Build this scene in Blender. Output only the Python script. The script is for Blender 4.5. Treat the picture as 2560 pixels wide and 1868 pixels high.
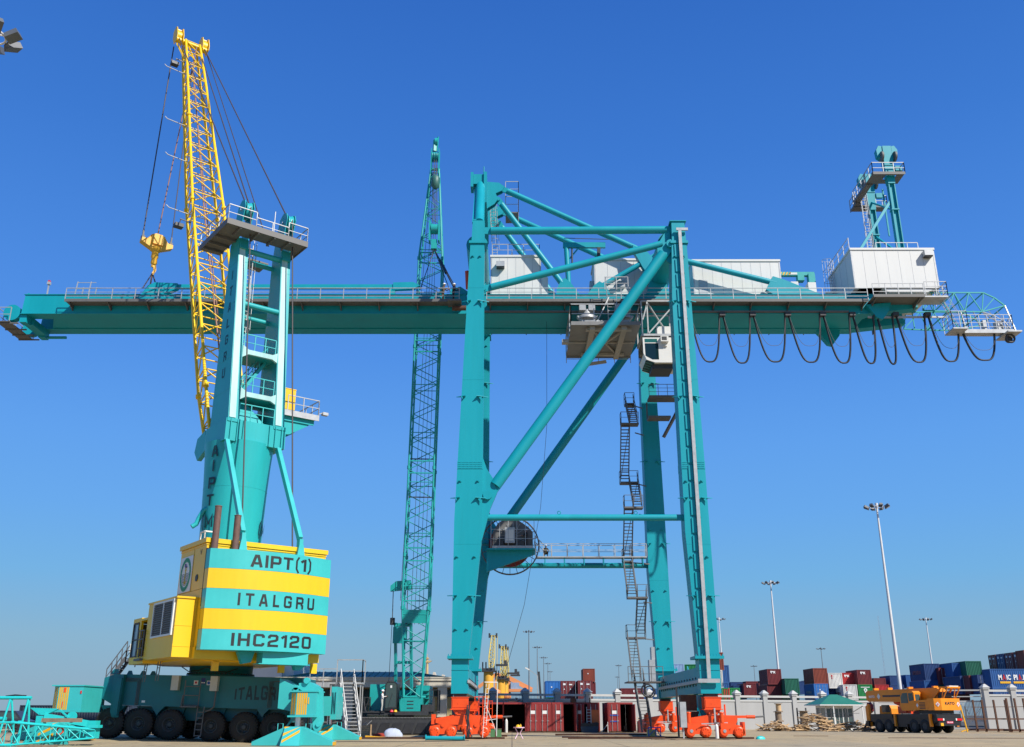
import bpy, math, random
from mathutils import Vector, Matrix
random.seed(7)
rad = math.radians
scene = bpy.context.scene
COL = scene.collection
for _o in list(bpy.data.objects):
    bpy.data.objects.remove(_o)

# ------------------------------------------------------------------ camera
PITCH = math.atan(0.357)
EYE = 1.5
FPX = 2397.0
CX, CY = 1280.0, 934.0
cam = bpy.data.cameras.new('camera')
cam.sensor_width = 36.0
cam.lens = FPX / 2560.0 * 36.0
cam.clip_start = 0.1
cam.clip_end = 20000
camo = bpy.data.objects.new('camera', cam)
COL.objects.link(camo)
camo.location = (0, 0, EYE)
camo.rotation_euler = (rad(90) + PITCH, 0, 0)
scene.camera = camo

# ------------------------------------------------------------------ sky and sun
SUN_DIR = Vector((0.535, -0.516, 0.669)).normalized()      # towards the sun
world = bpy.data.worlds.new('World')
scene.world = world
world.use_nodes = True
nt = world.node_tree
nt.nodes.clear()
n_out = nt.nodes.new('ShaderNodeOutputWorld')
n_bg = nt.nodes.new('ShaderNodeBackground')
n_sky = nt.nodes.new('ShaderNodeTexSky')
n_sky.sky_type = 'NISHITA'
n_sky.sun_disc = False
n_sky.sun_elevation = math.asin(SUN_DIR.z)
n_sky.sun_rotation = math.atan2(SUN_DIR.x, SUN_DIR.y)
n_sky.altitude = 0
n_sky.air_density = 1.0
n_sky.dust_density = 0.6
n_sky.ozone_density = 2.2
n_bg.inputs['Strength'].default_value = 0.081
# the clear deep-blue sky of that day, by elevation, over the Nishita sky
n_tc = nt.nodes.new('ShaderNodeTexCoord')
n_sep = nt.nodes.new('ShaderNodeSeparateXYZ')
n_ramp = nt.nodes.new('ShaderNodeValToRGB')
_st = [(0.0, (.262, .405, .535)), (.025, (.258, .415, .56)), (.07, (.238, .445, .63)), (.128, (.166, .442, .78)), (.19, (.136, .400, .86)), (.257, (.116, .362, .87)), (.35, (.080, .288, .82)), (.53, (.044, .198, .665)), (.66, (.030, .150, .57)), (1.0, (.018, .10, .43))]
_cr = n_ramp.color_ramp
for _i, (_p, _c) in enumerate(_st):
    _e = _cr.elements[_i] if _i < 2 else _cr.elements.new(_p)
    _e.position = _p
for _e, (_p, _c) in zip(sorted(_cr.elements, key=lambda e: e.position), _st):
    _e.position = _p; _e.color = (*_c, 1)
n_mul = nt.nodes.new('ShaderNodeVectorMath'); n_mul.operation = 'SCALE'
n_mul.inputs['Scale'].default_value = 10.0
n_mix = nt.nodes.new('ShaderNodeMix'); n_mix.data_type = 'RGBA'; n_mix.inputs[0].default_value = 0.94
nt.links.new(n_tc.outputs['Generated'], n_sep.inputs[0])
nt.links.new(n_sep.outputs['Z'], n_ramp.inputs[0])
nt.links.new(n_ramp.outputs[0], n_mul.inputs[0])
nt.links.new(n_sky.outputs[0], n_mix.inputs[6])
nt.links.new(n_mul.outputs[0], n_mix.inputs[7])
nt.links.new(n_mix.outputs[2], n_bg.inputs['Color'])
nt.links.new(n_bg.outputs[0], n_out.inputs['Surface'])
sun = bpy.data.lights.new('sun', 'SUN')
sun.energy = 5.0
sun.angle = rad(0.53)
sun.color = (1.0, 0.95, 0.87)
suno = bpy.data.objects.new('sun', sun)
COL.objects.link(suno)
suno.rotation_euler = SUN_DIR.to_track_quat('Z', 'Y').to_euler()
suno.location = (40, -40, 80)
scene.render.engine = 'CYCLES'
scene.cycles.max_bounces = 6
scene.cycles.diffuse_bounces = 3
scene.cycles.use_denoising = True
scene.view_settings.view_transform = 'Standard'
scene.view_settings.look = 'None'
scene.view_settings.gamma = 1.0
scene.view_settings.use_curve_mapping = False
scene.view_settings.exposure = 0.30

# ------------------------------------------------------------------ place of a photographed point that stands Y metres ahead
def P(px, py, Y):
    zc = Y * math.tan(PITCH + math.atan((CY - py) / FPX))
    d = Y * math.cos(PITCH) + zc * math.sin(PITCH)
    return Vector(((px - CX) * d / FPX, Y, zc + EYE))
def XZ(px, Y, Z):
    d = Y * math.cos(PITCH) + (Z - EYE) * math.sin(PITCH)
    return (px - CX) * d / FPX

def lerp(a, b, t):
    return a + (b - a) * t
def sstep(a, b, x):
    t = min(1, max(0, (x - a) / (b - a)))
    return t * t * (3 - 2 * t)
def ground_z(x, y):
    return 0.28 * (1 - sstep(-25, -13, x)) * (1 - sstep(72, 84, y)) * sstep(50, 60, y)

# ------------------------------------------------------------------ materials
MATS = {}
def mat(name, col, rough=0.5, metal=0.0, var=0.12, scale=1.2, dirt=0.0, dirtcol=(0.12, 0.09, 0.06), bump=0.0, spec=0.5, streak=False, coat=0.0):
    if name in MATS:
        return MATS[name]
    m = bpy.data.materials.new(name)
    m.use_nodes = True
    t = m.node_tree
    b = t.nodes['Principled BSDF']
    b.inputs['Roughness'].default_value = rough
    b.inputs['Metallic'].default_value = metal
    b.inputs['Specular IOR Level'].default_value = spec
    b.inputs['Coat Weight'].default_value = coat
    tc = t.nodes.new('ShaderNodeTexCoord')
    nz = t.nodes.new('ShaderNodeTexNoise')
    nz.inputs['Scale'].default_value = scale
    nz.inputs['Detail'].default_value = 8
    nz.inputs['Roughness'].default_value = 0.65
    mp = t.nodes.new('ShaderNodeMapping')
    if streak:
        mp.inputs['Scale'].default_value = (1, 1, 0.12)
    t.links.new(tc.outputs['Object'], mp.inputs[0])
    t.links.new(mp.outputs[0], nz.inputs['Vector'])
    rp = t.nodes.new('ShaderNodeValToRGB')
    c = Vector(col)
    lo = [max(0, x * (1 - var)) for x in c]
    hi = [min(1, x * (1 + var)) for x in c]
    rp.color_ramp.elements[0].position = 0.3
    rp.color_ramp.elements[1].position = 0.7
    rp.color_ramp.elements[0].color = (*lo, 1)
    rp.color_ramp.elements[1].color = (*hi, 1)
    t.links.new(nz.outputs['Fac'], rp.inputs[0])
    outc = rp.outputs[0]
    if dirt > 0:
        n2 = t.nodes.new('ShaderNodeTexNoise')
        n2.inputs['Scale'].default_value = scale * 3.1
        n2.inputs['Detail'].default_value = 10
        n2.inputs['Roughness'].default_value = 0.75
        t.links.new(mp.outputs[0], n2.inputs['Vector'])
        r2 = t.nodes.new('ShaderNodeValToRGB')
        r2.color_ramp.elements[0].position = 0.5
        r2.color_ramp.elements[1].position = 0.78
        r2.color_ramp.elements[0].color = (0, 0, 0, 1)
        r2.color_ramp.elements[1].color = (dirt, dirt, dirt, 1)
        t.links.new(n2.outputs['Fac'], r2.inputs[0])
        mx = t.nodes.new('ShaderNodeMix')
        mx.data_type = 'RGBA'
        t.links.new(r2.outputs[0], mx.inputs[0])
        t.links.new(outc, mx.inputs[6])
        mx.inputs[7].default_value = (*dirtcol, 1)
        outc = mx.outputs[2]
    t.links.new(outc, b.inputs['Base Color'])
    ro = t.nodes.new('ShaderNodeMapRange')
    ro.inputs[3].default_value = max(0.05, rough - 0.1)
    ro.inputs[4].default_value = min(1, rough + 0.12)
    t.links.new(nz.outputs['Fac'], ro.inputs[0])
    t.links.new(ro.outputs[0], b.inputs['Roughness'])
    if bump > 0:
        bp = t.nodes.new('ShaderNodeBump')
        bp.inputs['Strength'].default_value = bump
        bp.inputs['Distance'].default_value = 0.02
        t.links.new(nz.outputs['Fac'], bp.inputs['Height'])
        t.links.new(bp.outputs[0], b.inputs['Normal'])
    MATS[name] = m
    return m

TEAL = mat('teal_paint', (0.004, 0.29, 0.35), 0.42, var=0.09, scale=0.45, dirt=0.22, dirtcol=(0.02, 0.19, 0.21), streak=True, bump=0.12, spec=0.35)
TEAL2 = mat('turquoise_paint', (0.018, 0.36, 0.37), 0.36, var=0.08, scale=0.6, dirt=0.2, dirtcol=(0.03, 0.2, 0.2), streak=True, bump=0.12, spec=0.4)
TEALC = mat('turquoise_light_paint', (0.04, 0.43, 0.42), 0.4, var=0.07, scale=0.6, dirt=0.16, dirtcol=(0.03, 0.28, 0.28))
TEALK = mat('green_teal_paint', (0.012, 0.33, 0.31), 0.4, var=0.08, scale=1.0, dirt=0.12, dirtcol=(0.01, 0.14, 0.13))
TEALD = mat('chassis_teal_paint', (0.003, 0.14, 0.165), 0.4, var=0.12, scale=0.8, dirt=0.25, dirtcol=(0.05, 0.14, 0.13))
YEL = mat('yellow_paint', (0.78, 0.47, 0.008), 0.38, var=0.05, scale=0.5, dirt=0.14, dirtcol=(0.40, 0.22, 0.02), streak=True, bump=0.1)
YELB = mat('boom_yellow_paint', (0.86, 0.54, 0.004), 0.4, var=0.06, scale=0.8, dirt=0.08, dirtcol=(0.4, 0.22, 0.02))
STRIPE = mat('stripe_yellow_paint', (0.72, 0.38, 0.01), 0.5, var=0.06, scale=2)
ORANGE = mat('orange_paint', (0.78, 0.075, 0.008), 0.38, var=0.1, scale=1.5, dirt=0.3, dirtcol=(0.35, 0.045, 0.01))
TRUCKO = mat('truck_orange_paint', (0.80, 0.25, 0.006), 0.42, var=0.07, scale=1.5, dirt=0.15, dirtcol=(0.25, 0.09, 0.02))
WHITE = mat('white_panel_paint', (0.60, 0.60, 0.565), 0.5, var=0.05, scale=0.6, dirt=0.16, dirtcol=(0.45, 0.44, 0.4), streak=True)
WHITEC = mat('white_cabin_paint', (0.66, 0.65, 0.61), 0.4, var=0.03, scale=1)
GALV = mat('galvanised_steel', (0.40, 0.41, 0.41), 0.45, metal=0.25, var=0.14, scale=2.5, dirt=0.15, dirtcol=(0.25, 0.24, 0.22))
GALVD = mat('weathered_steel_grey', (0.12, 0.12, 0.12), 0.6, metal=0.2, var=0.2, scale=2.0, dirt=0.3, dirtcol=(0.2, 0.18, 0.15))
GRATE = mat('grating_grey', (0.135, 0.132, 0.125), 0.6, metal=0.2, var=0.12, scale=2.5, dirt=0.2, dirtcol=(0.12, 0.1, 0.08))
BEIGE = mat('beige_primer', (0.36, 0.335, 0.29), 0.55, var=0.1, scale=2, dirt=0.15)
BLACK = mat('black_rubber', (0.014, 0.014, 0.014), 0.75, var=0.25, scale=3, dirt=0.45, dirtcol=(0.075, 0.062, 0.045))
CABLE = mat('black_cable', (0.018, 0.018, 0.02), 0.45, var=0.1)
ROPE = mat('steel_rope', (0.06, 0.05, 0.05), 0.5, var=0.2, scale=6)
ROPER = mat('greased_rope', (0.28, 0.15, 0.11), 0.6, var=0.2, scale=6)
DARK = mat('dark_steel', (0.035, 0.037, 0.04), 0.55, var=0.2, scale=3, dirt=0.2)
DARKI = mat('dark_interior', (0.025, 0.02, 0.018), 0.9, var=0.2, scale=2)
RUST = mat('rusty_steel', (0.10, 0.045, 0.025), 0.8, var=0.3, scale=5, dirt=0.4, dirtcol=(0.05, 0.028, 0.02), bump=0.2)
PIPEBR = mat('rusty_exhaust', (0.13, 0.07, 0.055), 0.7, var=0.25, scale=4, dirt=0.3)
LETTER = mat('black_lettering', (0.012, 0.014, 0.016), 0.5, var=0.15, scale=4, dirt=0.05, dirtcol=(0.05, 0.2, 0.2))
LETTERT = mat('dark_teal_lettering', (0.004, 0.035, 0.05), 0.5, var=0.15, scale=4)
WLET = mat('white_lettering', (0.75, 0.75, 0.72), 0.5, var=0.05)
REDP = mat('red_paint', (0.45, 0.012, 0.012), 0.45, var=0.08)
LRED = mat('red_lamp_glass', (0.6, 0.01, 0.015), 0.2, var=0.05)
REEL = mat('reel_dark_red', (0.16, 0.012, 0.02), 0.5, var=0.1)
BLUEP = mat('blue_paint', (0.015, 0.08, 0.42), 0.45, var=0.08)
CHROME = mat('polished_rod', (0.65, 0.66, 0.68), 0.22, metal=0.8, var=0.05)
CONC = mat('wall_plaster', (0.345, 0.345, 0.335), 0.85, var=0.06, scale=0.7, dirt=0.25, dirtcol=(0.30, 0.29, 0.27), streak=True)
CONCT = mat('wall_coping', (0.43, 0.43, 0.41), 0.85, var=0.06, scale=0.9, dirt=0.2, dirtcol=(0.35, 0.34, 0.32))
CREAM = mat('cream_plaster', (0.55, 0.50, 0.40), 0.8, var=0.04, scale=0.5, dirt=0.12, dirtcol=(0.42, 0.38, 0.3), streak=True)
OCHRE = mat('ochre_wall', (0.46, 0.36, 0.17), 0.85, var=0.06, scale=0.6, dirt=0.15, dirtcol=(0.3, 0.24, 0.14))
ROOFG = mat('green_roof_sheet', (0.02, 0.16, 0.11), 0.5, var=0.1, scale=1)
ROOFB = mat('blue_green_roof_sheet', (0.02, 0.10, 0.14), 0.5, var=0.1, scale=1)
WOOD = mat('raw_timber', (0.42, 0.28, 0.15), 0.85, var=0.25, scale=3, dirt=0.3, dirtcol=(0.16, 0.11, 0.07))
WOOD2 = mat('weathered_timber', (0.24, 0.17, 0.11), 0.9, var=0.25, scale=3, dirt=0.3)
WOOD3 = mat('fresh_timber', (0.55, 0.37, 0.19), 0.85, var=0.2, scale=3, dirt=0.2, dirtcol=(0.25, 0.16, 0.08))
SKIN = mat('skin', (0.22, 0.11, 0.07), 0.6, var=0.05)
CLOTHD = mat('dark_cloth', (0.03, 0.03, 0.035), 0.9, var=0.2, scale=8)
CLOTHB = mat('khaki_brown_cloth', (0.10, 0.07, 0.045), 0.9, var=0.2, scale=8)
CLOTHW = mat('white_cloth', (0.66, 0.66, 0.64), 0.9, var=0.08, scale=8)
HELM = mat('white_helmet', (0.8, 0.8, 0.8), 0.3, var=0.02)
HELMY = mat('yellow_helmet', (0.8, 0.45, 0.01), 0.3, var=0.05)
HELMP = mat('red_helmet', (0.7, 0.03, 0.06), 0.3, var=0.05)
PINK = mat('pink_plastic', (0.78, 0.52, 0.66), 0.4, var=0.04)
TARP = mat('pale_blue_tarp', (0.42, 0.47, 0.58), 0.7, var=0.1, scale=4, bump=0.3)
GREENB = mat('green_box_paint', (0.07, 0.20, 0.08), 0.6, var=0.12, scale=3, dirt=0.2)
FARY = mat('hazed_crane_yellow', (0.72, 0.36, 0.03), 0.5, var=0.08, scale=0.3)  # far crane paints: distance haze mixed into the colours as paleness
FARY2 = mat('hazed_boom_yellow', (0.65, 0.50, 0.12), 0.5, var=0.08, scale=0.3)
FARO = mat('hazed_crane_orange', (0.70, 0.26, 0.09), 0.5, var=0.08, scale=0.1)

def glass_mat(name, col, rough=0.08):
    if name in MATS:
        return MATS[name]
    m = bpy.data.materials.new(name)
    m.use_nodes = True
    b = m.node_tree.nodes['Principled BSDF']
    b.inputs['Base Color'].default_value = (*col, 1)
    b.inputs['Roughness'].default_value = rough
    b.inputs['Specular IOR Level'].default_value = 0.6
    MATS[name] = m
    return m
GLASSD = glass_mat('tinted_glass_dark', (0.006, 0.02, 0.02))
GLASSG = glass_mat('tinted_glass_green', (0.02, 0.12, 0.10))
GLASSP = glass_mat('office_glass', (0.05, 0.08, 0.08), 0.12)

# ------------------------------------------------------------------ mesh builder
class MB:
    def __init__(s, T=None):
        s.v = []; s.f = []; s.sm = []; s.T = T
    def add(s, vs, fs, sm=False):
        o = len(s.v)
        s.v += [Vector(v) for v in vs]
        for f in fs:
            s.f.append([o + i for i in f]); s.sm.append(sm)
        return s
    def hexa(s, p):       # 4 bottom (ccw), 4 top
        return s.add(p, [(3, 2, 1, 0), (4, 5, 6, 7), (0, 1, 5, 4), (1, 2, 6, 5), (2, 3, 7, 6), (3, 0, 4, 7)])
    def box(s, x0, x1, y0, y1, z0, z1):
        return s.hexa([(x0, y0, z0), (x1, y0, z0), (x1, y1, z0), (x0, y1, z0), (x0, y0, z1), (x1, y0, z1), (x1, y1, z1), (x0, y1, z1)])
    def bar(s, a, b, w, h=None, up=(0, 0, 1)):      # w across, h along 'up'
        a = Vector(a); b = Vector(b); h = w if h is None else h
        d = (b - a)
        if d.length < 1e-6: return s
        d.normalize()
        u = Vector(up)
        x = d.cross(u)
        if x.length < 1e-4:
            x = d.cross(Vector((0, 1, 0)))
            if x.length < 1e-4: x = d.cross(Vector((1, 0, 0)))
        x.normalize(); y = x.cross(d).normalized()
        x *= w / 2; y *= h / 2
        return s.hexa([a - x - y, a + x - y, b + x - y, b - x - y, a - x + y, a + x + y, b + x + y, b - x + y])
    def tube(s, a, b, r, r2=None, n=8, cap=True, sm=True):
        a = Vector(a); b = Vector(b); r2 = r if r2 is None else r2
        d = b - a
        if d.length < 1e-6: return s
        d.normalize()
        x = d.cross(Vector((0, 0, 1)))
        if x.length < 1e-3: x = d.cross(Vector((0, 1, 0)))
        x.normalize(); y = d.cross(x)
        vs = []
        for c, rr in ((a, r), (b, r2)):
            for i in range(n):
                t = 2 * math.pi * i / n
                vs.append(c + x * (rr * math.cos(t)) + y * (rr * math.sin(t)))
        s.add(vs, [(i, (i + 1) % n, n + (i + 1) % n, n + i) for i in range(n)], sm)
        if cap:
            s.add(vs, [tuple(range(n - 1, -1, -1)), tuple(range(n, 2 * n))])
        return s
    def path(s, pts, r, n=6, sm=True, closed=False):
        pts = [Vector(p) for p in pts]
        m = len(pts); vs = []; px = None
        for i, p in enumerate(pts):
            d = (pts[min(i + 1, m - 1)] - pts[max(i - 1, 0)])
            d.normalize()
            x = (px - d * px.dot(d)) if px is not None else d.cross(Vector((0, 0, 1)))
            if x.length < 1e-3: x = d.cross(Vector((0, 1, 0)))
            x.normalize(); y = d.cross(x); px = x
            for k in range(n):
                t = 2 * math.pi * k / n
                vs.append(p + x * (r * math.cos(t)) + y * (r * math.sin(t)))
        fs = []
        for i in range(m - 1):
            for k in range(n):
                fs.append((i * n + k, i * n + (k + 1) % n, (i + 1) * n + (k + 1) % n, (i + 1) * n + k))
        s.add(vs, fs, sm)
        s.add(vs, [tuple(range(n - 1, -1, -1)), tuple(range((m - 1) * n, m * n))])
        return s
    def prism(s, poly, axis, a, b):     # poly in the other two axes, extruded along axis from a to b
        n = len(poly)
        def mk(p, q):
            return {'x': (q, p[0], p[1]), 'y': (p[0], q, p[1]), 'z': (p[0], p[1], q)}[axis]
        vs = [mk(p, a) for p in poly] + [mk(p, b) for p in poly]
        s.add(vs, [tuple(range(n)), tuple(range(2 * n - 1, n - 1, -1))] + [(i, n + i, n + (i + 1) % n, (i + 1) % n) for i in range(n)])
        return s
    def prof(s, secs):     # secs: list of rings with equal counts; lofted, capped
        n = len(secs[0]); vs = [p for r in secs for p in r]; fs = []
        for i in range(len(secs) - 1):
            for k in range(n):
                fs.append((i * n + k, i * n + (k + 1) % n, (i + 1) * n + (k + 1) % n, (i + 1) * n + k))
        fs.append(tuple(range(n - 1, -1, -1))); fs.append(tuple(range((len(secs) - 1) * n, len(secs) * n)))
        return s.add(vs, fs)
    def lathe(s, prof, c, axis='z', n=20, sm=True, d=None, cap=True):   # prof: (radius, height)
        c = Vector(c)
        ax = Vector(d).normalized() if d is not None else {'x': Vector((1, 0, 0)), 'y': Vector((0, 1, 0)), 'z': Vector((0, 0, 1))}[axis]
        x = ax.cross(Vector((0, 0, 1)))
        if x.length < 1e-3: x = Vector((1, 0, 0))
        x.normalize(); y = ax.cross(x)
        vs = []
        for r, h in prof:
            for i in range(n):
                t = 2 * math.pi * i / n
                vs.append(c + ax * h + x * (r * math.cos(t)) + y * (r * math.sin(t)))
        fs = []
        for j in range(len(prof) - 1):
            for i in range(n):
                fs.append((j * n + i, j * n + (i + 1) % n, (j + 1) * n + (i + 1) % n, (j + 1) * n + i))
        s.add(vs, fs, sm)
        if cap: s.add(vs, [tuple(range(n - 1, -1, -1)), tuple(range((len(prof) - 1) * n, len(prof) * n))])
        return s
    def ring(s, c, R_, r, axis='y', n=40, m=5):
        ax = {'x': (1, 2), 'y': (0, 2), 'z': (0, 1)}[axis]
        ex = Vector((0, 0, 0)); ey = Vector((0, 0, 0)); ex[ax[0]] = 1; ey[ax[1]] = 1
        pts = [Vector(c) + ex * (R_ * math.cos(2 * math.pi * i / n)) + ey * (R_ * math.sin(2 * math.pi * i / n)) for i in range(n + 1)]
        return s.path(pts, r, m)
    def piece(s):          # what follows is a piece of its own
        if not hasattr(s, 'cuts'): s.cuts = []
        s.cuts.append((len(s.v), len(s.f)))
        return s
    def build(s, name, m, parent=None, T=None, kind=None):
        if getattr(s, 'cuts', None):
            cs = [c for c in s.cuts] + [(len(s.v), len(s.f))]
            out = []
            for (v0, f0), (v1, f1) in zip(cs, cs[1:]):
                if f1 == f0: continue
                q = MB(T or s.T); q.v = s.v[v0:v1]; q.f = [[i - v0 for i in f] for f in s.f[f0:f1]]; q.sm = s.sm[f0:f1]
                out.append(q.build(name, m, parent))
            return out
        me = bpy.data.meshes.new(name)
        T = T or s.T
        vs = [T @ v for v in s.v] if T is not None else s.v
        me.from_pydata([tuple(v) for v in vs], [], s.f)
        me.polygons.foreach_set('use_smooth', s.sm)
        import bmesh
        bm = bmesh.new(); bm.from_mesh(me)
        bmesh.ops.recalc_face_normals(bm, faces=bm.faces)
        bm.to_mesh(me); bm.free()
        me.materials.append(m)
        me.update()
        o = bpy.data.objects.new(name, me)
        COL.objects.link(o)
        if parent is not None:
            o.parent = parent
        if kind: o['kind'] = kind
        return o

def tag(o, label=None, cat=None, group=None, kind=None):
    if label: o['label'] = label
    if cat: o['category'] = cat
    if group: o['group'] = group
    if kind: o['kind'] = kind
    return o
def thing(name, label, cat, loc=(0, 0, 0), rz=0.0, group=None):
    o = bpy.data.objects.new(name, None)
    o.empty_display_size = 0.3
    COL.objects.link(o)
    o.location = loc
    o.rotation_euler = (0, 0, rz)
    return tag(o, label, cat, group)
def copy_tree(o, parent=None):
    c = o.copy(); COL.objects.link(c)
    if parent is not None: c.parent = parent
    for ch in list(o.children): copy_tree(ch, c)
    return c
def shift(*loc):
    return Matrix.Translation(-Vector(loc))

def railing(mb, pts, h=1.1, step=1.5, r=0.028, mids=1, posts=True, toe=0.0):
    pts = [Vector(p) for p in pts]
    Z = Vector((0, 0, 1))
    for a, b in zip(pts, pts[1:]):
        L = (b - a).length
        k = max(1, round(L / step))
        mb.bar(a + Z * h, b + Z * h, 2 * r, 2 * r)
        for j in range(mids):
            q = Z * h * (j + 1) / (mids + 1)
            mb.bar(a + q, b + q, 1.5 * r, 1.5 * r)
        if posts:
            for i in range(k + 1):
                p = a.lerp(b, i / k)
                mb.bar(p, p + Z * h, 2 * r, 2 * r)
        if toe:
            mb.bar(a + Z * toe / 2, b + Z * toe / 2, 0.015, toe)
    return mb
def ladder(mb, a, b, side, w=0.45, r=0.022, step=0.3):
    a = Vector(a); b = Vector(b); s = Vector(side).normalized() * w / 2
    mb.bar(a - s, b - s, 2 * r); mb.bar(a + s, b + s, 2 * r)
    k = int((b - a).length / step)
    for i in range(1, k):
        p = a.lerp(b, i / k)
        mb.bar(p - s, p + s, 1.5 * r)
    return mb
def cage(mb, a, b, side, out, R_=0.38, step=0.9):
    a = Vector(a); b = Vector(b); s = Vector(side).normalized(); o = Vector(out).normalized()
    k = max(1, int((b - a).length / step)); lines = [[], [], []]
    for i in range(k + 1):
        p = a.lerp(b, i / k); arc = []
        for j in range(7):
            t = math.pi * j / 6
            arc.append(p + s * (R_ * math.cos(t)) + o * (0.75 * math.sin(t)))
        mb.path(arc, 0.02, 4)
        for q, j in enumerate((1, 3, 5)): lines[q].append(arc[j])
    for l in lines:
        mb.bar(l[0], l[-1], 0.03)
    return mb
def stair(mb, a, b, side, w=0.8, rail=True, step=0.24, t=0.05, hr=1.0):
    a = Vector(a); b = Vector(b); s = Vector(side).normalized() * w / 2
    mb.bar(a - s, b - s, t, 0.2); mb.bar(a + s, b + s, t, 0.2)
    k = max(2, int(abs(b.z - a.z) / step))
    fw = Vector((b.x - a.x, b.y - a.y, 0))
    fw = fw.normalized() * 0.12 if fw.length > 0.01 else Vector((0, 0.12, 0))
    for i in range(1, k):
        p = a.lerp(b, i / k)
        mb.hexa([p - s - fw, p + s - fw, p + s + fw, p - s + fw] + [q + Vector((0, 0, 0.04)) for q in (p - s - fw, p + s - fw, p + s + fw, p - s + fw)])
    if rail:
        Z = Vector((0, 0, hr))
        for q in (s, -s):
            mb.bar(a + q + Z, b + q + Z, 0.05); mb.bar(a + q + Z * .5, b + q + Z * .5, 0.035)
            for i in range(0, 5):
                p = a.lerp(b, i / 4)
                mb.bar(p + q, p + q + Z, 0.045)
    return mb

def text_obj(txt, w, h, origin, xd, yd, m, name, parent, bold=0.02, depth=0.012, warp=None, space=1.0, T=None):
    """lettering laid on a surface: lower left corner at origin, w wide and h high"""
    cu = bpy.data.curves.new('lettering', 'FONT')
    cu.body = txt; cu.size = 1.0; cu.offset = bold; cu.space_character = space
    cu.resolution_u = 4
    o = bpy.data.objects.new('lettering', cu)
    COL.objects.link(o)
    dg = bpy.context.evaluated_depsgraph_get()
    me = bpy.data.meshes.new_from_object(o.evaluated_get(dg))
    bpy.data.objects.remove(o); bpy.data.curves.remove(cu)
    xd = Vector(xd).normalized(); yd = Vector(yd).normalized(); nd = xd.cross(yd)
    org = Vector(origin)
    X = [v.co.x for v in me.vertices]; Y = [v.co.y for v in me.vertices]
    x0, y0 = min(X), min(Y); sx = w / (max(X) - x0); sy = h / (max(Y) - y0)
    for v in me.vertices:
        x, y = (v.co.x - x0) * sx, (v.co.y - y0) * sy
        p = warp(x, y) if warp is not None else org + xd * x + yd * y + nd * depth
        v.co = (T @ p) if T is not None else p
    me.materials.clear(); me.materials.append(m); me.name = name
    ob = bpy.data.objects.new(name, me)
    COL.objects.link(ob)
    if parent is not None: ob.parent = parent
    return ob

def lattice(root, a0, a1, xd, yd, secs, n, rc, rl, m, T=None, chord='chord', lace='lacing', nt=6, alt=False):
    """box lattice from a0 to a1; secs: list of (t, halfwidth along xd, halfdepth along yd)"""
    a0 = Vector(a0); a1 = Vector(a1); xd = Vector(xd).normalized(); yd = Vector(yd).normalized()
    def hw(t):
        for (t0, w0, d0), (t1, w1, d1) in zip(secs, secs[1:]):
            if t <= t1 + 1e-9:
                k = (t - t0) / (t1 - t0)
                return lerp(w0, w1, k), lerp(d0, d1, k)
        return secs[-1][1:]
    def pt(t, i, j):
        w, d = hw(t)
        return a0.lerp(a1, t) + xd * (w * i) + yd * (d * j)
    corners = [(-1, -1), (1, -1), (1, 1), (-1, 1)]
    for i, j in corners:
        c = MB(T)
        for (t0, _, _), (t1, _, _) in zip(secs, secs[1:]):
            c.tube(pt(t0, i, j), pt(t1, i, j), rc, n=nt)
        c.build(chord, m, root)
    for q in range(4):
        c1, c2 = corners[q], corners[(q + 1) % 4]
        l = MB(T)
        for k in range(n):
            ta, tb = k / n, (k + 1) / n
            if alt:
                A, B = (c1, c2) if k % 2 else (c2, c1)
                l.tube(pt(ta, *A), pt(tb, *B), rl, n=5, cap=False)
                if k % 4 == 0: l.tube(pt(ta, *c1), pt(ta, *c2), rl, n=5, cap=False)
            else:
                l.tube(pt(ta, *c1), pt(ta, *c2), rl, n=5, cap=False)
                A, B = (c1, c2) if q % 2 == 0 else (c2, c1)
                l.tube(pt(ta, *B), pt(tb, *A), rl, n=5, cap=False)
        l.tube(pt(1, *c1), pt(1, *c2), rl, n=5, cap=False)
        l.build(lace, m, root)
    return pt

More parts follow.
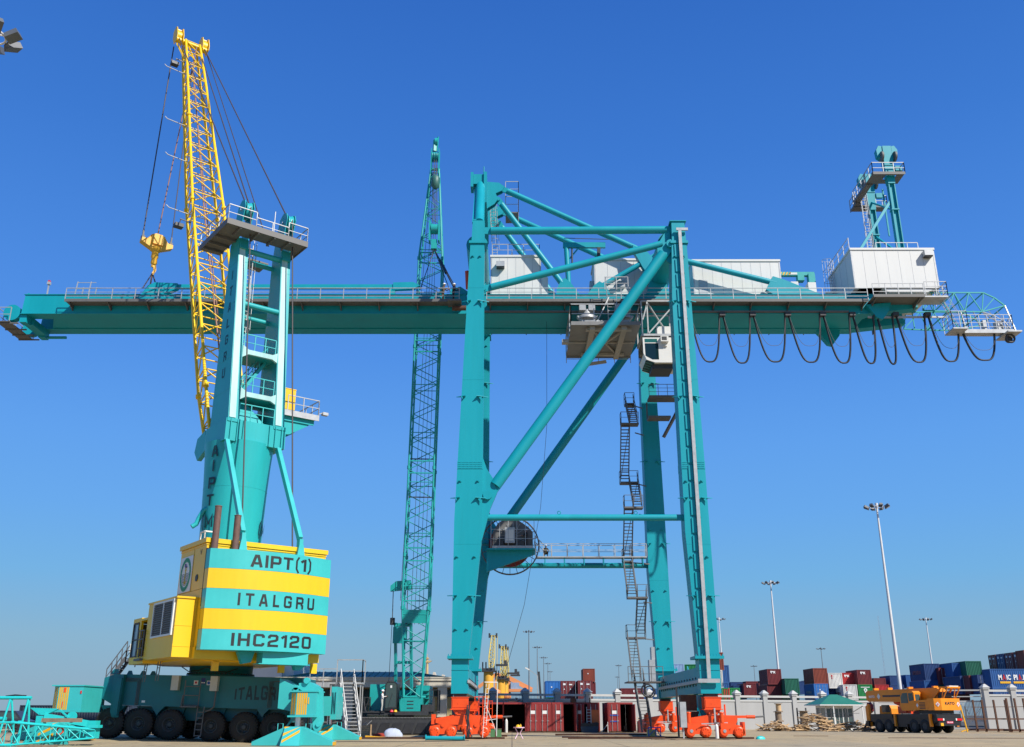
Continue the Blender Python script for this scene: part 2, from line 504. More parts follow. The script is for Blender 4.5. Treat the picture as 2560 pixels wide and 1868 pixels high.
# ------------------------------------------------------------------ painted block lettering
_G = {
 'I': (.2, [[(.1, 0), (.1, 1)]]),
 'T': (.7, [[(0, .9), (.7, .9)], [(.35, 0), (.35, .8)]]),
 'A': (.8, [[(.1, 0), (.33, .9), (.47, .9), (.7, 0)], [(.27, .3), (.53, .3)]]),
 'L': (.58, [[(.1, 1), (.1, .1), (.58, .1)]]),
 'G': (.76, [[(.66, .68), (.66, .82), (.58, .9), (.18, .9), (.1, .82), (.1, .18), (.18, .1), (.58, .1), (.66, .18), (.66, .48), (.4, .48)]]),
 'R': (.76, [[(.1, 0), (.1, .9), (.58, .9), (.66, .82), (.66, .56), (.58, .48), (.2, .48)], [(.5, .38), (.66, .28), (.66, 0)]]),
 'U': (.74, [[(.1, 1), (.1, .18), (.18, .1), (.56, .1), (.64, .18), (.64, 1)]]),
 'H': (.76, [[(.1, 0), (.1, 1)], [(.66, 0), (.66, 1)], [(.2, .5), (.56, .5)]]),
 'C': (.76, [[(.66, .7), (.66, .82), (.58, .9), (.18, .9), (.1, .82), (.1, .18), (.18, .1), (.58, .1), (.66, .18), (.66, .3)]]),
 '2': (.74, [[(.1, .68), (.1, .82), (.18, .9), (.56, .9), (.64, .82), (.64, .6), (.56, .52), (.18, .42), (.1, .34), (.1, .1), (.74, .1)]]),
 '1': (.42, [[(.32, 0), (.32, 1)], [(.02, .72), (.22, .9)]]),
 '0': (.76, [[(.38, .9), (.18, .9), (.1, .82), (.1, .18), (.18, .1), (.58, .1), (.66, .18), (.66, .82), (.58, .9), (.38, .9)]]),
 'P': (.74, [[(.1, 0), (.1, .9), (.56, .9), (.64, .82), (.64, .5), (.56, .42), (.2, .42)]]),
 'M': (.9, [[(.1, 0), (.1, .92), (.42, .3), (.48, .3), (.8, .92), (.8, 0)]]),
 'E': (.62, [[(.62, .9), (.1, .9), (.1, .1), (.62, .1)], [(.2, .5), (.55, .5)]]),
 'X': (.7, [[(.08, 0), (.62, 1)], [(.08, 1), (.28, .62)], [(.42, .38), (.62, 0)]]),
 '(': (.32, [[(.3, 1.12), (.14, .8), (.14, .15), (.3, -.17)]]),
 ')': (.32, [[(.02, 1.12), (.18, .8), (.18, .15), (.02, -.17)]]),
 'K': (.76, [[(.1, 0), (.1, 1)], [(.2, .5), (.32, .5), (.66, 1)], [(.36, .42), (.66, 0)]]),
}
def _ribbon(pts, w):
    pts = [Vector((p[0], p[1], 0)) for p in pts]; n = len(pts); L = []; R_ = []
    for i, p in enumerate(pts):
        d0 = (p - pts[i - 1]).normalized() if i > 0 else None
        d1 = (pts[i + 1] - p).normalized() if i < n - 1 else None
        if i == 0 and (pts[0] - pts[-1]).length < 1e-6: d0 = (pts[-1] - pts[-2]).normalized()
        if i == n - 1 and (pts[0] - pts[-1]).length < 1e-6: d1 = (pts[1] - pts[0]).normalized()
        a = d0 or d1; b = d1 or d0
        n0 = Vector((-a.y, a.x, 0)); n1 = Vector((-b.y, b.x, 0))
        m = n0 + n1
        m = m.normalized() if m.length > 1e-5 else n0
        k = min(2.2, 1 / max(.3, m.dot(n0)))
        L.append(p + m * (w / 2 * k)); R_.append(p - m * (w / 2 * k))
    return L, R_
def block_text(txt, w, h, m, name, parent, warp, stroke=.19, gap=.2, T=None):
    """block capitals: x runs 0..w, y 0..h, laid on the surface by warp(x, y)"""
    tot = sum(_G[c][0] for c in txt) + gap * (len(txt) - 1); sx = w / tot
    q = MB(T); x = 0
    for c in txt:
        q.piece()
        gw, st = _G[c]
        for pl in st:
            L, R_ = _ribbon(pl, stroke * (.72 if c in '()' else 1))
            for i in range(len(pl) - 1):
                quad = [R_[i], R_[i + 1], L[i + 1], L[i]]
                q.add([warp((v.x + x) * sx, v.y * h) for v in quad], [(0, 1, 2, 3)])
        x += gw + gap
    o = q.build(name, m, parent)
    return o
# ================================================================== ground
def make_ground():
    xs = sorted(set([-6000, -2500, -1000, -400, -150, -80, 80, 150, 400, 1000, 2500, 6000] + [-60 + 2.5 * i for i in range(33)] + [22 + 6 * i for i in range(9)]))
    ys = sorted(set([-200, -50, 0, 20] + [30 + 2 * i for i in range(30)] + [95, 105, 120, 150, 200, 300, 500, 900, 1800, 4000, 9000]))
    vs = [(x, y, ground_z(x, y)) for y in ys for x in xs]
    nx = len(xs)
    fs = [(j * nx + i, j * nx + i + 1, (j + 1) * nx + i + 1, (j + 1) * nx + i) for j in range(len(ys) - 1) for i in range(nx - 1)]
    m = bpy.data.materials.new('sandy_concrete')
    m.use_nodes = True
    t = m.node_tree; b = t.nodes['Principled BSDF']
    b.inputs['Roughness'].default_value = 0.9
    tc = t.nodes.new('ShaderNodeTexCoord')
    def noise(sc, det, rough, stretch=None):
        n = t.nodes.new('ShaderNodeTexNoise')
        n.inputs['Scale'].default_value = sc; n.inputs['Detail'].default_value = det; n.inputs['Roughness'].default_value = rough
        if stretch:
            mp = t.nodes.new('ShaderNodeMapping'); mp.inputs['Scale'].default_value = stretch
            t.links.new(tc.outputs['Object'], mp.inputs[0]); t.links.new(mp.outputs[0], n.inputs['Vector'])
        else:
            t.links.new(tc.outputs['Object'], n.inputs['Vector'])
        return n
    def ramp(n, p0, c0, p1, c1):
        r = t.nodes.new('ShaderNodeValToRGB')
        r.color_ramp.elements[0].position = p0; r.color_ramp.elements[0].color = (*c0, 1)
        r.color_ramp.elements[1].position = p1; r.color_ramp.elements[1].color = (*c1, 1)
        t.links.new(n.outputs['Fac'], r.inputs[0]); return r
    def mix(fac, a, bcol):
        mx = t.nodes.new('ShaderNodeMix'); mx.data_type = 'RGBA'
        t.links.new(fac, mx.inputs[0]); t.links.new(a, mx.inputs[6])
        if isinstance(bcol, tuple): mx.inputs[7].default_value = (*bcol, 1)
        else: t.links.new(bcol, mx.inputs[7])
        return mx.outputs[2]
    base = ramp(noise(0.35, 8, 0.7), 0.3, (0.31, 0.238, 0.132), 0.70, (0.455, 0.34, 0.18))
    patch = ramp(noise(0.06, 6, 0.6, (1, 0.25, 1)), 0.46, (0, 0, 0), 0.62, (0.65, 0.65, 0.65))
    c1 = mix(patch.outputs[0], base.outputs[0], (0.295, 0.255, 0.175))
    stain = ramp(noise(1.6, 10, 0.75, (0.6, 0.22, 1)), 0.53, (0, 0, 0), 0.70, (0.75, 0.75, 0.75))
    c2 = mix(stain.outputs[0], c1, (0.12, 0.095, 0.065))
    fine = ramp(noise(14, 4, 0.8), 0.62, (0, 0, 0), 0.75, (0.35, 0.35, 0.35))
    c3 = mix(fine.outputs[0], c2, (0.13, 0.11, 0.08))
    # faint slab joints and long tyre smears
    bk = t.nodes.new('ShaderNodeTexBrick')
    bk.offset = 0.0
    bk.inputs['Scale'].default_value = 1.0
    bk.inputs['Brick Width'].default_value = 6.0; bk.inputs['Row Height'].default_value = 6.0
    bk.inputs['Mortar Size'].default_value = 0.035; bk.inputs['Mortar Smooth'].default_value = 0.3
    bk.inputs['Color1'].default_value = (0, 0, 0, 1); bk.inputs['Color2'].default_value = (0, 0, 0, 1); bk.inputs['Mortar'].default_value = (.75, .75, .75, 1)
    t.links.new(tc.outputs['Object'], bk.inputs['Vector'])
    c3 = mix(bk.outputs['Color'], c3, (0.075, 0.06, 0.045))
    tyre = ramp(noise(1.1, 5, 0.6, (0.035, 1.3, 1)), 0.56, (0, 0, 0), 0.66, (0.5, 0.5, 0.5))
    c3 = mix(tyre.outputs[0], c3, (0.13, 0.105, 0.075))
    t.links.new(c3, b.inputs['Base Color'])
    bp = t.nodes.new('ShaderNodeBump'); bp.inputs['Strength'].default_value = 0.25; bp.inputs['Distance'].default_value = 0.03
    t.links.new(noise(5, 8, 0.7).outputs['Fac'], bp.inputs['Height']); t.links.new(bp.outputs[0], b.inputs['Normal'])
    mb = MB(); mb.add(vs, fs, True)
    o = mb.build('ground', m)
    o['kind'] = 'structure'
make_ground()
# dark asphalt added beyond the boundary wall to cut light bounced off the ground
o = MB().add([(-6000, 126.5, .004), (6000, 126.5, .004), (6000, 9000, .004), (-6000, 9000, .004)], [(0, 1, 2, 3)]).build('added_asphalt', mat('yard_asphalt', (.06, .06, .058), .9, var=.2, scale=.3))
o['kind'] = 'structure'
# ================================================================== ship-to-shore gantry crane
YN, YF, LD = 70.0, 90.0, 1.5
G1, G2, GW = 77.5, 81.05, 1.0
GP = (78.0, 82.4)          # planes of the pendants and struts
ZGB, ZGT = 34.75, 36.55
GO = Vector((5.0, 80.0, 0.0))
TG = shift(*GO)
gantry = thing('gantry_crane', 'tall teal quayside gantry crane on four legs with orange wheel bogies and white machinery houses', 'gantry crane', GO)

L_OUT = [(3.1, -4.25), (15, -4.25), (38, -3.38)]
L_IN = [(3.1, -3.05), (5.3, -3.05), (14.2, -2.2), (38, -2.25)]
R_IN = [(3.1, 13.08), (5.3, 13.08), (14.2, 12.68), (33, 12.78), (38, 13.02)]
R_OUT = [(3.1, 14.56), (19, 14.46), (38, 14.22)]
def ip(tab, z):
    for (z0, a), (z1, b) in zip(tab, tab[1:]):
        if z <= z1: return lerp(a, b, max(0, (z - z0)) / (z1 - z0))
    return tab[-1][1]
def make_leg(tin, tout, y, side, name='leg'):
    secs = []
    for z in (5.4, 10, 14.2, 15, 19, 25, 33, 37.9):
        a, b = sorted((ip(tin, z), ip(tout, z)))
        secs.append([Vector((a, y, z)), Vector((b, y, z)), Vector((b, y + LD, z)), Vector((a, y + LD, z))])
    leg = MB(TG).prof(secs).build(name, TEAL, gantry)
    # flanges, bolted splice, lugs, weld seams
    fl = MB(TG)
    for z, e, hh in ((5.4, 0.28, 0.14), (37.9, 0.12, 0.16)):
        a, b = sorted((ip(tin, z), ip(tout, z)))
        fl.piece().box(a - e, b + e, y - e, y + LD + e, z - hh, z + hh * 0.4)
    fl.build('flange', TEAL, leg)
    bt = MB(TG)
    a, b = sorted((ip(tin, 5.4), ip(tout, 5.4)))
    for i in range(10):
        x = lerp(a - 0.2, b + 0.2, i / 9)
        bt.box(x - 0.03, x + 0.03, y - 0.24, y - 0.16, 5.45, 5.58)
    a, b = sorted((ip(tin, 19.2), ip(tout, 19.2)))
    bt.box(a - 0.012, b + 0.012, y - 0.02, y + LD + 0.02, 18.9, 19.5)
    for r_ in range(4):
        for i in range(18):
            x = lerp(a + 0.08, b - 0.08, i / 17); z = 18.98 + r_ * 0.145
            bt.box(x - 0.022, x + 0.022, y - 0.05, y - 0.02, z - 0.022, z + 0.022)
    bt.build('bolted_splice', TEAL, leg, kind='stuff')
    lg = MB(TG)
    for z in (9.6, 16.7, 24.6, 32.6):
        a, b = sorted((ip(tin, z), ip(tout, z)))
        lg.piece().prism([(a - 0.4, y + 0.1), (a + 0.32, y - 0.28), (a + 0.32, y + 0.1)], 'z', z - 0.025, z + 0.025)
        lg.prism([(a + .12, z), (a + .12, z - .25), (a - .05, z)], 'y', y - .14, y - .1)
        lg.piece().prism([(b + 0.4, y + 0.1), (b - 0.5, y - 0.32), (b - 0.5, y + 0.1)], 'z', z - 0.025, z + 0.025)
        lg.prism([(b - .4, z), (b - .1, z), (b - .1, z - .4)], 'y', y - .14, y - .1)
    for z in (7.3, 12.4, 18.0, 36.6):
        a, b = sorted((ip(tin, z), ip(tout, z)))
        for x in (a + 0.25, b - 0.35):
            lg.piece().box(x - 0.06, x + 0.06, y - 0.16, y, z - 0.04, z + 0.04)
            lg.box(x - 0.13, x + 0.13, y - 0.06, y, z - 0.09, z - 0.03)
    lg.build('lifting_lug', TEAL, leg)
    sm_ = MB(TG)
    for z in (13.3, 26.0, 33.8):
        a, b = sorted((ip(tin, z), ip(tout, z)))
        sm_.piece().box(a + .003, b - .003, y - 0.008, y + LD + 0.008, z - 0.018, z + 0.018)
    sm_.build('weld_seam', TEAL, leg)
    # base section down to the bogie
    a, b = sorted((ip(tin, 5.3), ip(tout, 5.3)))
    bs = MB(TG).box(a + 0.02, b - 0.02, y + .02, y + LD - .02, 2.95, 5.26)
    bs.box(a - 0.01, b + 0.01, y - .01, y + LD + .01, 4.5, 4.53)
    bs.build('leg_base', TEAL, leg)
    return leg
legs = [make_leg(L_IN, L_OUT, YN, -1), make_leg(L_IN, L_OUT, YF, -1), make_leg(R_IN, R_OUT, YN, 1), make_leg(R_IN, R_OUT, YF, 1)]
# upper stools of the legs
for y in (YN, YF):
    m_ = MB(TG).prof([[Vector((-3.3, y, 38)), Vector((-2.25, y, 38)), Vector((-2.25, y + LD, 38)), Vector((-3.3, y + LD, 38))],
                      [Vector((-3.22, y, 39.85)), Vector((-2.25, y, 39.85)), Vector((-2.25, y + LD, 39.85)), Vector((-3.22, y + LD, 39.85))]])
    m_.build('leg_head', TEAL, gantry)
    m_ = MB(TG).prof([[Vector((13.05, y, 38)), Vector((14.2, y, 38)), Vector((14.2, y + LD, 38)), Vector((13.05, y + LD, 38))],
                      [Vector((13.1, y, 39.75)), Vector((14.15, y, 39.75)), Vector((14.15, y + LD, 39.75)), Vector((13.1, y + LD, 39.75))]])
    m_.box(12.95, 14.3, y - .1, y + LD + .1, 39.752, 39.82)
    m_.build('leg_head', TEAL, gantry)
# sill beams (depth direction) and their cable trays, bolts
for x0, x1, sgn in ((-3.9, -3.15, 1), (13.2, 14.3, -1)):
    sb = MB(TG).box(x0, x1, YN + LD + .005, YF - .005, 3.0, 4.75).build('sill_beam', TEAL, gantry)
    fx = x1 if sgn > 0 else x0
    bl = MB(TG)
    for i in range(15):
        y = lerp(72.2, 89, i / 14)
        for z in (3.95, 3.5):
            bl.box(fx - .05, fx + .05, y - .1, y + .1, z, z + .14)
    bl.build('bolt_row', DARK, sb, kind='stuff')
    tr = MB(TG).box(fx - .22 if sgn < 0 else fx + .06, fx - .06 if sgn < 0 else fx + .22, YN - .05, YF - .6, 3.66, 3.86)
    tr.build('cable_tray', GALV, sb)
    lu = MB(TG)
    for y in (74, 78.5, 85):
        lu.piece().prism([(y - .35, 4.75), (y + .35, 4.75), (y + .12, 5.15), (y - .12, 5.15)], 'x', (x0 + x1) / 2 - .04, (x0 + x1) / 2 + .04)
    lu.build('lifting_lug', TEAL, sb)
# knee bracket under sill at the near right leg
MB(TG).prism([(71.6, 2.9), (73.3, 2.9), (71.6, 1.4)], 'x', 13.3, 13.9).build('knee_plate', TEAL, gantry)
MB(TG).piece().tube((13.6, 74.5, 3.0), (13.6, 72.6, 0.7), .12, n=8).piece().tube((13.6, 75.1, 3.0), (13.6, 73.2, 0.7), .12, n=8).build('jack_strut', TEAL, gantry)

# ---- portal cross beams at the top and A-frame
pb = MB(TG).tube((13.2, YN + LD, 38.6), (13.2, YF, 38.6), 1.05, n=20).build('portal_beam', TEAL, gantry)
MB(TG).prism([(11.9, 36.6), (13.9, 36.6), (13.6, 38.2), (12.3, 38.2)], 'y', G1 - .1, G1 + 1.2).prism([(11.9, 36.6), (13.9, 36.6), (13.6, 38.2), (12.3, 38.2)], 'y', G2 - .1, G2 + 1.2).build('girder_saddle', TEAL, pb)
pb2 = MB(TG).tube((-2.9, YN + LD, 38.4), (-2.9, YF, 38.4), .9, n=16).build('portal_beam', TEAL, gantry)
MB(TG).box(-3.6, -2.3, G1 - .1, G1 + 1.1, 36.57, 37.7).box(-3.6, -2.3, G2 - .1, G2 + 1.1, 36.57, 37.7).build('girder_saddle', TEAL, pb2)
af = MB(TG)
af.tube((-2.72, YN + .7, 40.0), (-2.85, 76.6, 47.1), .42, n=14)
af.tube((-2.72, YF + .7, 40.0), (-2.85, 83.6, 47.1), .42, n=14)
af.build('mast_post', TEAL, gantry)
MB(TG).box(-3.25, -2.95, 70.4, 70.9, 40.1, 40.2).bar((-3.2, 70.9, 40.1), (-3.25, 76.7, 47.0), .22, .22).bar((-3.2, 90.9, 40.1), (-3.25, 83.4, 47.0), .22, .22).build('mast_brace', TEAL, gantry)
hd = MB(TG).box(-3.5, -2.56, 76.2, 84.0, 47.0, 48.0).box(-3.75, -3.51, 76.0, 77.2, 46.6, 48.1).box(-2.55, -2.28, 76.0, 84.2, 45.0, 48.15)
hd.tube((-2.7, 80, 48.0), (-2.7, 80, 48.6), .35, n=10).tube((-2.6, 77.2, 48.1), (-2.6, 77.2, 49.4), .05, n=6)
hd.build('mast_head', TEAL, gantry)
stay_pin = {}
for gy in GP:
    br = MB(TG)
    br.prism([(-2.27, 48.1), (-1.2, 48.0), (-0.7, 47.6), (-0.9, 47.2), (-1.5, 46.9), (-1.3, 46.3), (-1.6, 45.8), (-2.3, 45.3)], 'y', gy - .32, gy - .2)
    br.prism([(-2.27, 48.1), (-1.2, 48.0), (-0.7, 47.6), (-0.9, 47.2), (-1.5, 46.9), (-1.3, 46.3), (-1.6, 45.8), (-2.3, 45.3)], 'y', gy + .2, gy + .32)
    br.build('pin_bracket', TEAL, gantry)
def strut(a, b, r, ends=True, name='brace', n=16):
    o = MB(TG).tube(a, b, r, n=n).build(name, TEAL, gantry)
    a = Vector(a); b = Vector(b); d = (b - a).normalized()
    if ends:
        e = MB(TG)
        for p, s in ((a, -1), (b, 1)):
            e.piece()
            q = p + d * s * r * 2.2
            e.bar(p - d * s * .1, q, r * 0.5, r * 1.9, up=(0, 0, 1))
            e.tube(q + Vector((0, -r * .9, 0)), q + Vector((0, r * .9, 0)), r * .75, n=12)
        e.build('pin_end', TEAL, o)
    return o
# pendants in both girder planes
for gy in GP:
    k = 1
    a = Vector((-1.15, gy, 47.65)); b = Vector((11.3, gy, 41.35))
    strut(a + (b - a).normalized() * .8, b, .27)
    a2 = Vector((-1.4, gy, 46.55)); b2 = Vector((4.45, gy, 37.9))
    strut(a2 + (b2 - a2).normalized() * .8, b2, .27)
    MB(TG).prism([(3.9, 36.56), (6.1, 36.56), (5.2, 37.9), (4.7, 38.35), (4.3, 37.9), (4.0, 37.3)], 'y', gy - .25, gy + .25).build('girder_bracket', TEAL, gantry)
    strut((12.5, gy, 40.4), (7.9, gy, 37.55), .24)
    MB(TG).prism([(6.6, 36.56), (8.8, 36.56), (8.3, 37.7), (7.8, 38.0), (7.3, 37.6)], 'y', gy - .25, gy + .25).build('girder_bracket', TEAL, gantry)
    strut((13.9, gy, 40.6), (23.6, gy, 37.9), .26)
    MB(TG).prism([(22.6, 37.2), (23.3, 38.5), (24.2, 38.2), (27.8, 36.56), (23.4, 36.56)], 'y', gy - .25, gy + .25).build('girder_bracket', TEAL, gantry)
    MB(TG).prism([(10.9, 41.6), (12.2, 40.9), (13.2, 39.6), (12.2, 38.6), (11.7, 39.4), (11.0, 40.9)], 'y', gy - .3, gy + .3).build('stay_bracket', TEAL, gantry)
# front frame braces
strut((-1.75, YN + .6, 39.2), (12.75, YN + .6, 39.3), .32)
strut((-1.7, YN + .6, 34.1), (12.3, YN + .6, 38.0), .29)
MB(TG).prism([(13.0, 39.7), (13.0, 36.2), (12.7, 36.3), (11.9, 37.2), (11.9, 37.8), (12.9, 39.6)], 'y', YN + .5, YN + .7).build('gusset_plate', TEAL, gantry)
for y, r_ in ((YN + .45, .45), (YF + .45, .42)):
    strut((-1.25, y, 17.75), (12.35, y, 37.0), r_)
    MB(TG).prism([(-2.25, 20), (-2.25, 13.5), (-1.6, 16), (-1.1, 17.2), (-1.4, 18.2), (-1.9, 19)], 'y', y - .2, y + .2).build('gusset_plate', TEAL, gantry)
strut((-1.85, YN + .6, 15.35), (12.2, YN + .6, 15.35), .24)
strut((-1.85, YF + .6, 14.75), (12.25, YF + .6, 14.75), .25)
lu = MB(TG)
for x in (3.5, 9.2):
    lu.piece().ring((x, YN + .6, 15.72), .12, .03, 'y', 12, 4)
lu.build('lifting_eye', TEAL, gantry)

# ---- twin girders
GX0, GX1 = -3.9, 35.7
g_parts = []
for gy in (G1, G2):
    g = MB(TG).prism([(GX0, ZGB), (31.2, ZGB), (GX1 + (.3 if gy == G2 else 0), ZGB + .55), (GX1, ZGT), (GX0, ZGT)], 'y', gy, gy + GW)
    g = g.build('girder', TEAL, gantry)
    fl = MB(TG).box(GX0, 31.3, gy - .12, gy + GW + .12, ZGB - .05, ZGB - .002).box(GX0, GX1, gy - .08, gy + GW + .08, ZGT + .002, ZGT + .05)
    fl.build('flange', TEAL, g)
    MB(TG).box(GX0, 31.3, (gy + GW + .13 if gy == G1 else gy - .33), (gy + GW + .33 if gy == G1 else gy - .13), ZGB + .1, ZGB + .3).build('trolley_rail', RUST, g)
    g_parts.append(g)
    for x in (4.2, 14.6, 22.0, 29.2):
        sp_ = MB(TG).box(x - .35, x + .35, gy - .014, gy - .001, ZGB + .1, ZGT - .15)
        for i in range(9):
            for dx in (-.25, -.1, .1, .25):
                z = lerp(ZGB + .2, ZGT - .25, i / 8); sp_.box(x + dx - .025, x + dx + .025, gy - .03, gy - .014, z - .025, z + .025)
        sp_.build('splice_plate', TEAL, g, kind='stuff')
MB(TG).box(GX0, 31.2, G1 + GW + .002, G2 - .002, ZGB + .02, ZGB + .06).build('bottom_plate', TEAL, gantry)
MB(TG).box(GX0, 35.4, G1 + GW + .002, G2 - .002, ZGT - .06, ZGT - .02).build('deck_plate', TEAL, gantry)
MB(TG).box(GX0, 29.5, G1 - .3, G1 - .14, ZGB + .02, ZGB + .16).build('festoon_rail', GRATE, g_parts[0])
for x in (-2, 6, 15, 24, 33.5):
    MB(TG).box(x - .3, x + .3, G1 + GW, G2, ZGT - .7, ZGT - .1).build('cross_tie', TEAL, gantry)
# under-girder hanging fittings at the right end
MB(TG).piece().prism([(27.8, 34.72), (30.0, 34.72), (29.9, 34.2), (29.2, 33.3), (28.8, 33.4), (28.3, 34.1)], 'y', G2 + .2, G2 + .8).piece().prism([(31.0, 35.4), (33.2, 35.6), (32.9, 34.8), (32.3, 34.0), (31.8, 34.2)], 'y', G1 - .5, G1 - .05).build('end_bracket', TEAL, gantry)
# walkways along the near and far girders
def walkway(root, T, x0, x1, y0, y1, z, rail_y, m_rail=GALV, step=2.0, brackets=True, name='walkway', rails=True):
    w = MB(T).box(x0, x1, y0, y1, z, z + .05).box(x0, x1, min(y0, y1) - .01, min(y0, y1) + .03, z - .1, z + .16).build(name, GRATE, root)
    if brackets:
        b = MB(T); k = int((x1 - x0) / 3.2)
        for i in range(k + 1):
            x = lerp(x0 + .3, x1 - .3, i / max(1, k))
            b.piece().prism([(y0, z - .002), (y1, z - .002), (y1, z - .5)], 'x', x - .04, x + .04)
        b.build('support_bracket', GALVD, w)
    if rails:
        r = MB(T); railing(r, [(x0, rail_y, z + .05), (x1, rail_y, z + .05)], 1.15, step, mids=2)
        r.build('handrail', m_rail, w)
    return w
walkway(gantry, TG, -2.2, 31.0, G1 - 1.15, G1 - .005, 35.5, G1 - 1.1)
walkway(gantry, TG, -2.2, 34.0, G2 + GW + .005, G2 + GW + 1.1, 35.5, G2 + GW + 1.05)
walkway(gantry, TG, 31.2, 35.6, G1 - 1.9, G1 - .005, 35.6, G1 - 1.85, step=1.1)
lt = MB(TG)
for px_, py_ in ((1305, 805), (2105, 802), (964, 0)):
    if py_:
        p = P(px_, py_, G2 - .4)
        lt.piece().box(p.x - .3, p.x + .3, p.y - .15, p.y + .2, p.z - .12, p.z + .2)
lt.build('floodlight', GALV, gantry)

# ---- white houses on the girders
def house(x0, x1, z0, z1, y0=G1 - .3, y1=G2 + 1.0, panels=5, name='machinery_house'):
    h = MB(TG).box(x0, x1, y0, y1, z0, z1).build(name, WHITE, gantry); house.y0 = y0
    rf = MB(TG).box(x0 - .08, x1 + .08, y0 - .08, y1 + .08, z1 + .002, z1 + .2).build('roof_edge', WHITE, h)
    pn = MB(TG)
    for i in range(1, panels):
        x = lerp(x0, x1, i / panels)
        pn.box(x - .012, x + .012, y0 - .012, y0 - .001, z0 + .1, z1 - .1)
    for i in range(1, 4):
        y = lerp(y0, y1, i / 4)
        pn.box(x0 - .012, x0 - .001, y - .012, y + .012, z0 + .1, z1 - .1)
    pn.box(x0 - .03, x0 + .1, y0 - .02, y0, z0, z1).box(x1 - .1, x1 + .03, y0 - .02, y0 - .0, z0, z1)
    pn.build('panel_joint', GALV, h)
    return h
h1 = house(-1.9, 2.6, 36.9, 40.8, panels=6, y0=78.6)
def ac_unit(h, x, z):
    y = house.y0
    o = MB(TG).box(x - .38, x + .38, y - .6, y - .01, z - .22, z + .28).build('ac_hood', GALV, h)
    MB(TG).box(x - .33, x + .33, y - .55, y - .06, z - .3, z - .225).build('grille', DARK, o)
ac_unit(h1, -1.05, 39.85)
r_ = MB(TG); railing(r_, [(-1.8, 78.7, 41.0), (2.5, 78.7, 41.0), (2.5, G2 + .9, 41.0)], 1.15, 1.4); r_.build('roof_railing', GALV, h1)
MB(TG).lathe([(.14, 0), (.13, .1), (.02, .75), (.05, .8)], (0, G1 + 1.8, 41.0), n=10).build('vent_cone', WHITE, h1)
MB(TG).box(2.65, 3.25, 78.6, 79.3, 36.8, 38.8).build('control_cabinet', WHITE, h1)
h2 = house(7.5, 12.3, 36.75, 40.65, panels=4, y0=79.0)
MB(TG).box(9.5, 10.2, 78.7, 78.99, 37.9, 38.5).build('louvre', GALV, h2)
MB(TG).box(7.1, 7.48, 79.6, 80.5, 36.8, 38.9).build('door', GALV, h2)
h3 = house(16.45, 24.4, 36.7, 40.55, panels=9, y0=79.0)
MB(TG).box(16.9, 17.7, 78.95, 78.985, 36.8, 38.7).build('door', GALV, h3)
h4 = house(30.2, 37.6, 36.95, 40.65, panels=7, y0=G1 - .6, y1=G2 + 2.0)
ac_unit(h4, 36.9, 40.1)
MB(TG).prism([(30.6, 36.94), (37.2, 36.94), (36.6, 36.6), (33.2, 36.6), (32.6, 36.94)], 'y', G1 - .5, G2 + 1.5).build('floor_frame', WHITE, h4)
r_ = MB(TG); railing(r_, [(30.2, G2 + 1.9, 40.86), (30.2, G1 - .4, 40.86)], 1.1, 1.6); railing(r_, [(33.0, G1 + .5, 40.86), (36.8, G1 + .5, 40.86)], 1.1, 1.0); r_.build('roof_railing', GALV, h4)
r_ = MB(TG); ladder(r_, (30.0, G2 + .6, 36.8), (30.0, G2 + .6, 42.0), (0, 1, 0)); cage(r_, (30.0, G2 + .6, 38.6), (30.0, G2 + .6, 42.0), (0, 1, 0), (-1, 0, 0)); r_.build('access_ladder', GALV, h4)
MB(TG).box(29.4, 30.17, G2 + .9, G2 + 1.9, 36.75, 38.9).build('control_cabinet', WHITE, h4)
# jib cranes on deck
jc = MB(TG).tube((5.2, G1 + 1.8, 36.6), (5.0, G1 + 1.8, 42.4), .24, n=10).box(4.7, 8.6, G1 + 1.65, G1 + 1.95, 42.1, 42.6).bar((5.3, G1 + 1.8, 41.0), (6.2, G1 + 1.8, 42.2), .12)
jc.build('service_jib', TEAL, gantry)
MB(TG).bar((4.8, G1 + 1.5, 42.95), (9.6, G1 + 1.5, 42.8), .05).bar((8, G1 + 1.8, 42.1), (7.9, G1 + 1.8, 40.4), .3).tube((5.5, G1 + 1.6, 41.9), (5.5, G1 + 1.6, 40.0), .08, n=6).build('jib_hoist', DARK, gantry)
j2 = MB(TG).box(27.3, 27.9, G1 + 2.6, G1 + 3.2, 36.6, 39.9).box(24.6, 27.9, G1 + 2.7, G1 + 3.1, 39.75, 40.1).box(26.3, 26.9, G1 + 2.6, G1 + 3.2, 39.2, 39.75)
j2 = j2.build('service_jib', TEALK, gantry)
for i in range(4):
    MB(TG).prism([(24.65 + .28 * i, 39.78), (24.78 + .28 * i, 39.78), (24.92 + .28 * i, 40.06), (24.79 + .28 * i, 40.06)], 'y', G1 + 2.68, G1 + 2.697).build('hazard_stripe', STRIPE, j2)
MB(TG).box(25.6, 26.3, G1 + 2.68, G1 + 2.697, 39.82, 40.02).build('name_plate', WHITE, j2)
MB(TG).prism([(25.0, 36.6), (26.0, 36.6), (25.95, 38.6), (25.3, 38.6)], 'y', G1 + 1.6, G1 + 2.4).box(26.6, 27.3, G1 + .9, G1 + 1.7, 36.6, 38.2).build('drum_cover', WHITE, gantry)

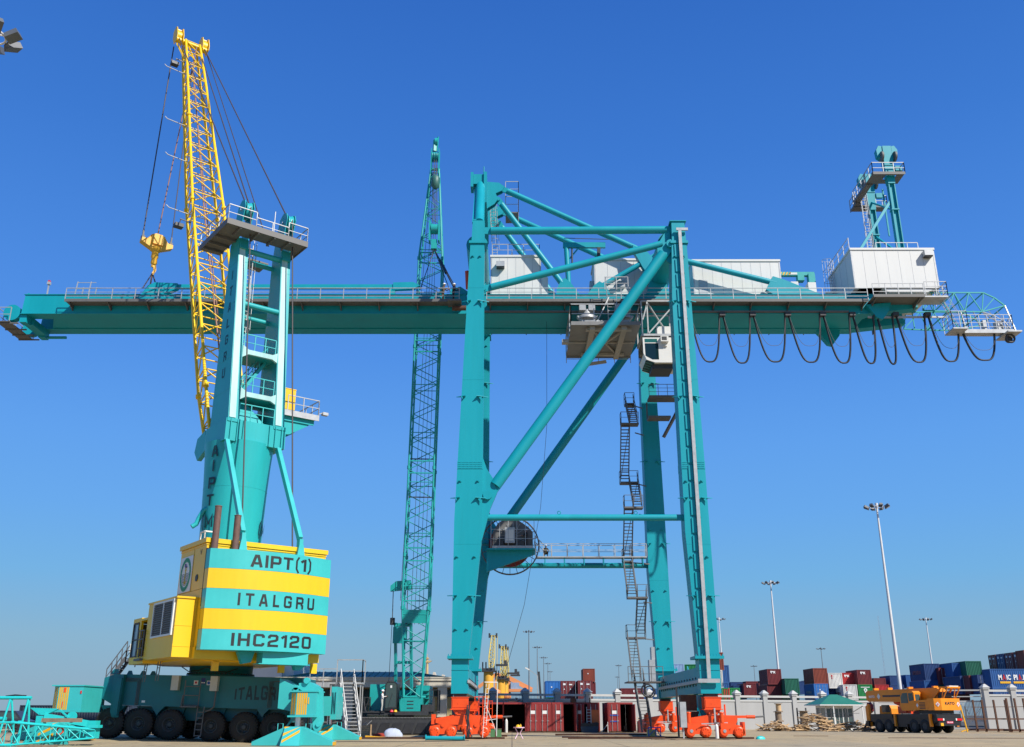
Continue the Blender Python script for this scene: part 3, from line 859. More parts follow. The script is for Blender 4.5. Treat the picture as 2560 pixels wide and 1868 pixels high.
# ---- boom-hoist tower on the rear house
XT, YT1, YT2 = 35.5, 78.7, 83.7
for y, zt in ((YT1, 50.4), (YT2, 50.2)):
    p = MB(TG).box(XT - .28, XT + .28, y - .05, y + .05, 40.85, zt).box(XT - .3, XT - .22, y - .25, y - .051, 40.85, zt).box(XT + .22, XT + .3, y - .25, y - .051, 40.85, zt).box(XT - .3, XT - .22, y + .051, y + .25, 40.85, zt).box(XT + .22, XT + .3, y + .051, y + .25, 40.85, zt).build('tower_post', TEAL, gantry)
    MB(TG).piece().box(XT - .36, XT + .36, y - .3, y + .3, 45.6, 45.72).piece().box(XT - .45, XT + .45, y - .4, y + .4, 40.86, 41.0).build('post_flange', TEAL, p)
for a_, b_, w_ in (((31.3, YT1 - .4, 40.9), (XT - .3, YT1, 46.6), .24), ((31.9, YT2 + .2, 40.9), (XT - .3, YT2, 46.3), .2), ((XT, YT2 - .25, 49.2), (XT + .1, YT1 + .25, 45.8), .15), ((XT, YT2 - .25, 45.4), (XT, YT1 + .25, 41.3), .15), ((XT, YT1 + 1.9, 49.0), (XT, YT1 + 1.9, 44.0), .13)):
    MB(TG).bar(a_, b_, w_).build('tower_brace', TEAL, gantry)
for y in (YT1, YT2):
    h_ = MB(TG).prism([(XT - .45, 50.3), (XT + .45, 50.3), (XT + .4, 52.4), (XT - .4, 52.4)], 'y', y - .35, y + .35).build('tower_head', TEAL, gantry)
    for sx in (-1, 1):
        MB(TG).prism([(XT + sx * .46, 50.9), (XT + sx * .95, 51.3), (XT + sx * 1.0, 52.0), (XT + sx * .75, 52.45), (XT + sx * .46, 52.4)], 'y', y - .28, y + .28).build('head_cheek', TEAL, h_)
        MB(TG).lathe([(.5, -.08), (.5, .08)], (XT + sx * .62, y - .35, 51.2), 'x', n=18).build('sheave', GRATE, h_)
    MB(TG).box(XT + .5, XT + 1.1, y - .4, y - .1, 49.7, 50.2).build('head_motor', TEAL, h_)
    MB(TG).prism([(XT - .32, 48.4), (XT + .32, 48.4), (XT + .45, 50.28), (XT - .45, 50.28)], 'y', y - .3, y + .3).build('post_cap', TEAL, h_)
def tplat(x0, x1, y0, y1, z, posts):
    p = MB(TG).box(x0, x1, y0, y1, z, z + .06).box(x0, x1, y0 - .04, y0, z - .12, z + .16).box(x0 - .04, x0, y0, y1, z - .12, z + .16).build('tower_platform', GRATE, gantry)
    r_ = MB(TG); railing(r_, posts, 1.15, 1.0, mids=1, r=.03); r_.build('tower_railing', GALV, p)
    return p
z_ = 49.2
tplat(33.7, 36.7, 78.0, 78.35, z_, [(33.7, 79.9, z_), (33.7, 78.0, z_), (36.7, 78.0, z_), (36.7, 79.8, z_)])
MB(TG).box(33.7, 35.0, 78.36, 79.9, z_, z_ + .06).box(36.05, 36.7, 78.36, 79.9, z_, z_ + .06).box(35.01, 36.04, 79.2, 79.9, z_, z_ + .06).build('platform_floor', GRATE, gantry)
tplat(33.7, 34.35, 79.92, 83.3, z_ - .02, [(33.7, 83.3, z_), (33.7, 79.92, z_)])
tplat(34.0, 37.3, 84.1, 85.2, z_ - .04, [(34.0, 85.2, z_), (34.0, 84.1, z_), (37.3, 84.1, z_), (37.3, 85.2, z_)])
tplat(33.9, 34.5, 83.32, 84.05, z_ - .06, [(33.9, 84.05, z_), (33.9, 83.32, z_)])
r_ = MB(TG); ladder(r_, (34.6, YT2 - .6, 40.9), (34.6, YT2 - .6, 50.2), (1, 0, 0)); cage(r_, (34.6, YT2 - .6, 42.6), (34.6, YT2 - .6, 50.3), (1, 0, 0), (-.3, -1, 0)); r_.build('tower_ladder', GALV, gantry)

# ---- lattice tail platform at the right end
tl = MB(TG)
for y in (G1 + .2, G2 + 1.0):
    A = [(36.6, y, 36.85), (39.2, y, 36.85), (41.8, y, 36.85), (42.7, y, 36.35), (43.5, y, 35.6)]
    B = [(36.2, y, 35.15), (38.4, y, 35.05), (41.4, y, 35.0), (43.5, y, 35.6)]
    for a, b in list(zip(A, A[1:])) + list(zip(B, B[1:])): tl.bar(a, b, .1)
    for a, b in ((A[0], B[0]), (B[0], (37.9, y, 36.85)), ((37.9, y, 36.85), B[1]), (B[1], A[1]), (A[1], (39.9, y, 35.02)), ((39.9, y, 35.02), (40.5, y, 36.85)), ((40.5, y, 36.85), B[2]), (B[2], A[2]), (B[2], A[3]), ((37.2, y, 36.85), (37.2, y, 35.1))): tl.bar(a, b, .075)
for x, z in ((36.6, 36.85), (39.2, 36.85), (41.8, 36.85), (43.5, 35.6), (41.4, 35.0), (38.4, 35.05), (40.5, 36.85)):
    tl.bar((x, G1 + .2, z), (x, G2 + 1.0, z), .08)
tl.bar((36.6, G1 + .2, 36.85), (39.2, G2 + 1, 36.85), .07).bar((39.2, G1 + .2, 36.85), (41.8, G2 + 1, 36.85), .07)
tl.build('tail_truss', TEALK, gantry)
ZP = 32.85
tp = MB(TG).box(39.1, 43.4, G1 - .7, G1 + .4, ZP - .1, ZP).box(39.1, 43.4, G1 - .75, G1 - .7, ZP - .22, ZP + .12).box(37.8, 39.09, G1 - 1.5, G1 + .2, ZP - .12, ZP - .01).box(42.5, 43.7, G1 - 1.4, G1 + .8, ZP - .36, ZP - .225)
tp = tp.build('tail_platform', GALV, gantry)
r_ = MB(TG)
railing(r_, [(37.8, G1 + .2, ZP), (37.8, G1 - 1.5, ZP), (39.1, G1 - 1.5, ZP), (39.1, G1 - .7, ZP), (43.4, G1 - .7, ZP), (43.7, G1 + .8, ZP - .1)], 1.5, .75, mids=3, r=.024)
for x0, x1 in ((39.6, 39.5), (40.9, 40.6), (42.0, 41.4), (42.9, 42.0), (43.5, 42.7)):
    r_.bar((x0, G1 - .2, ZP), (x1, G1 + .2, 35.1), .06)
r_.bar((43.6, G1 - .6, ZP), (43.5, G1 + .2, 35.6), .09).bar((41.4, G1 + .2, 35.0), (43.2, G1 - .6, ZP), .09).path([(41.4, G1 + .2, 35.0), (42.2, G1, 34.6), (42.9, G1 - .4, 33.8), (43.3, G1 - .6, ZP)], .05, 5)
ladder(r_, (38.4, G1 - 1.2, ZP), (37.0, G1 - .9, 36.6), (0, 1, 0)); cage(r_, (38.0, G1 - 1.1, ZP + 1.3), (37.0, G1 - .9, 36.8), (0, 1, 0), (1, 0, 0))
railing(r_, [(35.7, G1 - 1.9, 35.65), (37.6, G1 - 1.9, 35.65), (37.6, G1 + .5, 35.65)], 1.3, .8, mids=2)
r_.build('tail_railing', GALV, tp)
MB(TG).box(35.61, 37.6, G1 - 1.9, G1 - .2, 35.5, 35.62).box(31.2, 38.0, G1 - .05, G1 + .1, 34.35, 34.5).build('tail_walkway', GALV, gantry)
MB(TG).lathe([(.3, -.1), (.3, .1)], (42.9, G1 - .5, ZP - .75), 'y', n=16).ring((42.9, G1 - .8, ZP - .75), .36, .09, 'y', 18, 5).build('tail_sheave', DARK, gantry)
MB(TG).piece().box(42.2, 42.8, G1 - .3, G1 + .3, ZP, ZP + 1.1).piece().box(41.2, 41.5, G1, G1 + .4, ZP, ZP + 1.3).build('control_cabinet', GALV, gantry)

# ---- festoon cables
hang = [1722, 1804, 1880, 1968, 2055, 2129, 2189, 2237, 2317, 2402, 2492]
low = [905, 908, 905, 906, 908, 909, 911, 906, 904, 901]
for i in range(10):
    Yc = G1 - .22
    top = 790 if i < 8 else (790 if i == 8 else 830)
    topb = 790 if i < 7 else (788 if i == 7 else 830)
    a = P(hang[i] + 4, top, Yc); b = P(hang[i + 1] - 6, topb, Yc)
    lowp = P((hang[i] + hang[i + 1]) / 2 + 8, low[i], Yc)
    for q, (dy, rr, lf) in enumerate(((0, .075, 1.0), (.14, .055, .985), (-.1, .02, .66))):
        pts = []
        for k in range(21):
            t = k / 20; u = 2 * t - 1
            sag = (1 - abs(u) ** 2.6)
            w = a.lerp(b, t); wx = math.copysign(abs(u) ** 0.72, u)
            x = lerp(a.x, b.x, (wx + 1) / 2) + (0.25 * sag if u < 0 else 0.1 * sag)
            zz = w.z - (w.z - lowp.z) * sag * lf
            pts.append((x, Yc + dy, zz))
        MB(TG).path(pts, rr, 5).build('festoon_cable', CABLE if q < 2 else GALVD, gantry)
    MB(TG).box(a.x - .35, a.x + .15, Yc - .25, Yc + .25, a.z - .05, a.z + .28).build('festoon_carrier', DARK, gantry)
# thin loose wires
MB(TG).path([(3.1, 79, 34.6), (3.0, 79.3, 25), (2.4, 79.5, 18), (1.0, 79.5, 10), (-.6, 79.5, 4.5)], .018, 4).build('loose_wire', CABLE, gantry)

# ---- cable tray down the near right leg
MB(TG).box(13.55, 13.8, YN - .32, YN - .2, 3.93, 38.79).box(13.4, 14.35, YN - .32, YN - .2, 38.8, 39.02).box(12.9, 14.4, YN - .32, YN - .2, 3.66, 3.92).build('cable_tray', GALV, gantry)
ct = MB(TG)
for i in range(24):
    z = lerp(6.2, 36.5, i / 23)
    ct.piece().box(13.2, 13.52, YN - .09, YN - .005, z, z + 1.12)
    ct.box(13.5, 13.9, YN - .15, YN - .004, z - .14, z - .06)
ct.build('tray_bracket', TEAL, gantry)
# ---- ladder with cage by the mast
r_ = MB(TG); ladder(r_, (-1.5, G1 + 3, 40.4), (-1.9, G1 + 3, 48.6), (1, 0, 0)); cage(r_, (-1.5, G1 + 3, 42.4), (-1.9, G1 + 3, 49.0), (1, 0, 0), (0, -1, 0)); r_.build('mast_ladder', GALV, gantry)
mp_ = MB(TG).box(-.6, .6, G1 + 1, G1 + 3, 45.3, 45.4).build('mast_platform', GRATE, gantry)
r_ = MB(TG); railing(r_, [(-.6, G1 + 1, 45.4), (.6, G1 + 1, 45.4), (.6, G1 + 3, 45.4)], 3.2, 1.0, mids=3); r_.build('mast_railing', GALV, mp_)
# ---- zigzag stair tower on the far right leg
zz = [(1568, 1692), (1576, 1600), (1590, 1590), (1563, 1500)]
st_y = 88.2
lv = [4.4, 8.2, 11.45, 15.0, 19.5, 22.4, 27.45, 30.2]
sx0 = [10.75, 11.55, 10.65, 10.7, 11.5, 10.7, 11.45]
ya, yb = st_y - 1.5, st_y + 1.0
for i in range(len(lv) - 1):
    x0 = sx0[i]
    up = (i % 2 == 0)
    fl = MB(TG)
    stair(fl, (x0, ya if up else yb, lv[i]), (x0, yb if up else ya, lv[i + 1]), (1, 0, 0), .8, step=.27, t=.045)
    fl.bar((x0 - .4, ya if up else yb, lv[i] + .1), (x0 + .38, yb if up else ya, lv[i + 1]), .045)
    f = fl.build('stair_flight', GALVD, gantry)
    yl = yb if up else ya
    xl0, xl1 = min(x0, sx0[min(i + 1, 6)]) - .45, max(x0, sx0[min(i + 1, 6)]) + .45
    ld = MB(TG).box(xl0, xl1, yl - .45, yl + .45, lv[i + 1] - .2, lv[i + 1] - .05)
    ld.bar((xl1, yb, lv[i + 1] - .2), (12.9, yb + .9, lv[i + 1] - .2), .09)
    l = ld.build('stair_landing', GALVD, gantry)
    r_ = MB(TG)
    railing(r_, [(xl0, yl + .4, lv[i + 1] - .05), (xl0, yl - .45, lv[i + 1] - .05), (xl1, yl - .45, lv[i + 1] - .05)], 1.05, .9, mids=1, r=.022); r_.build('landing_railing', GALVD, l)
fl = MB(TG)
stair(fl, (11.35, 86.0, .2), (10.95, 87.0, 4.4), (1, 0, 0), .8, step=.28); f = fl.build('stair_flight', GALVD, gantry)
r_ = MB(TG); railing(r_, [(10.0, 86.4, 4.3), (13.0, 86.4, 4.3)], 1.2, .9); r_.box(10.0, 13.1, 86.4, 89.6, 4.2, 4.3); r_.build('stair_landing', GALVD, gantry)
MB(TG).piece().box(12.45, 12.75, 89.0, 89.9, 6.21, 7.3).piece().box(12.2, 12.72, 88.9, 89.8, 4.3, 6.2).build('control_cabinet', GALV, gantry)
# top landing near the cabin + beams that lead to it
MB(TG).box(12.9, 15.0, 86.6, 87.8, 28.0, 28.2).box(13.0, 16.6, 86.2, 87.8, 29.9, 30.1).bar((14.5, 88.5, 26.6), (16.3, 87.0, 29.8), .3, .2).bar((13.0, 88.2, 28.2), (13.0, 88.2, 30.0), .12).build('access_platform', GALVD, gantry)
r_ = MB(TG); railing(r_, [(13.0, 86.25, 30.1), (16.5, 86.25, 30.1)], 1.1, .8, mids=2, r=.022); r_.build('access_railing', GALVD, gantry)
# ---- far lower tie walkway and cable reel
wk = MB(TG).box(2.2, 12.4, 88.6, 89.6, 15.2, 15.3).build('reel_walkway', GALV, gantry)
r_ = MB(TG); railing(r_, [(2.2, 88.62, 15.3), (12.4, 88.62, 15.3)], 1.15, 1.5, mids=1); railing(r_, [(2.2, 89.6, 15.3), (12.4, 89.6, 15.3)], 1.15, 1.5, mids=1); r_.build('handrail', GALV, wk)
sup = MB(TG)
for i in range(6): sup.box(3 + i * 1.8, 3.08 + i * 1.8, 88.7, 89.5, 14.5, 15.2)
sup.build('support_post', TEAL, wk)
rc = P(1275, 1363, 88.4)
re = MB(TG).lathe([(.4, -.25), (1.95, -.2), (1.95, .25), (.4, .3)], rc + Vector((0, .2, 0)), 'y', n=32).build('reel_drum', REEL, gantry)
rr = MB(TG).ring(rc, 2.65, .05, 'y', 48, 5).ring(rc + Vector((0, .35, 0)), 2.65, .05, 'y', 48, 5)
for i in range(24):
    t = 2 * math.pi * i / 24; d = Vector((math.cos(t), 0, math.sin(t)))
    rr.bar(rc + d * 1.6, rc + d * 2.65, .05)
rr.build('reel_rim', GALVD, gantry)
MB(TG).prism([(-2.3, 13.7), (-2.3, 15.6), (2.1, 15.6), (2.1, 15.3)], 'y', 87.3, 87.7).box(-2.3, 2.1, 86.6, 88, 15.6, 15.72).build('reel_bracket', TEAL, gantry)
hz = MB(TG).prism([(-1.75, 15.75), (1.9, 15.75), (1.9, 17.3), (1.5, 17.75), (.7, 18.3), (.2, 18.5), (-.7, 18.5), (-1.3, 18.1), (-1.75, 17.3)], 'y', 87.3, 87.8).build('reel_housing', GRATE, gantry)
sp_ = MB(TG)
for i in range(9):
    t = lerp(-.4, math.pi + .4, i / 8)
    sp_.bar((.1, 87.28, 16.9), (.1 + 1.25 * math.cos(t), 87.28, 16.9 + 1.25 * math.sin(t)), .05, .03)
sp_.build('housing_rib', GALV, hz)
MB(TG).box(-.65, .25, 86.6, 87.2, 16.2, 17.6).build('gearbox', GALV, hz)
MB(TG).box(-.55, .15, 86.585, 86.598, 16.4, 17.4).build('gearbox_cover', WHITE, hz)
MB(TG).piece().box(-1.3, -.8, 86.7, 87.25, 15.75, 16.6).piece().box(.5, 1.1, 86.7, 87.25, 15.75, 16.4).build('brake_unit', DARK, hz)
MB(TG).box(-1.8, 1.9, 86.62, 86.7, 15.74, 15.95).build('toe_board', GALV, hz)
r_ = MB(TG); railing(r_, [(-1.9, 86.6, 15.75), (2.0, 86.6, 15.75)], 2.5, .75, mids=2, r=.025); railing(r_, [(2.1, 86.8, 15.75), (2.9, 88.7, 15.3)], 1.1, .9); r_.build('reel_railing', GALV, hz)
# ---- orange wheel bogies under the four legs
def bogie(cx, y, motors, z0=0.10, buffers=(0, 1)):
    T = TG @ Matrix.Translation((cx, y, z0))
    b = MB(T).prism([(-1.65, .95), (-1.2, .82), (1.5, .82), (1.65, 1.1), (1.65, 1.42), (.5, 1.45), (-.4, 1.45), (-1.65, 1.25)], 'y', -.05, .75)
    b.box(-1.95, -1.68, .05, .6, .85, 1.5)
    b.prism([(-.28, 1.455), (.28, 1.455), (.56, 1.8), (-.5, 1.8)], 'y', -.1, .8)
    b.tube((-.22, -.16, 1.6), (-.22, -.1, 1.6), .09, n=10).tube((.22, -.16, 1.6), (.22, -.1, 1.6), .09, n=10)
    b.box(1.66, 2.35, .25, .45, 1.25, 1.42)
    bo = b.build('wheel_bogie', ORANGE, gantry)
    MB(T).box(-.56, .56, -.22, .95, 1.85, 2.58).box(-.66, .66, -.3, 1.03, 1.79, 1.845).box(-.6, .6, -.26, 1.0, 2.582, 2.63).box(-.5, .5, -.245, -.222, 1.95, 2.48).tube((-.1, -.27, 2.2), (-.1, -.24, 2.2), .03, n=8).build('ballast_box', ORANGE, bo)
    MB(T).box(-.46, .44, .05, .9, 2.635, 2.9).build('bearing_pad', DARK, bo)
    if 1 in buffers:
        MB(T).tube((2.36, .35, 1.33), (2.95, .35, 1.33), .12, n=10).build('buffer', ORANGE, bo)
        MB(T).tube((2.95, .35, 1.33), (3.6, .35, 1.36), .055, n=8).build('buffer_rod', GALVD, bo)
    for sx in (-1.13, 1.13):
        q = MB(T)
        q.prism([(sx - .95, .42), (sx - .88, .74), (sx - .3, .84), (sx + .3, .84), (sx + .88, .74), (sx + .95, .42), (sx + .8, .22), (sx - .8, .22)], 'y', -.12, .8)
        q.tube((sx, -.2, .8), (sx, .9, .8), .13, n=10)
        q.build('bogie_frame', ORANGE, bo)
        for wx in (-.55, .55):
            MB(T).lathe([(.2, -.2), (.36, -.2), (.36, -.13), (.33, -.12), (.33, .1)], (sx + wx, .0, .36), 'y', n=22).build('wheel', ORANGE, bo)
            MB(T).lathe([(.36, .1), (.36, .16)], (sx + wx, .5, .36), 'y', n=18).build('wheel', RUST, bo)
            hb = MB(T)
            for k in range(8):
                t = k * math.pi / 4
                hb.box(sx + wx + .22 * math.cos(t) - .02, sx + wx + .22 * math.cos(t) + .02, -.24, -.2, .36 + .22 * math.sin(t) - .02, .36 + .22 * math.sin(t) + .02)
            hb.build('hub_bolts', ORANGE, bo, kind='stuff')
        if motors:
            MB(T).tube((sx - .5, -.5, .42), (sx - .5, -.22, .42), .3, n=18).prism([(sx - .75, .5), (sx - .25, .5), (sx + .1, .7), (sx + .1, .9), (sx - .75, .95)], 'y', -.48, -.22).tube((sx - .62, -.36, .95), (sx - .62, -.36, 1.55), .15, n=12).lathe([(.17, 0), (.18, .08), (.1, .1)], (sx - .62, -.36, 1.55), n=12).build('drive_unit', ORANGE, bo)
            MB(T).tube((sx - .5, -.53, .42), (sx - .5, -.5, .42), .11, n=14).build('drive_cap', CHROME, bo)
    if motors:
        MB(T).bar((-.9, -.3, .88), (.9, -.32, .95), .07).bar((.05, -.34, .9), (.05, -.34, 1.9), .1).build('rail_clamp', GALV, bo)
        MB(T).piece().box(1.95, 2.1, -.2, .7, .12, 1.0).piece().tube((.9, .3, 1.4), (.9, .3, 2.15), .06, n=8).build('rail_guard', ORANGE, bo)
    else:
        for i in range(4):
            MB(T).bar((1.0 + i * .28, .9, 1.4), (1.0 + i * .28, .9, 2.7), .05).build('service_post', ORANGE, bo)
        MB(T).bar((1.0, .9, 2.65), (1.84, .9, 2.65), .05).bar((1.0, .9, 2.0), (1.84, .9, 2.0), .05).build('service_rail', ORANGE, bo)
    return bo
bogie(-3.6, YN + .1, False)
bogie(-3.6, YF + .1, False, buffers=())
bogie(13.85, YN + .1, True)
bogie(13.7, YF + .1, True, buffers=())
# second ballast box pair behind the near right leg
T_ = TG @ Matrix.Translation((12.6, YN + 1.6, 0))
MB(T_).prism([(-.5, 1.2), (.4, 1.2), (.6, 1.8), (-.7, 1.8)], 'y', 0, .8).build('ballast_cone', RUST, gantry)
MB(T_).box(-.65, .45, 0, .9, 1.82, 2.9).build('ballast_box', RUST, gantry)
# white access steps, drag chain and supply box by the near left bogie
r_ = MB(TG); ladder(r_, (-1.9, YN - .2, .1), (-1.7, YN + .4, 3.6), (0.4, 1, 0), .5, .018); r_.bar((-1.05, YN - .3, .2), (-1.0, YN - .1, 3.7), .045).bar((-1.9, YN - .2, 3.7), (-1.0, YN - .1, 3.7), .06).bar((-1.8, YN - .2, 1.2), (-1.05, YN - .2, 1.3), .04).bar((-1.8, YN - .2, 2.2), (-1.05, YN - .2, .4), .04); r_.build('white_steps', WHITEC, gantry)
cc = MB(TG)
for i in range(5):
    random.seed(i)
    cc.path([(-3.0 + random.uniform(-.1, .1), YN - .35, 2.2), (-3.05 + random.uniform(-.15, .1), YN - .45, 1.4), (-3.0 + random.uniform(-.1, .2), YN - .5, .7), (-2.8 + random.uniform(-.3, .4), YN - .55, .1)], .04, 5)
cc.build('hanging_cable', CABLE, gantry)
MB(TG).box(11.5, 11.92, YN - .5, YN + .1, .75, 2.4).bar((11.7, YN - .2, .0), (11.7, YN - .2, .74), .1).build('supply_cabinet', GALV, gantry)
cc = MB(TG).ring((9.6, YN + 1.5, 3.2), .42, .06, 'y', 22, 5).ring((9.75, YN + 1.5, 3.1), .38, .05, 'y', 22, 5).bar((11.4, YN, 3.4), (11.4, YN, .1), .12).build('cable_coil', CABLE, gantry)
# ================================================================== boom section hung between two cranes
BO = Vector((-24, 80, 34.75)); TB = shift(*BO)
boom = thing('crane_boom', 'long teal double girder boom held up level in mid air left of the gantry crane', 'crane boom', BO)
BX0, BX1 = -43.1, -4.0
bgs = []
for gy in (G1, G2):
    g = MB(TB).prism([(BX0, ZGB), (BX1, ZGB), (BX1, ZGT), (BX0 + .6, ZGT), (BX0 + .35, ZGT + .2), (BX0 + .1, ZGT)], 'y', gy, gy + GW).build('girder', TEAL, boom)
    MB(TB).box(BX0 - .03, BX1, gy - .12, gy + GW + .12, ZGB - .05, ZGB - .002).box(BX0, BX1, gy - .08, gy + GW + .08, ZGT + .002, ZGT + .05).build('flange', TEAL, g)
    MB(TB).box(BX0 + 2, BX1, (gy + GW + .13 if gy == G1 else gy - .33), (gy + GW + .33 if gy == G1 else gy - .13), ZGB + .1, ZGB + .3).build('trolley_rail', RUST, g)
    s_ = MB(TB)
    for i in range(1, 9):
        x = lerp(BX0, BX1, i / 9); s_.piece().box(x - .015, x + .015, gy - .01, gy - .001, ZGB, ZGT)
    s_.build('weld_seam', TEAL, g)
    bgs.append(g)
    for x in (-33.5, -22.0, -11.5):
        sp_ = MB(TB).box(x - .35, x + .35, gy - .014, gy - .001, ZGB + .1, ZGT - .15)
        for i in range(9):
            for dx in (-.25, -.1, .1, .25):
                z = lerp(ZGB + .2, ZGT - .25, i / 8); sp_.box(x + dx - .025, x + dx + .025, gy - .03, gy - .014, z - .025, z + .025)
        sp_.build('splice_plate', TEAL, g, kind='stuff')
MB(TB).prism([(BX0 + 2.4, G1 + GW + .002), (BX1, G1 + GW + .002), (BX1, G2 - .002), (BX0 + 1.2, G2 - .002)], 'z', ZGB + .02, ZGB + .06).build('bottom_plate', TEAL, boom)
MB(TB).box(BX0 + .72, BX1, G1 + GW + .002, G2 - .002, ZGT - .06, ZGT - .02).build('deck_plate', TEAL, boom)
# end cross beam and tip platform
MB(TB).box(BX0 - .1, BX0 + .7, G1 + GW + .005, G2 - .005, 34.1, 34.7).box(BX0 - .1, BX0 + .5, G1 + .1, G1 + .9, 34.0, 34.69).box(BX0 - .1, BX0 + .5, G2 + .1, G2 + .9, 34.0, 34.69).tube((BX0 + .6, G2 + .5, 34.1), (BX0 + 2.3, G2 + .5, 34.1), .14, n=8).build('end_beam', TEAL, boom)
MB(TB).piece().tube((BX0 - 1.0, G1 + .3, 35.0), (BX0 - 1.0, G1 + .9, 35.0), .75, n=18).piece().tube((BX0 - 1.0, G2 + .3, 35.0), (BX0 - 1.0, G2 + .9, 35.0), .75, n=18).build('end_sheave', TEAL, boom)
MB(TB).piece().box(BX0 - 1.0, BX0 - .01, G1 + .4, G1 + .8, 34.5, 35.3).piece().box(BX0 - 1.0, BX0 - .01, G2 + .4, G2 + .8, 34.5, 35.3).build('sheave_arm', TEAL, boom)
tp = MB(TB).box(BX0 - 2.0, BX0 - .8, G1 - .2, G2 + .65, 33.93, 33.99)
for y in (G1, G1 + 1.5, G1 + 2.8, G2 + .4): tp.box(BX0 - 2.0, BX0 - .12, y, y + .12, 33.82, 33.925)
tp = tp.build('tip_platform', GRATE, boom)
r_ = MB(TB); railing(r_, [(BX0 - .8, G1 - .2, 33.97), (BX0 - 2, G1 - .2, 33.97), (BX0 - 2, G2 + .65, 33.97), (BX0 - .8, G2 + .65, 33.97)], 1.3, 1.2); r_.build('handrail', GALV, tp)
w = walkway(boom, TB, BX0 + 4.2, BX1 - .6, G1 - 1.15, G1 - .005, 35.5, G1 - 1.1)
walkway(boom, TB, BX0 + 1.5, BX1 - 20.5, G2 + GW + .005, G2 + GW + 1.1, 35.9, G2 + GW + 1.05, brackets=False)
r_ = MB(TB); railing(r_, [(BX0 + 1.2, G2 + .9, ZGT + .06), (BX0 + 11.8, G2 + .9, ZGT + .06)], 2.0, 1.9, mids=2, r=.04); r_.build('top_railing', GALV, boom)
r_ = MB(TB)
for y in (G1 + 1.0, G1 + 2.2):
    for x in (-39.2, -38.0):
        r_.bar((x, y, ZGT), (x + .15, y, 38.3), .07)
    r_.bar((-39.05, y, 38.2), (-37.4, y, 38.2), .05); r_.bar((-39.1, y, 37.6), (-37.9, y, 37.6), .05)
r_.build('top_gate', GALV, boom)
dm = MB(TB)
for x, z, rr in ((-42.0, 36.95, .48), (-39.6, 37.1, .56)):
    dm.lathe([(rr, -.5), (rr, .5)], (x + 1.2, G2 + .2, z), 'y', n=18).box(x + .4, x + 2, G2 - .4, G2 + .8, ZGT + .06, ZGT + .3)
dm.build('rope_drum', mat('dark_green_paint', (0.01, 0.07, 0.06), .5), boom)
MB(TB).box(BX0 + 1.7, BX0 + 1.8, G1 + .4, G1 + .5, ZGT + .06, ZGT + 1.2).box(BX0 + 1.62, BX0 + 1.88, G1 + .32, G1 + .58, ZGT + 1.2, ZGT + 1.45).build('signal_lamp', GALV, boom)
MB(TB).box(BX0 + 1.66, BX0 + 1.84, G1 + .36, G1 + .54, ZGT + 1.451, ZGT + 1.6).build('red_lens', LRED, boom)
# stowed tie bars on the top
for y in (G1 + .5, G2 + .5):
    MB(TB).box(-30.5, -9.2, y - .12, y + .12, 37.35, 37.75).prism([(-10.6, 37.2), (-8.8, 37.3), (-8.2, 37.6), (-8.8, 37.95), (-10.6, 37.9)], 'y', y - .2, y + .2).prism([(-33.0, 36.6), (-31.2, 36.6), (-29.8, 37.3), (-29.8, 37.8), (-31.8, 37.9), (-32.4, 37.6)], 'y', y - .25, y + .25).build('tie_bar', TEAL, boom)
    MB(TB).box(-10.9, -10.4, y - .15, y + .15, 36.61, 37.34).box(-20.5, -20.2, y - .15, y + .15, 36.61, 37.34).build('tie_cradle', TEAL, boom)
# hinge end
MB(TB).prism([(-5.6, 36.6), (-4.2, 36.6), (-3.9, 37.0), (-4.6, 37.5), (-5.4, 37.3)], 'y', G1 + .3, G1 + .7).build('hinge_plate', TEAL, boom)
MB(TB).tube((-5.2, G1 - .75, 34.95), (-4.0, G1 - .75, 34.95), .22, n=10).build('hinge_pin', RUST, boom)
MB(TB).box(-5.6, -4.4, G1 - 1.6, G1 - .2, 35.3, 35.45).build('work_platform', GRATE, boom)
lt = MB(TB)
for px_, py_ in ((150, 806), (965, 803)):
    p = P(px_, py_, G2 - .6)
    lt.piece().box(p.x - .35, p.x + .3, p.y - .2, p.y + .1, p.z - .15, p.z + .1).box(p.x + .5, p.x + .9, p.y - .1, p.y + .25, p.z, p.z + .3)
lt.build('floodlight', GALV, boom)

# ================================================================== trolley with operator cabin
TRO = Vector((8, 79, 32.6)); TT = shift(*TRO)
trol = thing('crane_trolley', 'grey trolley platform slung under the teal girders beside the long diagonal brace', 'trolley', TRO)
fr = MB(TT).box(5.0, 10.9, 75.0, 82.6, 32.7, 32.8).box(5.0, 10.9, 74.95, 75.0, 32.62, 32.95).box(5.0, 10.9, 82.6, 82.65, 32.5, 32.95).build('platform', mat('trolley_grey', (.2, .2, .195), .55, dirt=.2), trol)
ub = MB(TT)
for x in (6.6, 9.3): ub.box(x, x + .45, 75.3, 82.6, 32.35, 32.69)
for y in (75.6, 81.6): ub.box(6.3, 10.2, y, y + .35, 32.4, 32.66)
ub.bar((6.9, 76, 32.55), (9.5, 81.7, 32.55), .15).bar((9.5, 76, 32.5), (6.9, 81.7, 32.5), .15).bar((5, 79, 32.6), (10.9, 79, 32.6), .14)
ub.build('underframe', BEIGE, trol)
sd = MB(TT).box(6.0, 10.0, 75.8, 82.0, 32.82, 33.4)
for x in (6.5, 9.6):
    sd.prism([(x - .5, 33.4), (x + .5, 33.4), (x + .3, 34.9), (x - .3, 34.9)], 'y', 78.7, 79.2).prism([(x - .5, 33.4), (x + .5, 33.4), (x + .3, 34.9), (x - .3, 34.9)], 'y', 81.2, 81.7)
sd.build('side_frame', GALV, trol)
mt = MB(TT)
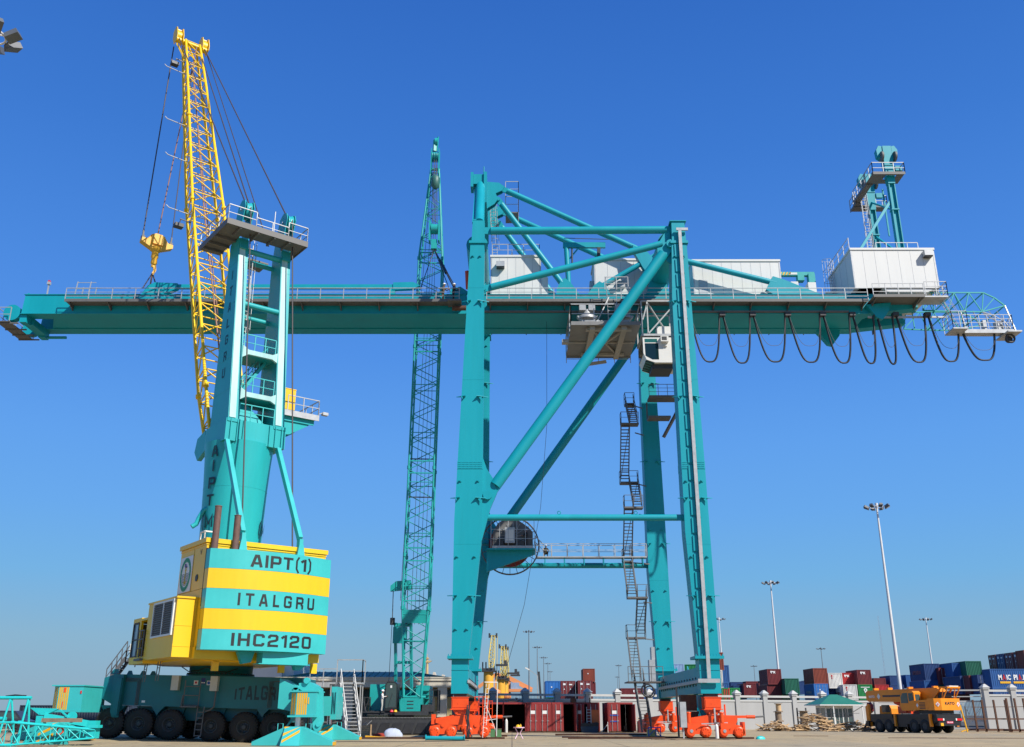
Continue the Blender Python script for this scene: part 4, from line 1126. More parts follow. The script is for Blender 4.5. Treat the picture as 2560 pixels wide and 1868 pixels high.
for x in (6.5, 9.6):
    mt.piece()
    for dx in (-.4, .4):
        mt.box(x + dx - .28, x + dx + .28, 76.1, 76.9, 34.5, 35.0)
    mt.lathe([(.75, -.15), (.75, .1), (.35, .3), (.35, .7)], (x, 76.5, 33.9), 'z', n=14)
    mt.prism([(x - .9, 34.0), (x + .9, 34.0), (x + .25, 33.2), (x - .25, 33.2)], 'y', 76.2, 76.8)
mt.build('drive_motor', GALV, trol)
r_ = MB(TT); railing(r_, [(5.0, 82.6, 32.8), (5.0, 75.0, 32.8), (10.9, 75.0, 32.8), (10.9, 78.5, 32.8)], 1.75, 1.9, mids=1, r=.04); railing(r_, [(5.0, 82.6, 32.0), (10.9, 82.6, 32.0)], .8, 1.4, mids=1)
r_.bar((7.2, 75, 32.9), (8.3, 75.2, 35.3), .08); r_.build('handrail', GALV, trol)
r_ = MB(TT); ladder(r_, (8.6, 75.2, 33.0), (8.5, 75.3, 37.2), (1, 0, 0), .8, step=.34); railing(r_, [(8.0, 75.2, 36.0), (10.0, 75.2, 36.0)], 1.2, 1.0); r_.build('access_ladder', GALV, trol)
MB(TT).box(4.35, 4.9, 77.4, 78.0, 32.0, 32.3).bar((8.6, 82.2, 32.0), (6.6, 81.4, 31.4), .12, .3).build('floodlight', BEIGE, trol)
# cabin frame and cabin
cf = MB(TT)
X0, X1, Yc0, Yc1 = 10.95, 13.8, 74.7, 77.6
for a, b in (((X0, Yc0, 31.6), (X0, Yc0, 34.7)), ((X1, Yc0, 31.6), (X1, Yc0, 34.7)), ((X0 + .5, Yc0, 31.6), (X0 + .5, Yc0, 34.7)), ((X0 + .5, Yc0, 31.7), (X1, Yc0, 34.4)), ((X0 + .5, Yc0, 34.6), (X1 - .5, Yc0 + 2.4, 33.0)), ((X0, Yc0, 34.7), (X1, Yc0, 34.7)), ((X0, Yc1, 31.6), (X0, Yc1, 34.7)), ((X1, Yc1, 31.6), (X1, Yc1, 34.7)), ((X0, Yc1, 34.6), (X1, Yc1, 34.6)), ((X0 + .1, Yc0, 33.0), (X0 + .5, Yc0, 34.4))):
    cf.bar(a, b, .11)
cf.box(X0 - .1, X1 + .1, Yc0 - .1, Yc1 + .1, 31.5, 31.68)
cf = cf.build('cabin_frame', GALV, trol)
MB(TT).box(12.35, 13.5, 75.6, 76.6, 31.7, 32.75).build('power_cabinet', WHITEC, trol)
cb = MB(TT).prism([(X0, 31.42), (X0, 30.0), (X0 + .25, 29.4), (X0 + .95, 29.15), (X1, 29.15), (X1, 31.42)], 'y', Yc0, Yc1).build('operator_cabin', WHITEC, trol)
MB(TT).prism([(X0 + .16, 30.95), (X0 + .16, 31.25), (X0 + 1.2, 31.25), (X0 + 1.2, 30.95)], 'y', Yc0 - .02, Yc0 - .002).build('upper_window', GLASSG, cb)
MB(TT).prism([(X0 + .16, 30.85), (X0 + .18, 29.75), (X0 + .75, 29.42), (X0 + 1.28, 29.42), (X0 + 1.28, 30.85)], 'y', Yc0 - .02, Yc0 - .002).build('side_window', GLASSD, cb)
MB(TT).hexa([(X0 - .02, Yc0 + .15, 29.95), (X0 - .02, Yc1 - .15, 29.95), (X0 + .0, Yc1 - .15, 31.25), (X0 + .0, Yc0 + .15, 31.25), (X0 - .04, Yc0 + .15, 29.95), (X0 - .04, Yc1 - .15, 29.95), (X0 - .03, Yc1 - .15, 31.25), (X0 - .03, Yc0 + .15, 31.25)]).build('front_window', GLASSD, cb)
MB(TT).hexa([(X0 + .2, Yc0 + .1, 29.38), (X0 + .9, Yc0 + .1, 29.14), (X0 + .9, Yc1 - .3, 29.14), (X0 + .2, Yc1 - .3, 29.38), (X0 + .18, Yc0 + .1, 29.35), (X0 + .88, Yc0 + .1, 29.1), (X0 + .88, Yc1 - .3, 29.1), (X0 + .18, Yc1 - .3, 29.35)]).build('floor_window', GLASSG, cb)
wb = MB(TT)
for i in range(5):
    y = lerp(Yc0 + .2, Yc1 - .4, i / 4); wb.bar((X0 + .17, y, 29.33), (X0 + .9, y, 29.07), .04)
wb.build('window_bar', DARK, cb)
ac = MB(TT).box(12.4, 13.05, Yc0 - .42, Yc0 - .003, 30.88, 31.36).build('ac_unit', WHITEC, cb)
MB(TT).box(12.48, 12.9, Yc0 - .43, Yc0 - .422, 30.98, 31.3).build('grille', DARK, ac)
MB(TT).box(12.6, 12.95, Yc0 - .14, Yc0 - .002, 30.55, 30.6).tube((13.55, Yc0 - .06, 29.4), (13.55, Yc0 - .06, 31.5), .04, n=6).build('rain_lip', WHITEC, cb)
MB(TT).box(11.7, 13.4, Yc0 + .4, Yc1 - .4, 28.75, 29.14).build('under_box', DARK, trol)
# ================================================================== mobile harbour crane on rubber tyres
MC = Vector((-18.4, 61.8, 0.0)); PSI = rad(37.5)
mob = thing('mobile_harbour_crane', 'large rubber tyred harbour crane with striped yellow and turquoise counterweight and yellow lattice boom', 'mobile crane', MC, PSI)
TC = Matrix.Rotation(-PSI, 4, 'Z') @ Matrix.Translation((0, 0, .02)) @ Matrix.Rotation(0.019, 4, 'Y')     # chassis frame
TW = Matrix.Rotation(-PSI, 4, 'Z')
# ---- chassis
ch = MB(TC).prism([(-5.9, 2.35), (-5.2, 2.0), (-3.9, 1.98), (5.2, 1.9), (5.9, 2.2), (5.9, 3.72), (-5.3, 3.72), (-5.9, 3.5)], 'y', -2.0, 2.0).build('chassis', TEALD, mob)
MB(TC).box(-3.9, 5.2, -1.2, 1.2, 1.2, 1.97).build('axle_frame', TEALD, ch)
for i in range(6):
    cx = [-5.1, -3.4, -1.6, .83, 2.75, 4.55][i]
    MB(TC).prism([(cx - .55, 1.95), (cx + .55, 1.95), (cx + .2, .9), (cx - .2, .9)], 'y', -1.4, -1.25).build('axle_arm', TEALD, ch)
    for sy in (-1, 1):
        gx = MC.x + cx
        T = TW @ Matrix.Translation((cx, sy * 2.02, .84 + ground_z(gx, MC.y + sy * 2)))
        w = MB(T).lathe([(.36, -.29), (.5, -.31), (.72, -.3), (.8, -.24), (.8, .24), (.72, .3), (.36, .29)], (0, 0, 0), 'y', n=36, cap=False)
        tr = MB(T)
        for k in range(30):
            t = 2 * math.pi * k / 30; c, s_ = math.cos(t), math.sin(t)
            for yy0, yy1, dk in ((-.31, -.04, 0), (.04, .31, .5)):
                t2 = t + dk * 2 * math.pi / 30; c, s_ = math.cos(t2), math.sin(t2)
                rd = Vector((c, 0, s_)); tg_ = Vector((-s_, 0, c)) * .05
                tr.hexa([rd * .74 - tg_ + Vector((0, yy0, 0)), rd * .74 + tg_ + Vector((0, yy0, 0)), rd * .74 + tg_ + Vector((0, yy1, 0)), rd * .74 - tg_ + Vector((0, yy1, 0)),
                         rd * .845 - tg_ + Vector((0, yy0 * .85, 0)), rd * .845 + tg_ + Vector((0, yy0 * .85, 0)), rd * .845 + tg_ + Vector((0, yy1 * .85, 0)), rd * .845 - tg_ + Vector((0, yy1 * .85, 0))])
        ty = w.build('tyre', BLACK, mob)
        tr.build('tread_lugs', BLACK, ty, kind='stuff')
        MB(T).lathe([(.37, .2), (.37, -.26), (.4, -.3), (.38, -.32), (.34, -.27), (.28, -.08), (.17, -.06), (.15, -.22), (.11, -.24)], (0, 0, 0), 'y', n=24).build('rim', mat('wheel_rim_dark', (.035, .045, .05), .5, dirt=.4, dirtcol=(.1, .085, .06)), ty)
        nb_ = MB(T)
        for k in range(10):
            t = 2 * math.pi * k / 10
            nb_.tube((.225 * math.cos(t), -.11, .225 * math.sin(t)), (.225 * math.cos(t), -.06, .225 * math.sin(t)), .022, n=6)
        nb_.build('wheel_nuts', GALVD, ty, kind='stuff')
# fenders between wheels
for x0, x1 in ((-5.9, -4.4), (-2.9, -2.1), (3.3, 4.1)):
    MB(TC).prism([(x0, 1.97), (x1, 1.97), (x1 - .3, 1.65), (x0 + .4, 1.45)], 'y', -1.99, -1.5).build('wheel_arch', TEALD, ch)
# pedestal
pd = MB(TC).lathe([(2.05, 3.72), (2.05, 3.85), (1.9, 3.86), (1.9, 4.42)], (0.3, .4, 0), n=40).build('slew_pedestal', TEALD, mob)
bl = MB(TC)
for k in range(60):
    t = 2 * math.pi * k / 60
    bl.box(.3 + 1.97 * math.cos(t) - .04, .3 + 1.97 * math.cos(t) + .04, .4 + 1.97 * math.sin(t) - .04, .4 + 1.97 * math.sin(t) + .04, 3.851, 3.93)
bl.build('bolt_ring', DARK, pd, kind='stuff')
MB(TC).path([(-1.75, -.9, 4.25), (-1.2, -1.25, 3.98), (-.5, -1.5, 4.05), (0, -1.6, 4.25), (.6, -1.62, 4.0), (1.2, -1.5, 3.97), (1.7, -1.1, 4.2)], .03, 5).build('slew_hose', CABLE, pd)
# chassis side fittings
for cx, zt, w_ in ((-1.55, 3.72, .42), (.75, 3.72, .42)):
    MB(TC).box(cx - w_ / 2, cx + w_ / 2, -2.42, -2.005, zt - .85, zt - .02).build('battery_cabinet', mat('pale_grey_box', (.5, .5, .46), .5), ch)
sg = MB(TC).box(-.55, -.3, -2.02, -2.004, 3.2, 3.45).build('warning_sign', WHITEC, ch)
MB(TC).lathe([(.07, -.003), (.07, .003)], (-.425, -2.025, 3.33), 'y', n=12).build('sign_disc', REDP, sg)
sg = MB(TC).box(-.12, .12, -2.02, -2.004, 3.25, 3.6).build('notice_board', mat('dark_blue_notice', (.015, .03, .16), .5), ch)
MB(TC).box(-.1, -.02, -2.026, -2.021, 3.3, 3.36).box(.02, .1, -2.026, -2.021, 3.3, 3.36).build('notice_mark', WLET, sg)
sg = MB(TC).box(.22, .45, -2.02, -2.004, 3.2, 3.45).build('mandatory_sign', WHITEC, ch)
MB(TC).lathe([(.09, -.003), (.09, .003)], (.335, -2.025, 3.325), 'y', n=14).build('sign_disc', BLUEP, sg)
MB(TC).box(-3.5, -3.3, -2.02, -2.004, 2.15, 2.27).build('maker_plate', WLET, ch)
st = MB(TC)
for x in (-.95, -.05): st.bar((x, -2.3, 2.0), (x, -2.3, 3.45), .05)
for z in (2.05, 2.6, 3.1): st.bar((-.95, -2.3, z), (-.05, -2.3, z), .05)
st.box(-.98, -.02, -2.75, -2.005, 1.93, 2.0)
for x in (.02, .4):
    st.bar((x, -2.6, .35), (x, -2.55, 1.98), .05)
for i in range(5): st.bar((.02, -2.6, .4 + i * .32), (.4, -2.6, .4 + i * .32), .05)
st.path([(-1.0, -2.3, 2.6), (-1.02, -2.4, 2.1), (-.9, -2.45, 1.9)], .05, 6).path([(.9, -2.3, 2.9), (.9, -2.35, 2.0), (.7, -2.4, 1.8), (.45, -2.4, 1.75)], .05, 6)
st.build('access_steps', GALVD, mob)
pipes = MB(TC)
for i in range(4):
    o = i * .055
    pipes.path([(-4.75, -2.05, 3.5 - o), (-3.7 - o, -2.05, 3.5 - o), (-3.7 - o, -2.05, 2.0)], .016, 5)
pipes.build('hydraulic_pipe', GALVD, ch)
pp = MB(TC)
for i in range(4):
    pp.path([(3.95 + i * .07, -2.05, 2.0), (3.95 + i * .07, -2.05, 3.45), (5.0, -2.05, 3.5 + i * .03)], .016, 5)
pp.build('hydraulic_pipe', GALVD, ch)
lg = MB(TC)
for x in (-5.55, -4.6, -3.8, -3.2):
    lg.piece().prism([(x - .18, 3.72), (x + .18, 3.72), (x + .08, 3.95), (x - .08, 3.95)], 'y', -1.6, -1.5)
lg.build('lifting_lug', TEALD, ch)
# curved stencil lettering on the chassis
def arch(x, y):
    u = (x - 1.45) / 1.45
    hgt = y * (1.0 - .28 * u * u)
    return Vector((1.95 + x, -2.008, 2.42 + hgt + .0))
block_text('ITALGRU', 2.9, .82, LETTERT, 'maker_lettering', ch, arch, stroke=.2, gap=.2, T=TC)
# ---- outriggers
def outrigger(x0, x1, y0, y1, z0, z1, sgn, name='outrigger'):
    o = MB(TW).prism([(x0, y0), (x0 + .35, y0 - .28 if sgn < 0 else y0 + .28), (x1, y0 - .28 if sgn < 0 else y0 + .28), (x1, y1), (x0, y1)], 'z', z0, z1).build(name, TEALC, mob)
    ys = y0 - .28 if sgn < 0 else y0 + .28
    if sgn < 0:
        MB(TW).box(x0 - .05, x1 + .05, y0 - .33, y1, z1 + .002, z1 + .07).box(x0 - .06, x1 + .02, y0 - .34, y1, z0 - .09, z0 - .002).build('outrigger_rim', TEALC, o)
        for k in range(5):
            x = x0 + .4 + k * .115
            MB(TW).box(x, x + .085, ys - .008, ys - .003, z0 + .04, z1 - .05).build('yellow_stripe', STRIPE, o)
        d = Vector((.35, -.28, 0)).normalized(); nn = Vector((-.28, -.35, 0)).normalized() * .006
        for k in range(2):
            a = Vector((x0, y0, 0)) + d * (.06 + .2 * k) + nn; b_ = a + d * .13
            MB(TW).hexa([a + Vector((0, 0, z0 + .05)), b_ + Vector((0, 0, z0 + .05)), b_ - nn * .5 + Vector((0, 0, z0 + .05)), a - nn * .5 + Vector((0, 0, z0 + .05)), a + Vector((0, 0, z1 - .06)), b_ + Vector((0, 0, z1 - .06)), b_ - nn * .5 + Vector((0, 0, z1 - .06)), a - nn * .5 + Vector((0, 0, z1 - .06))]).build('yellow_stripe', STRIPE, o)
    return o
ol = outrigger(-7.6, -5.85, -4.4, -1.5, 1.78, 3.08, -1)
MB(TW).piece().box(-6.95, -6.83, -4.7, -4.69, 2.75, 3.0).piece().box(-6.95, -6.9, -4.7, -4.69, 1.95, 2.25).build('red_reflector', mat('orange_red', (.8, .06, .01), .5), ol)
MB(TW).box(-6.0, -5.92, -4.71, -4.69, 2.68, 2.84).build('tail_lamp', LRED, ol)
MB(TC).prism([(-5.2, 3.7), (-4.6, 3.7), (-4.6, 1.3), (-4.95, 1.3), (-5.1, 1.6)], 'y', -2.45, -2.02).build('outrigger_link', TEALD, mob)
MB(TC).box(-4.95, -4.65, -2.55, -2.452, 1.4, 3.5).build('outrigger_arm', TEALD, mob)
MB(TC).prism([(-5.35, 3.75), (-5.0, 3.75), (-5.05, 4.0), (-5.3, 4.0)], 'y', -2.3, -2.2).build('lifting_lug', TEALD, mob)
orr = outrigger(6.35, 7.75, -6.6, -4.6, 1.52, 2.72, -1)
MB(TW).box(7.2, 7.26, -6.9, -6.883, 2.15, 2.4).box(7.34, 7.4, -6.9, -6.883, 2.1, 2.45).build('yellow_mark', STRIPE, orr)
MB(TW).tube((6.75, -6.3, 1.5), (6.75, -6.3, .75), .16, n=14).build('jack_ram', CHROME, mob)
# outrigger beam and linkage
MB(TW).prism([(5.2, 1.9), (7.0, 1.5), (7.0, 2.6), (5.2, 3.5)], 'y', -4.6, -1.9).build('outrigger_beam', TEALC, mob)
MB(TW).prism([(7.3, 2.85), (7.65, 3.05), (7.95, 2.9), (8.0, 2.4), (8.1, 1.2), (7.95, .75), (7.75, .6), (7.55, .9)], 'y', -6.2, -5.9).tube((7.68, -6.28, 2.75), (7.68, -5.8, 2.75), .14, n=12).tube((7.85, -6.28, 1.05), (7.85, -5.8, 1.05), .12, n=12).build('outrigger_link', TEALC, mob)
MB(TW).prism([(6.3, 3.25), (6.9, 3.3), (7.3, 3.1), (7.3, 2.75), (6.3, 2.75)], 'y', -4.6, -3.2).tube((6.75, -4.75, 3.38), (6.75, -4.4, 3.38), .17, n=12).tube((6.2, -4.9, 3.0), (6.2, -4.6, 3.0), .14, n=12).box(6.08, 6.32, -4.9, -4.6, 2.75, 3.0).build('outrigger_bracket', TEALC, mob)
MB(TW).bar((5.2, -4.5, .2), (6.2, -4.2, 1.6), .1).build('outrigger_strut', TEALC, mob)
of = MB(TW).box(7.9, 8.22, -3.0, -1.0, 1.3, 3.1).build('outrigger', TEALC, mob)
text_obj('INI', .22, 1.2, (7.95, -3.012, 1.6), (1, 0, 0), (0, 0, 1), LETTERT, 'outrigger_lettering', of, bold=.01, T=TW)
MB(TW).box(5.7, 7.1, 4.3, 6.0, 1.5, 2.7).build('outrigger', TEALC, mob)
MB(TW).tube((6.3, 5.8, 1.5), (6.3, 5.8, .9), .16, n=12).build('jack_ram', CHROME, mob)
st = MB(TW)
stair(st, (-7.3, 2.2, 3.3), (-6.2, 2.2, 5.0), (0, 1, 0), .8, hr=1.0); railing(st, [(-6.2, 1.8, 4.4), (-6.2, 1.8, 4.42), (-4.9, 1.8, 4.4)], 1.0, .7); railing(st, [(-6.2, 2.6, 4.9), (-4.9, 2.6, 4.9)], 1.6, 1.3, mids=1, r=.02)
st.build('deck_stair', GALVD, mob)
sg = MB(TW).box(-6.3, -5.9, 2.5, 2.52, 5.35, 5.9).build('white_notice', WHITEC, mob)
MB(TW).box(-6.15, -6.0, 2.49, 2.499, 5.65, 5.78).build('notice_mark', REDP, sg)

# ---- slewing platform and machine house
hz = MB().prism([(-3.75, -6.75), (3.7, -6.75), (3.75, -6.2), (3.75, 1.6), (-3.75, 1.6)], 'z', 4.42, 5.05).build('slew_platform', YEL, mob)
MB().prism([(-3.2, 4.42), (3.4, 4.42), (2.9, 4.34), (-2.7, 4.34)], 'y', -6.0, 1.4).build('platform_keel', YEL, hz)
lg = MB()
for x, y in ((-2.2, -5.9), (1.9, -5.6), (3.82, -5.9)):
    lg.piece().box(x - .18, x + .18, y - .1, y + .1, 3.85, 4.4)
lg.build('tie_down_lug', YEL, hz)
ms = MB().box(-3.7, 3.7, -6.8, -2.75, 5.055, 10.72).build('machine_house', YEL, mob)
MB().box(-3.8, 3.8, -6.9, -2.65, 10.725, 10.98).box(-3.74, 3.74, -6.84, -2.7, 10.6, 10.66).build('roof_edge', YEL, ms)
MB().box(-3.714, -3.702, -6.7, -2.8, 8.15, 8.17).box(-3.714, -3.702, -4.95, -4.93, 8.17, 10.6).build('panel_seam', mat('dark_yellow_seam', (.3, .19, .01), .6), ms)
MB().lathe([(.2, 0), (.2, .03)], (-3.702, -5.75, 8.85), n=16, d=(-1, 0, 0)).build('vent_cap', DARK, ms)
text_obj('V', .3, .32, (-3.705, -5.9, 10.1), (0, -1, 0), (0, 0, 1), DARK, 'panel_mark', ms, bold=.01, depth=.01)
# port emblem
em = MB().box(-3.74, -3.703, -4.9, -2.95, 8.2, 10.25).build('emblem_panel', WHITEC, ms)
ec = Vector((-3.745, -3.92, 9.22))
def ell(r0, r1, n=48, a=.88, b=1.0, off=0):
    q = MB()
    for i in range(n):
        t0, t1 = 2 * math.pi * i / n, 2 * math.pi * (i + 1) / n
        pp_ = []
        for r_, t in ((r1, t0), (r1, t1), (r0, t1), (r0, t0)):
            pp_.append(ec + Vector((-off, r_ * a * math.cos(t), r_ * b * math.sin(t))))
        q.add(pp_, [(0, 1, 2, 3)])
    return q
ell(.72, .97, off=.004).build('emblem_ring', mat('emblem_green', (.02, .28, .12), .5), em)
wv = MB()
for k in range(8):
    z0 = -.62 + k * .09
    half = .86 * math.sqrt(max(0, .70 ** 2 - z0 * z0)) * .98
    for i in range(20):
        ya, yb = lerp(-half, half, i / 20), lerp(-half, half, (i + 1) / 20)
        za, zb = z0 + .025 * math.sin(ya * 22), z0 + .025 * math.sin(yb * 22)
        wv.add([ec + Vector((-.007, ya, za)), ec + Vector((-.007, yb, zb)), ec + Vector((-.007, yb, zb + .035)), ec + Vector((-.007, ya, za + .035))], [(0, 1, 2, 3)])
wv.build('emblem_waves', mat('emblem_slate_blue', (.06, .09, .16), .5), em)
MB().bar(ec + Vector((-.01, 0, -.55)), ec + Vector((-.01, 0, .45)), .05, .02).bar(ec + Vector((-.01, -.16, .25)), ec + Vector((-.01, .16, .25)), .04, .02).bar(ec + Vector((-.01, -.2, -.4)), ec + Vector((-.01, 0, -.55)), .05, .02).bar(ec + Vector((-.01, .2, -.4)), ec + Vector((-.01, 0, -.55)), .05, .02).build('emblem_anchor', mat('emblem_gold', (.55, .45, .06), .5), em)
MB().bar(ec + Vector((-.012, -.2, .42)), ec + Vector((-.012, .2, .52)), .09, .02).bar(ec + Vector((-.012, -.05, .38)), ec + Vector((-.012, .05, .62)), .1, .02).build('emblem_crest', mat('emblem_purple', (.12, .03, .16), .5), em)
rl = MB()
for i in range(24):
    t = 2 * math.pi * i / 24 + .1
    c = ec + Vector((-.008, .845 * .88 * math.cos(t), .845 * math.sin(t)))
    rl.add([c + Vector((0, -.04, -.05)), c + Vector((0, .04, -.05)), c + Vector((0, .025, .05)), c + Vector((0, -.025, .05))], [(0, 1, 2, 3)])
rl.build('emblem_ring_lettering', mat('emblem_dark_green', (.005, .07, .035), .5), em, kind='stuff')
# ---- left side housing with radiator grille
sb = MB().prism([(-4.85, -6.35), (-3.705, -6.35), (-3.705, -1.6), (-4.85, -1.6)], 'z', 4.5, 7.62).build('radiator_housing', YEL, mob)
MB().piece().box(-4.9, -3.71, -6.42, -1.55, 7.622, 7.72).piece().box(-4.87, -3.72, -6.368, -6.352, 6.15, 6.17).piece().box(-4.87, -3.72, -6.368, -6.352, 5.05, 5.065).build('housing_trim', YEL, sb)
gr = MB().box(-4.95, -4.852, -6.05, -2.7, 5.65, 5.75).box(-4.95, -4.852, -6.05, -2.7, 7.5, 7.6).box(-4.96, -4.852, -6.15, -5.95, 5.65, 7.6).box(-4.95, -4.852, -2.8, -2.7, 5.75, 7.5).box(-4.94, -4.852, -4.45, -4.35, 5.75, 7.5).build('grille_frame', WHITEC, sb)
MB().box(-4.88, -4.853, -5.95, -2.8, 5.75, 7.5).build('grille_core', DARK, gr)
for i in range(14):
    z = lerp(5.8, 7.42, i / 13)
    MB().box(-4.925, -4.885, -5.94, -2.81, z, z + .045).build('grille_slat', GALVD, gr)
# ---- driver cabin
cbm = MB().box(-4.85, -3.72, -1.58, 1.0, 4.35, 4.75).box(-4.85, -3.72, -.5, 1.0, 6.75, 6.98).box(-4.85, -3.72, -1.58, -.5, 6.8, 6.92)
cbm.box(-4.85, -4.72, -.5, -.2, 4.76, 6.74).box(-4.85, -4.7, .82, 1.0, 4.76, 6.74).box(-3.9, -3.72, -.5, 1.0, 4.76, 6.74).box(-4.85, -4.0, .9, 1.0, 4.76, 5.2)
cbm = cbm.build('driver_cabin', YEL, mob)
MB().box(-4.82, -4.78, -.19, .81, 4.78, 6.73).box(-4.7, -3.92, .92, .96, 5.21, 6.73).build('cabin_glass', glass_mat('cabin_glass', (.16, .24, .30)), cbm)
wf = MB()
for z in (4.78, 5.75, 6.68): wf.bar((-4.86, -.15, z), (-4.86, .8, z), .06)
for y in (-.15, .8): wf.bar((-4.86, y, 4.78), (-4.86, y, 6.7), .06)
wf.build('window_frame', DARK, cbm)
r_ = MB(); railing(r_, [(-4.95, -1.55, 4.7), (-4.95, -.55, 4.7)], 1.5, .5, mids=2, r=.03); r_.box(-5.05, -4.86, -1.6, -.5, 4.5, 4.62); r_.build('cabin_railing', GALVD, cbm)
MB().box(-4.6, -4.2, -1.3, -.9, 4.8, 5.6).box(-4.5, -4.1, -.9, -.75, 5.2, 6.1).build('cabin_seat', DARK, cbm)
for y in (-.9, -3.2):
    q = MB(); ladder(q, (-4.4, y, 4.4), (-4.45, y, 3.35), (0, 1, 0), .42, step=.3); q.build('hanging_ladder', GALVD, mob)
# ---- counterweight, five curved blocks
def cwy(x): return -(7.5 + .8 * (1 - (x / 3.72) ** 2))
N_ = 20
for k in range(5):
    z0, z1 = 4.87 + k * 1.09, 4.87 + (k + 1) * 1.09 - .012
    xs = [lerp(-3.72, 3.72, i / N_) for i in range(N_ + 1)]
    poly = [(x, cwy(x)) for x in xs] + [(3.72, -6.92), (-3.72, -6.92)]
    cw = MB().prism(poly, 'z', z0, z1).build('counterweight_block', TEALC if k % 2 == 0 else YEL, mob)
    if k in (0, 2, 4):
        tx, w_, h_, x0, zz0, gp = {4: ('AIPT(1)', 3.85, .70, -1.6, z0 + .16, .14), 2: ('ITALGRU', 4.7, .68, -2.1, z0 + .2, .42), 0: ('IHC2120', 4.8, .68, -2.25, z0 + .22, .2)}[k]
        def wp(x, y, x0=x0, zz0=zz0): return Vector((x0 + x, cwy(x0 + x) - .006, zz0 + y))
        block_text(tx, w_, h_, LETTER, 'counterweight_lettering', cw, wp, gap=gp)
MB().prism([(-.5, 4.2), (2.6, 4.2), (2.6, 4.24), (2.45, 4.24), (2.45, 4.8), (2.6, 4.86), (-.5, 4.86), (-.3, 4.8), (-.3, 4.24), (-.5, 4.24)], 'y', -7.9, -7.1).build('winch_tray', TEALC, mob)
MB().piece().prism([(-1.5, 4.86), (-.52, 4.86), (-.7, 4.3), (-1.2, 4.2)], 'y', -7.3, -6.95).piece().prism([(1.9, 4.19), (2.6, 4.19), (2.3, 3.95), (2.0, 3.95)], 'y', -7.3, -6.95).build('support_bracket', TEAL2, mob)
# exhaust stacks
for x, zt in ((-3.35, 12.75), (-2.15, 12.35)):
    MB().tube((x, -7.05, 10.33 if x > -3 else 8.0), (x + .0, -7.05, zt), .19, n=14).lathe([(.2, 0), (.22, .04), (.17, .06)], (x, -7.05, zt), n=14).build('exhaust_stack', PIPEBR, mob)
MB().box(-3.72, -3.3, -6.915, -6.81, 7.2, 10.4).build('exhaust_shield', BLACK, mob)
# ---- column
cl = MB().lathe([(1.9, 10.5), (1.94, 13), (2.02, 15.5), (2.12, 17.3), (2.2, 18.2)], (0.05, -.55, 0), n=48).build('tower_column', TEAL2, mob)
MB().lathe([(2.02, 0), (2.02, .03)], (0.05, -.55, 15.2), n=48).build('weld_seam', TEAL2, cl)
def colw(th0, zc, hh, ww):
    def f(x, y, th0=th0):
        th = th0 + (x - ww / 2) / 1.94
        return Vector((.05 + 1.945 * math.cos(th), -.55 + 1.945 * math.sin(th), zc + y))
    return f
th_l = rad(206)
def colr(z): return lerp(1.9, 2.2, (z - 10.5) / 7.7) + .02
def cwarp(th0, zc, ww):
    def f(x, y):
        r_ = colr(zc + y); th = th0 + (x - ww / 2) / r_
        return Vector((.05 + r_ * math.cos(th), -.55 + r_ * math.sin(th), zc + y))
    return f
for i, (c_, zc) in enumerate((('A', 17.1), ('I', 16.15), ('P', 15.05), ('T', 13.95))):
    w_ = .14 if c_ == 'I' else .6
    block_text(c_, w_, .74, LETTERT, 'column_letter', cl, cwarp(th_l - .02 * i, zc, w_), stroke=.17)
block_text('(M)', 1.5, .78, LETTERT, 'column_letter', cl, cwarp(th_l - .05, 12.6, 1.5), stroke=.17)
block_text('(M', 1.1, .85, LETTERT, 'column_letter', cl, cwarp(rad(-40), 12.3, 1.1), stroke=.17)
MB().path([(-1.75, -.9, 13.9), (-2.0, -.8, 13.7), (-2.2, -.7, 13.2), (-2.3, -.65, 12.85), (-2.55, -.6, 12.65)], .15, 10).build('column_hose', TEAL2, cl)
r_ = MB(); railing(r_, [(-2.6, -2.5, 11.0), (-2.6, -3.2, 11.0), (-2.0, -3.2, 11.0)], 1.0, .6, mids=1, r=.04); r_.build('roof_railing', WHITEC, mob)
MB().box(-1.3, 2.6, -5.0, -4.2, 10.99, 11.15).path([(0.9, -5.6, 11.0), (1.8, -5.3, 11.1), (2.7, -5.2, 11.02)], .12, 6).build('roof_hatch', TEALC, mob)
# collar
TX = .3
co = MB().prism([(-2.05 + TX, -2.5), (2.05 + TX, -2.5), (2.05 + TX, .9), (1.6 + TX, 2.6), (-1.6 + TX, 2.6), (-2.05 + TX, .9)], 'z', 18.05, 19.5).build('tower_collar', TEAL2, mob)
cr = MB()
for x in (-1.75, -1.3, -.9, .9, 1.3, 1.75):
    cr.piece().box(x + TX - .025, x + TX + .025, -2.62, -2.502, 18.06, 19.48)
cr.build('stiffener', TEAL2, co)
MB().prism([(-2.4, .2), (-2.05, -1.4), (-2.05, 1.4), (-2.4, 1.4)], 'z', 17.6, 19.4).build('boom_foot_bracket', TEAL2, co) if False else None
# inclined braces from collar to counterweight
for sx in (-1, 1):
    a = Vector((1.75 * sx + TX * .6, -2.45, 18.0)); b = Vector((1.8 * sx + .1, -6.85, 11.5))
    s_ = MB().bar(a, b, .26, .34).build('tower_brace', TEALC, mob)
    MB().piece().box(b.x - .12, b.x + .12, b.y - .25, b.y + .15, 10.98, 11.45).piece().prism([(b.x - .25, 10.35), (b.x + .25, 10.35), (b.x + .14, 11.1), (b.x - .14, 11.1)], 'y', b.y - .3, b.y - .1).piece().box(a.x - .1, a.x + .1, a.y - .1, a.y + .1, 17.75, 18.04).build('brace_lug', TEALC, s_)
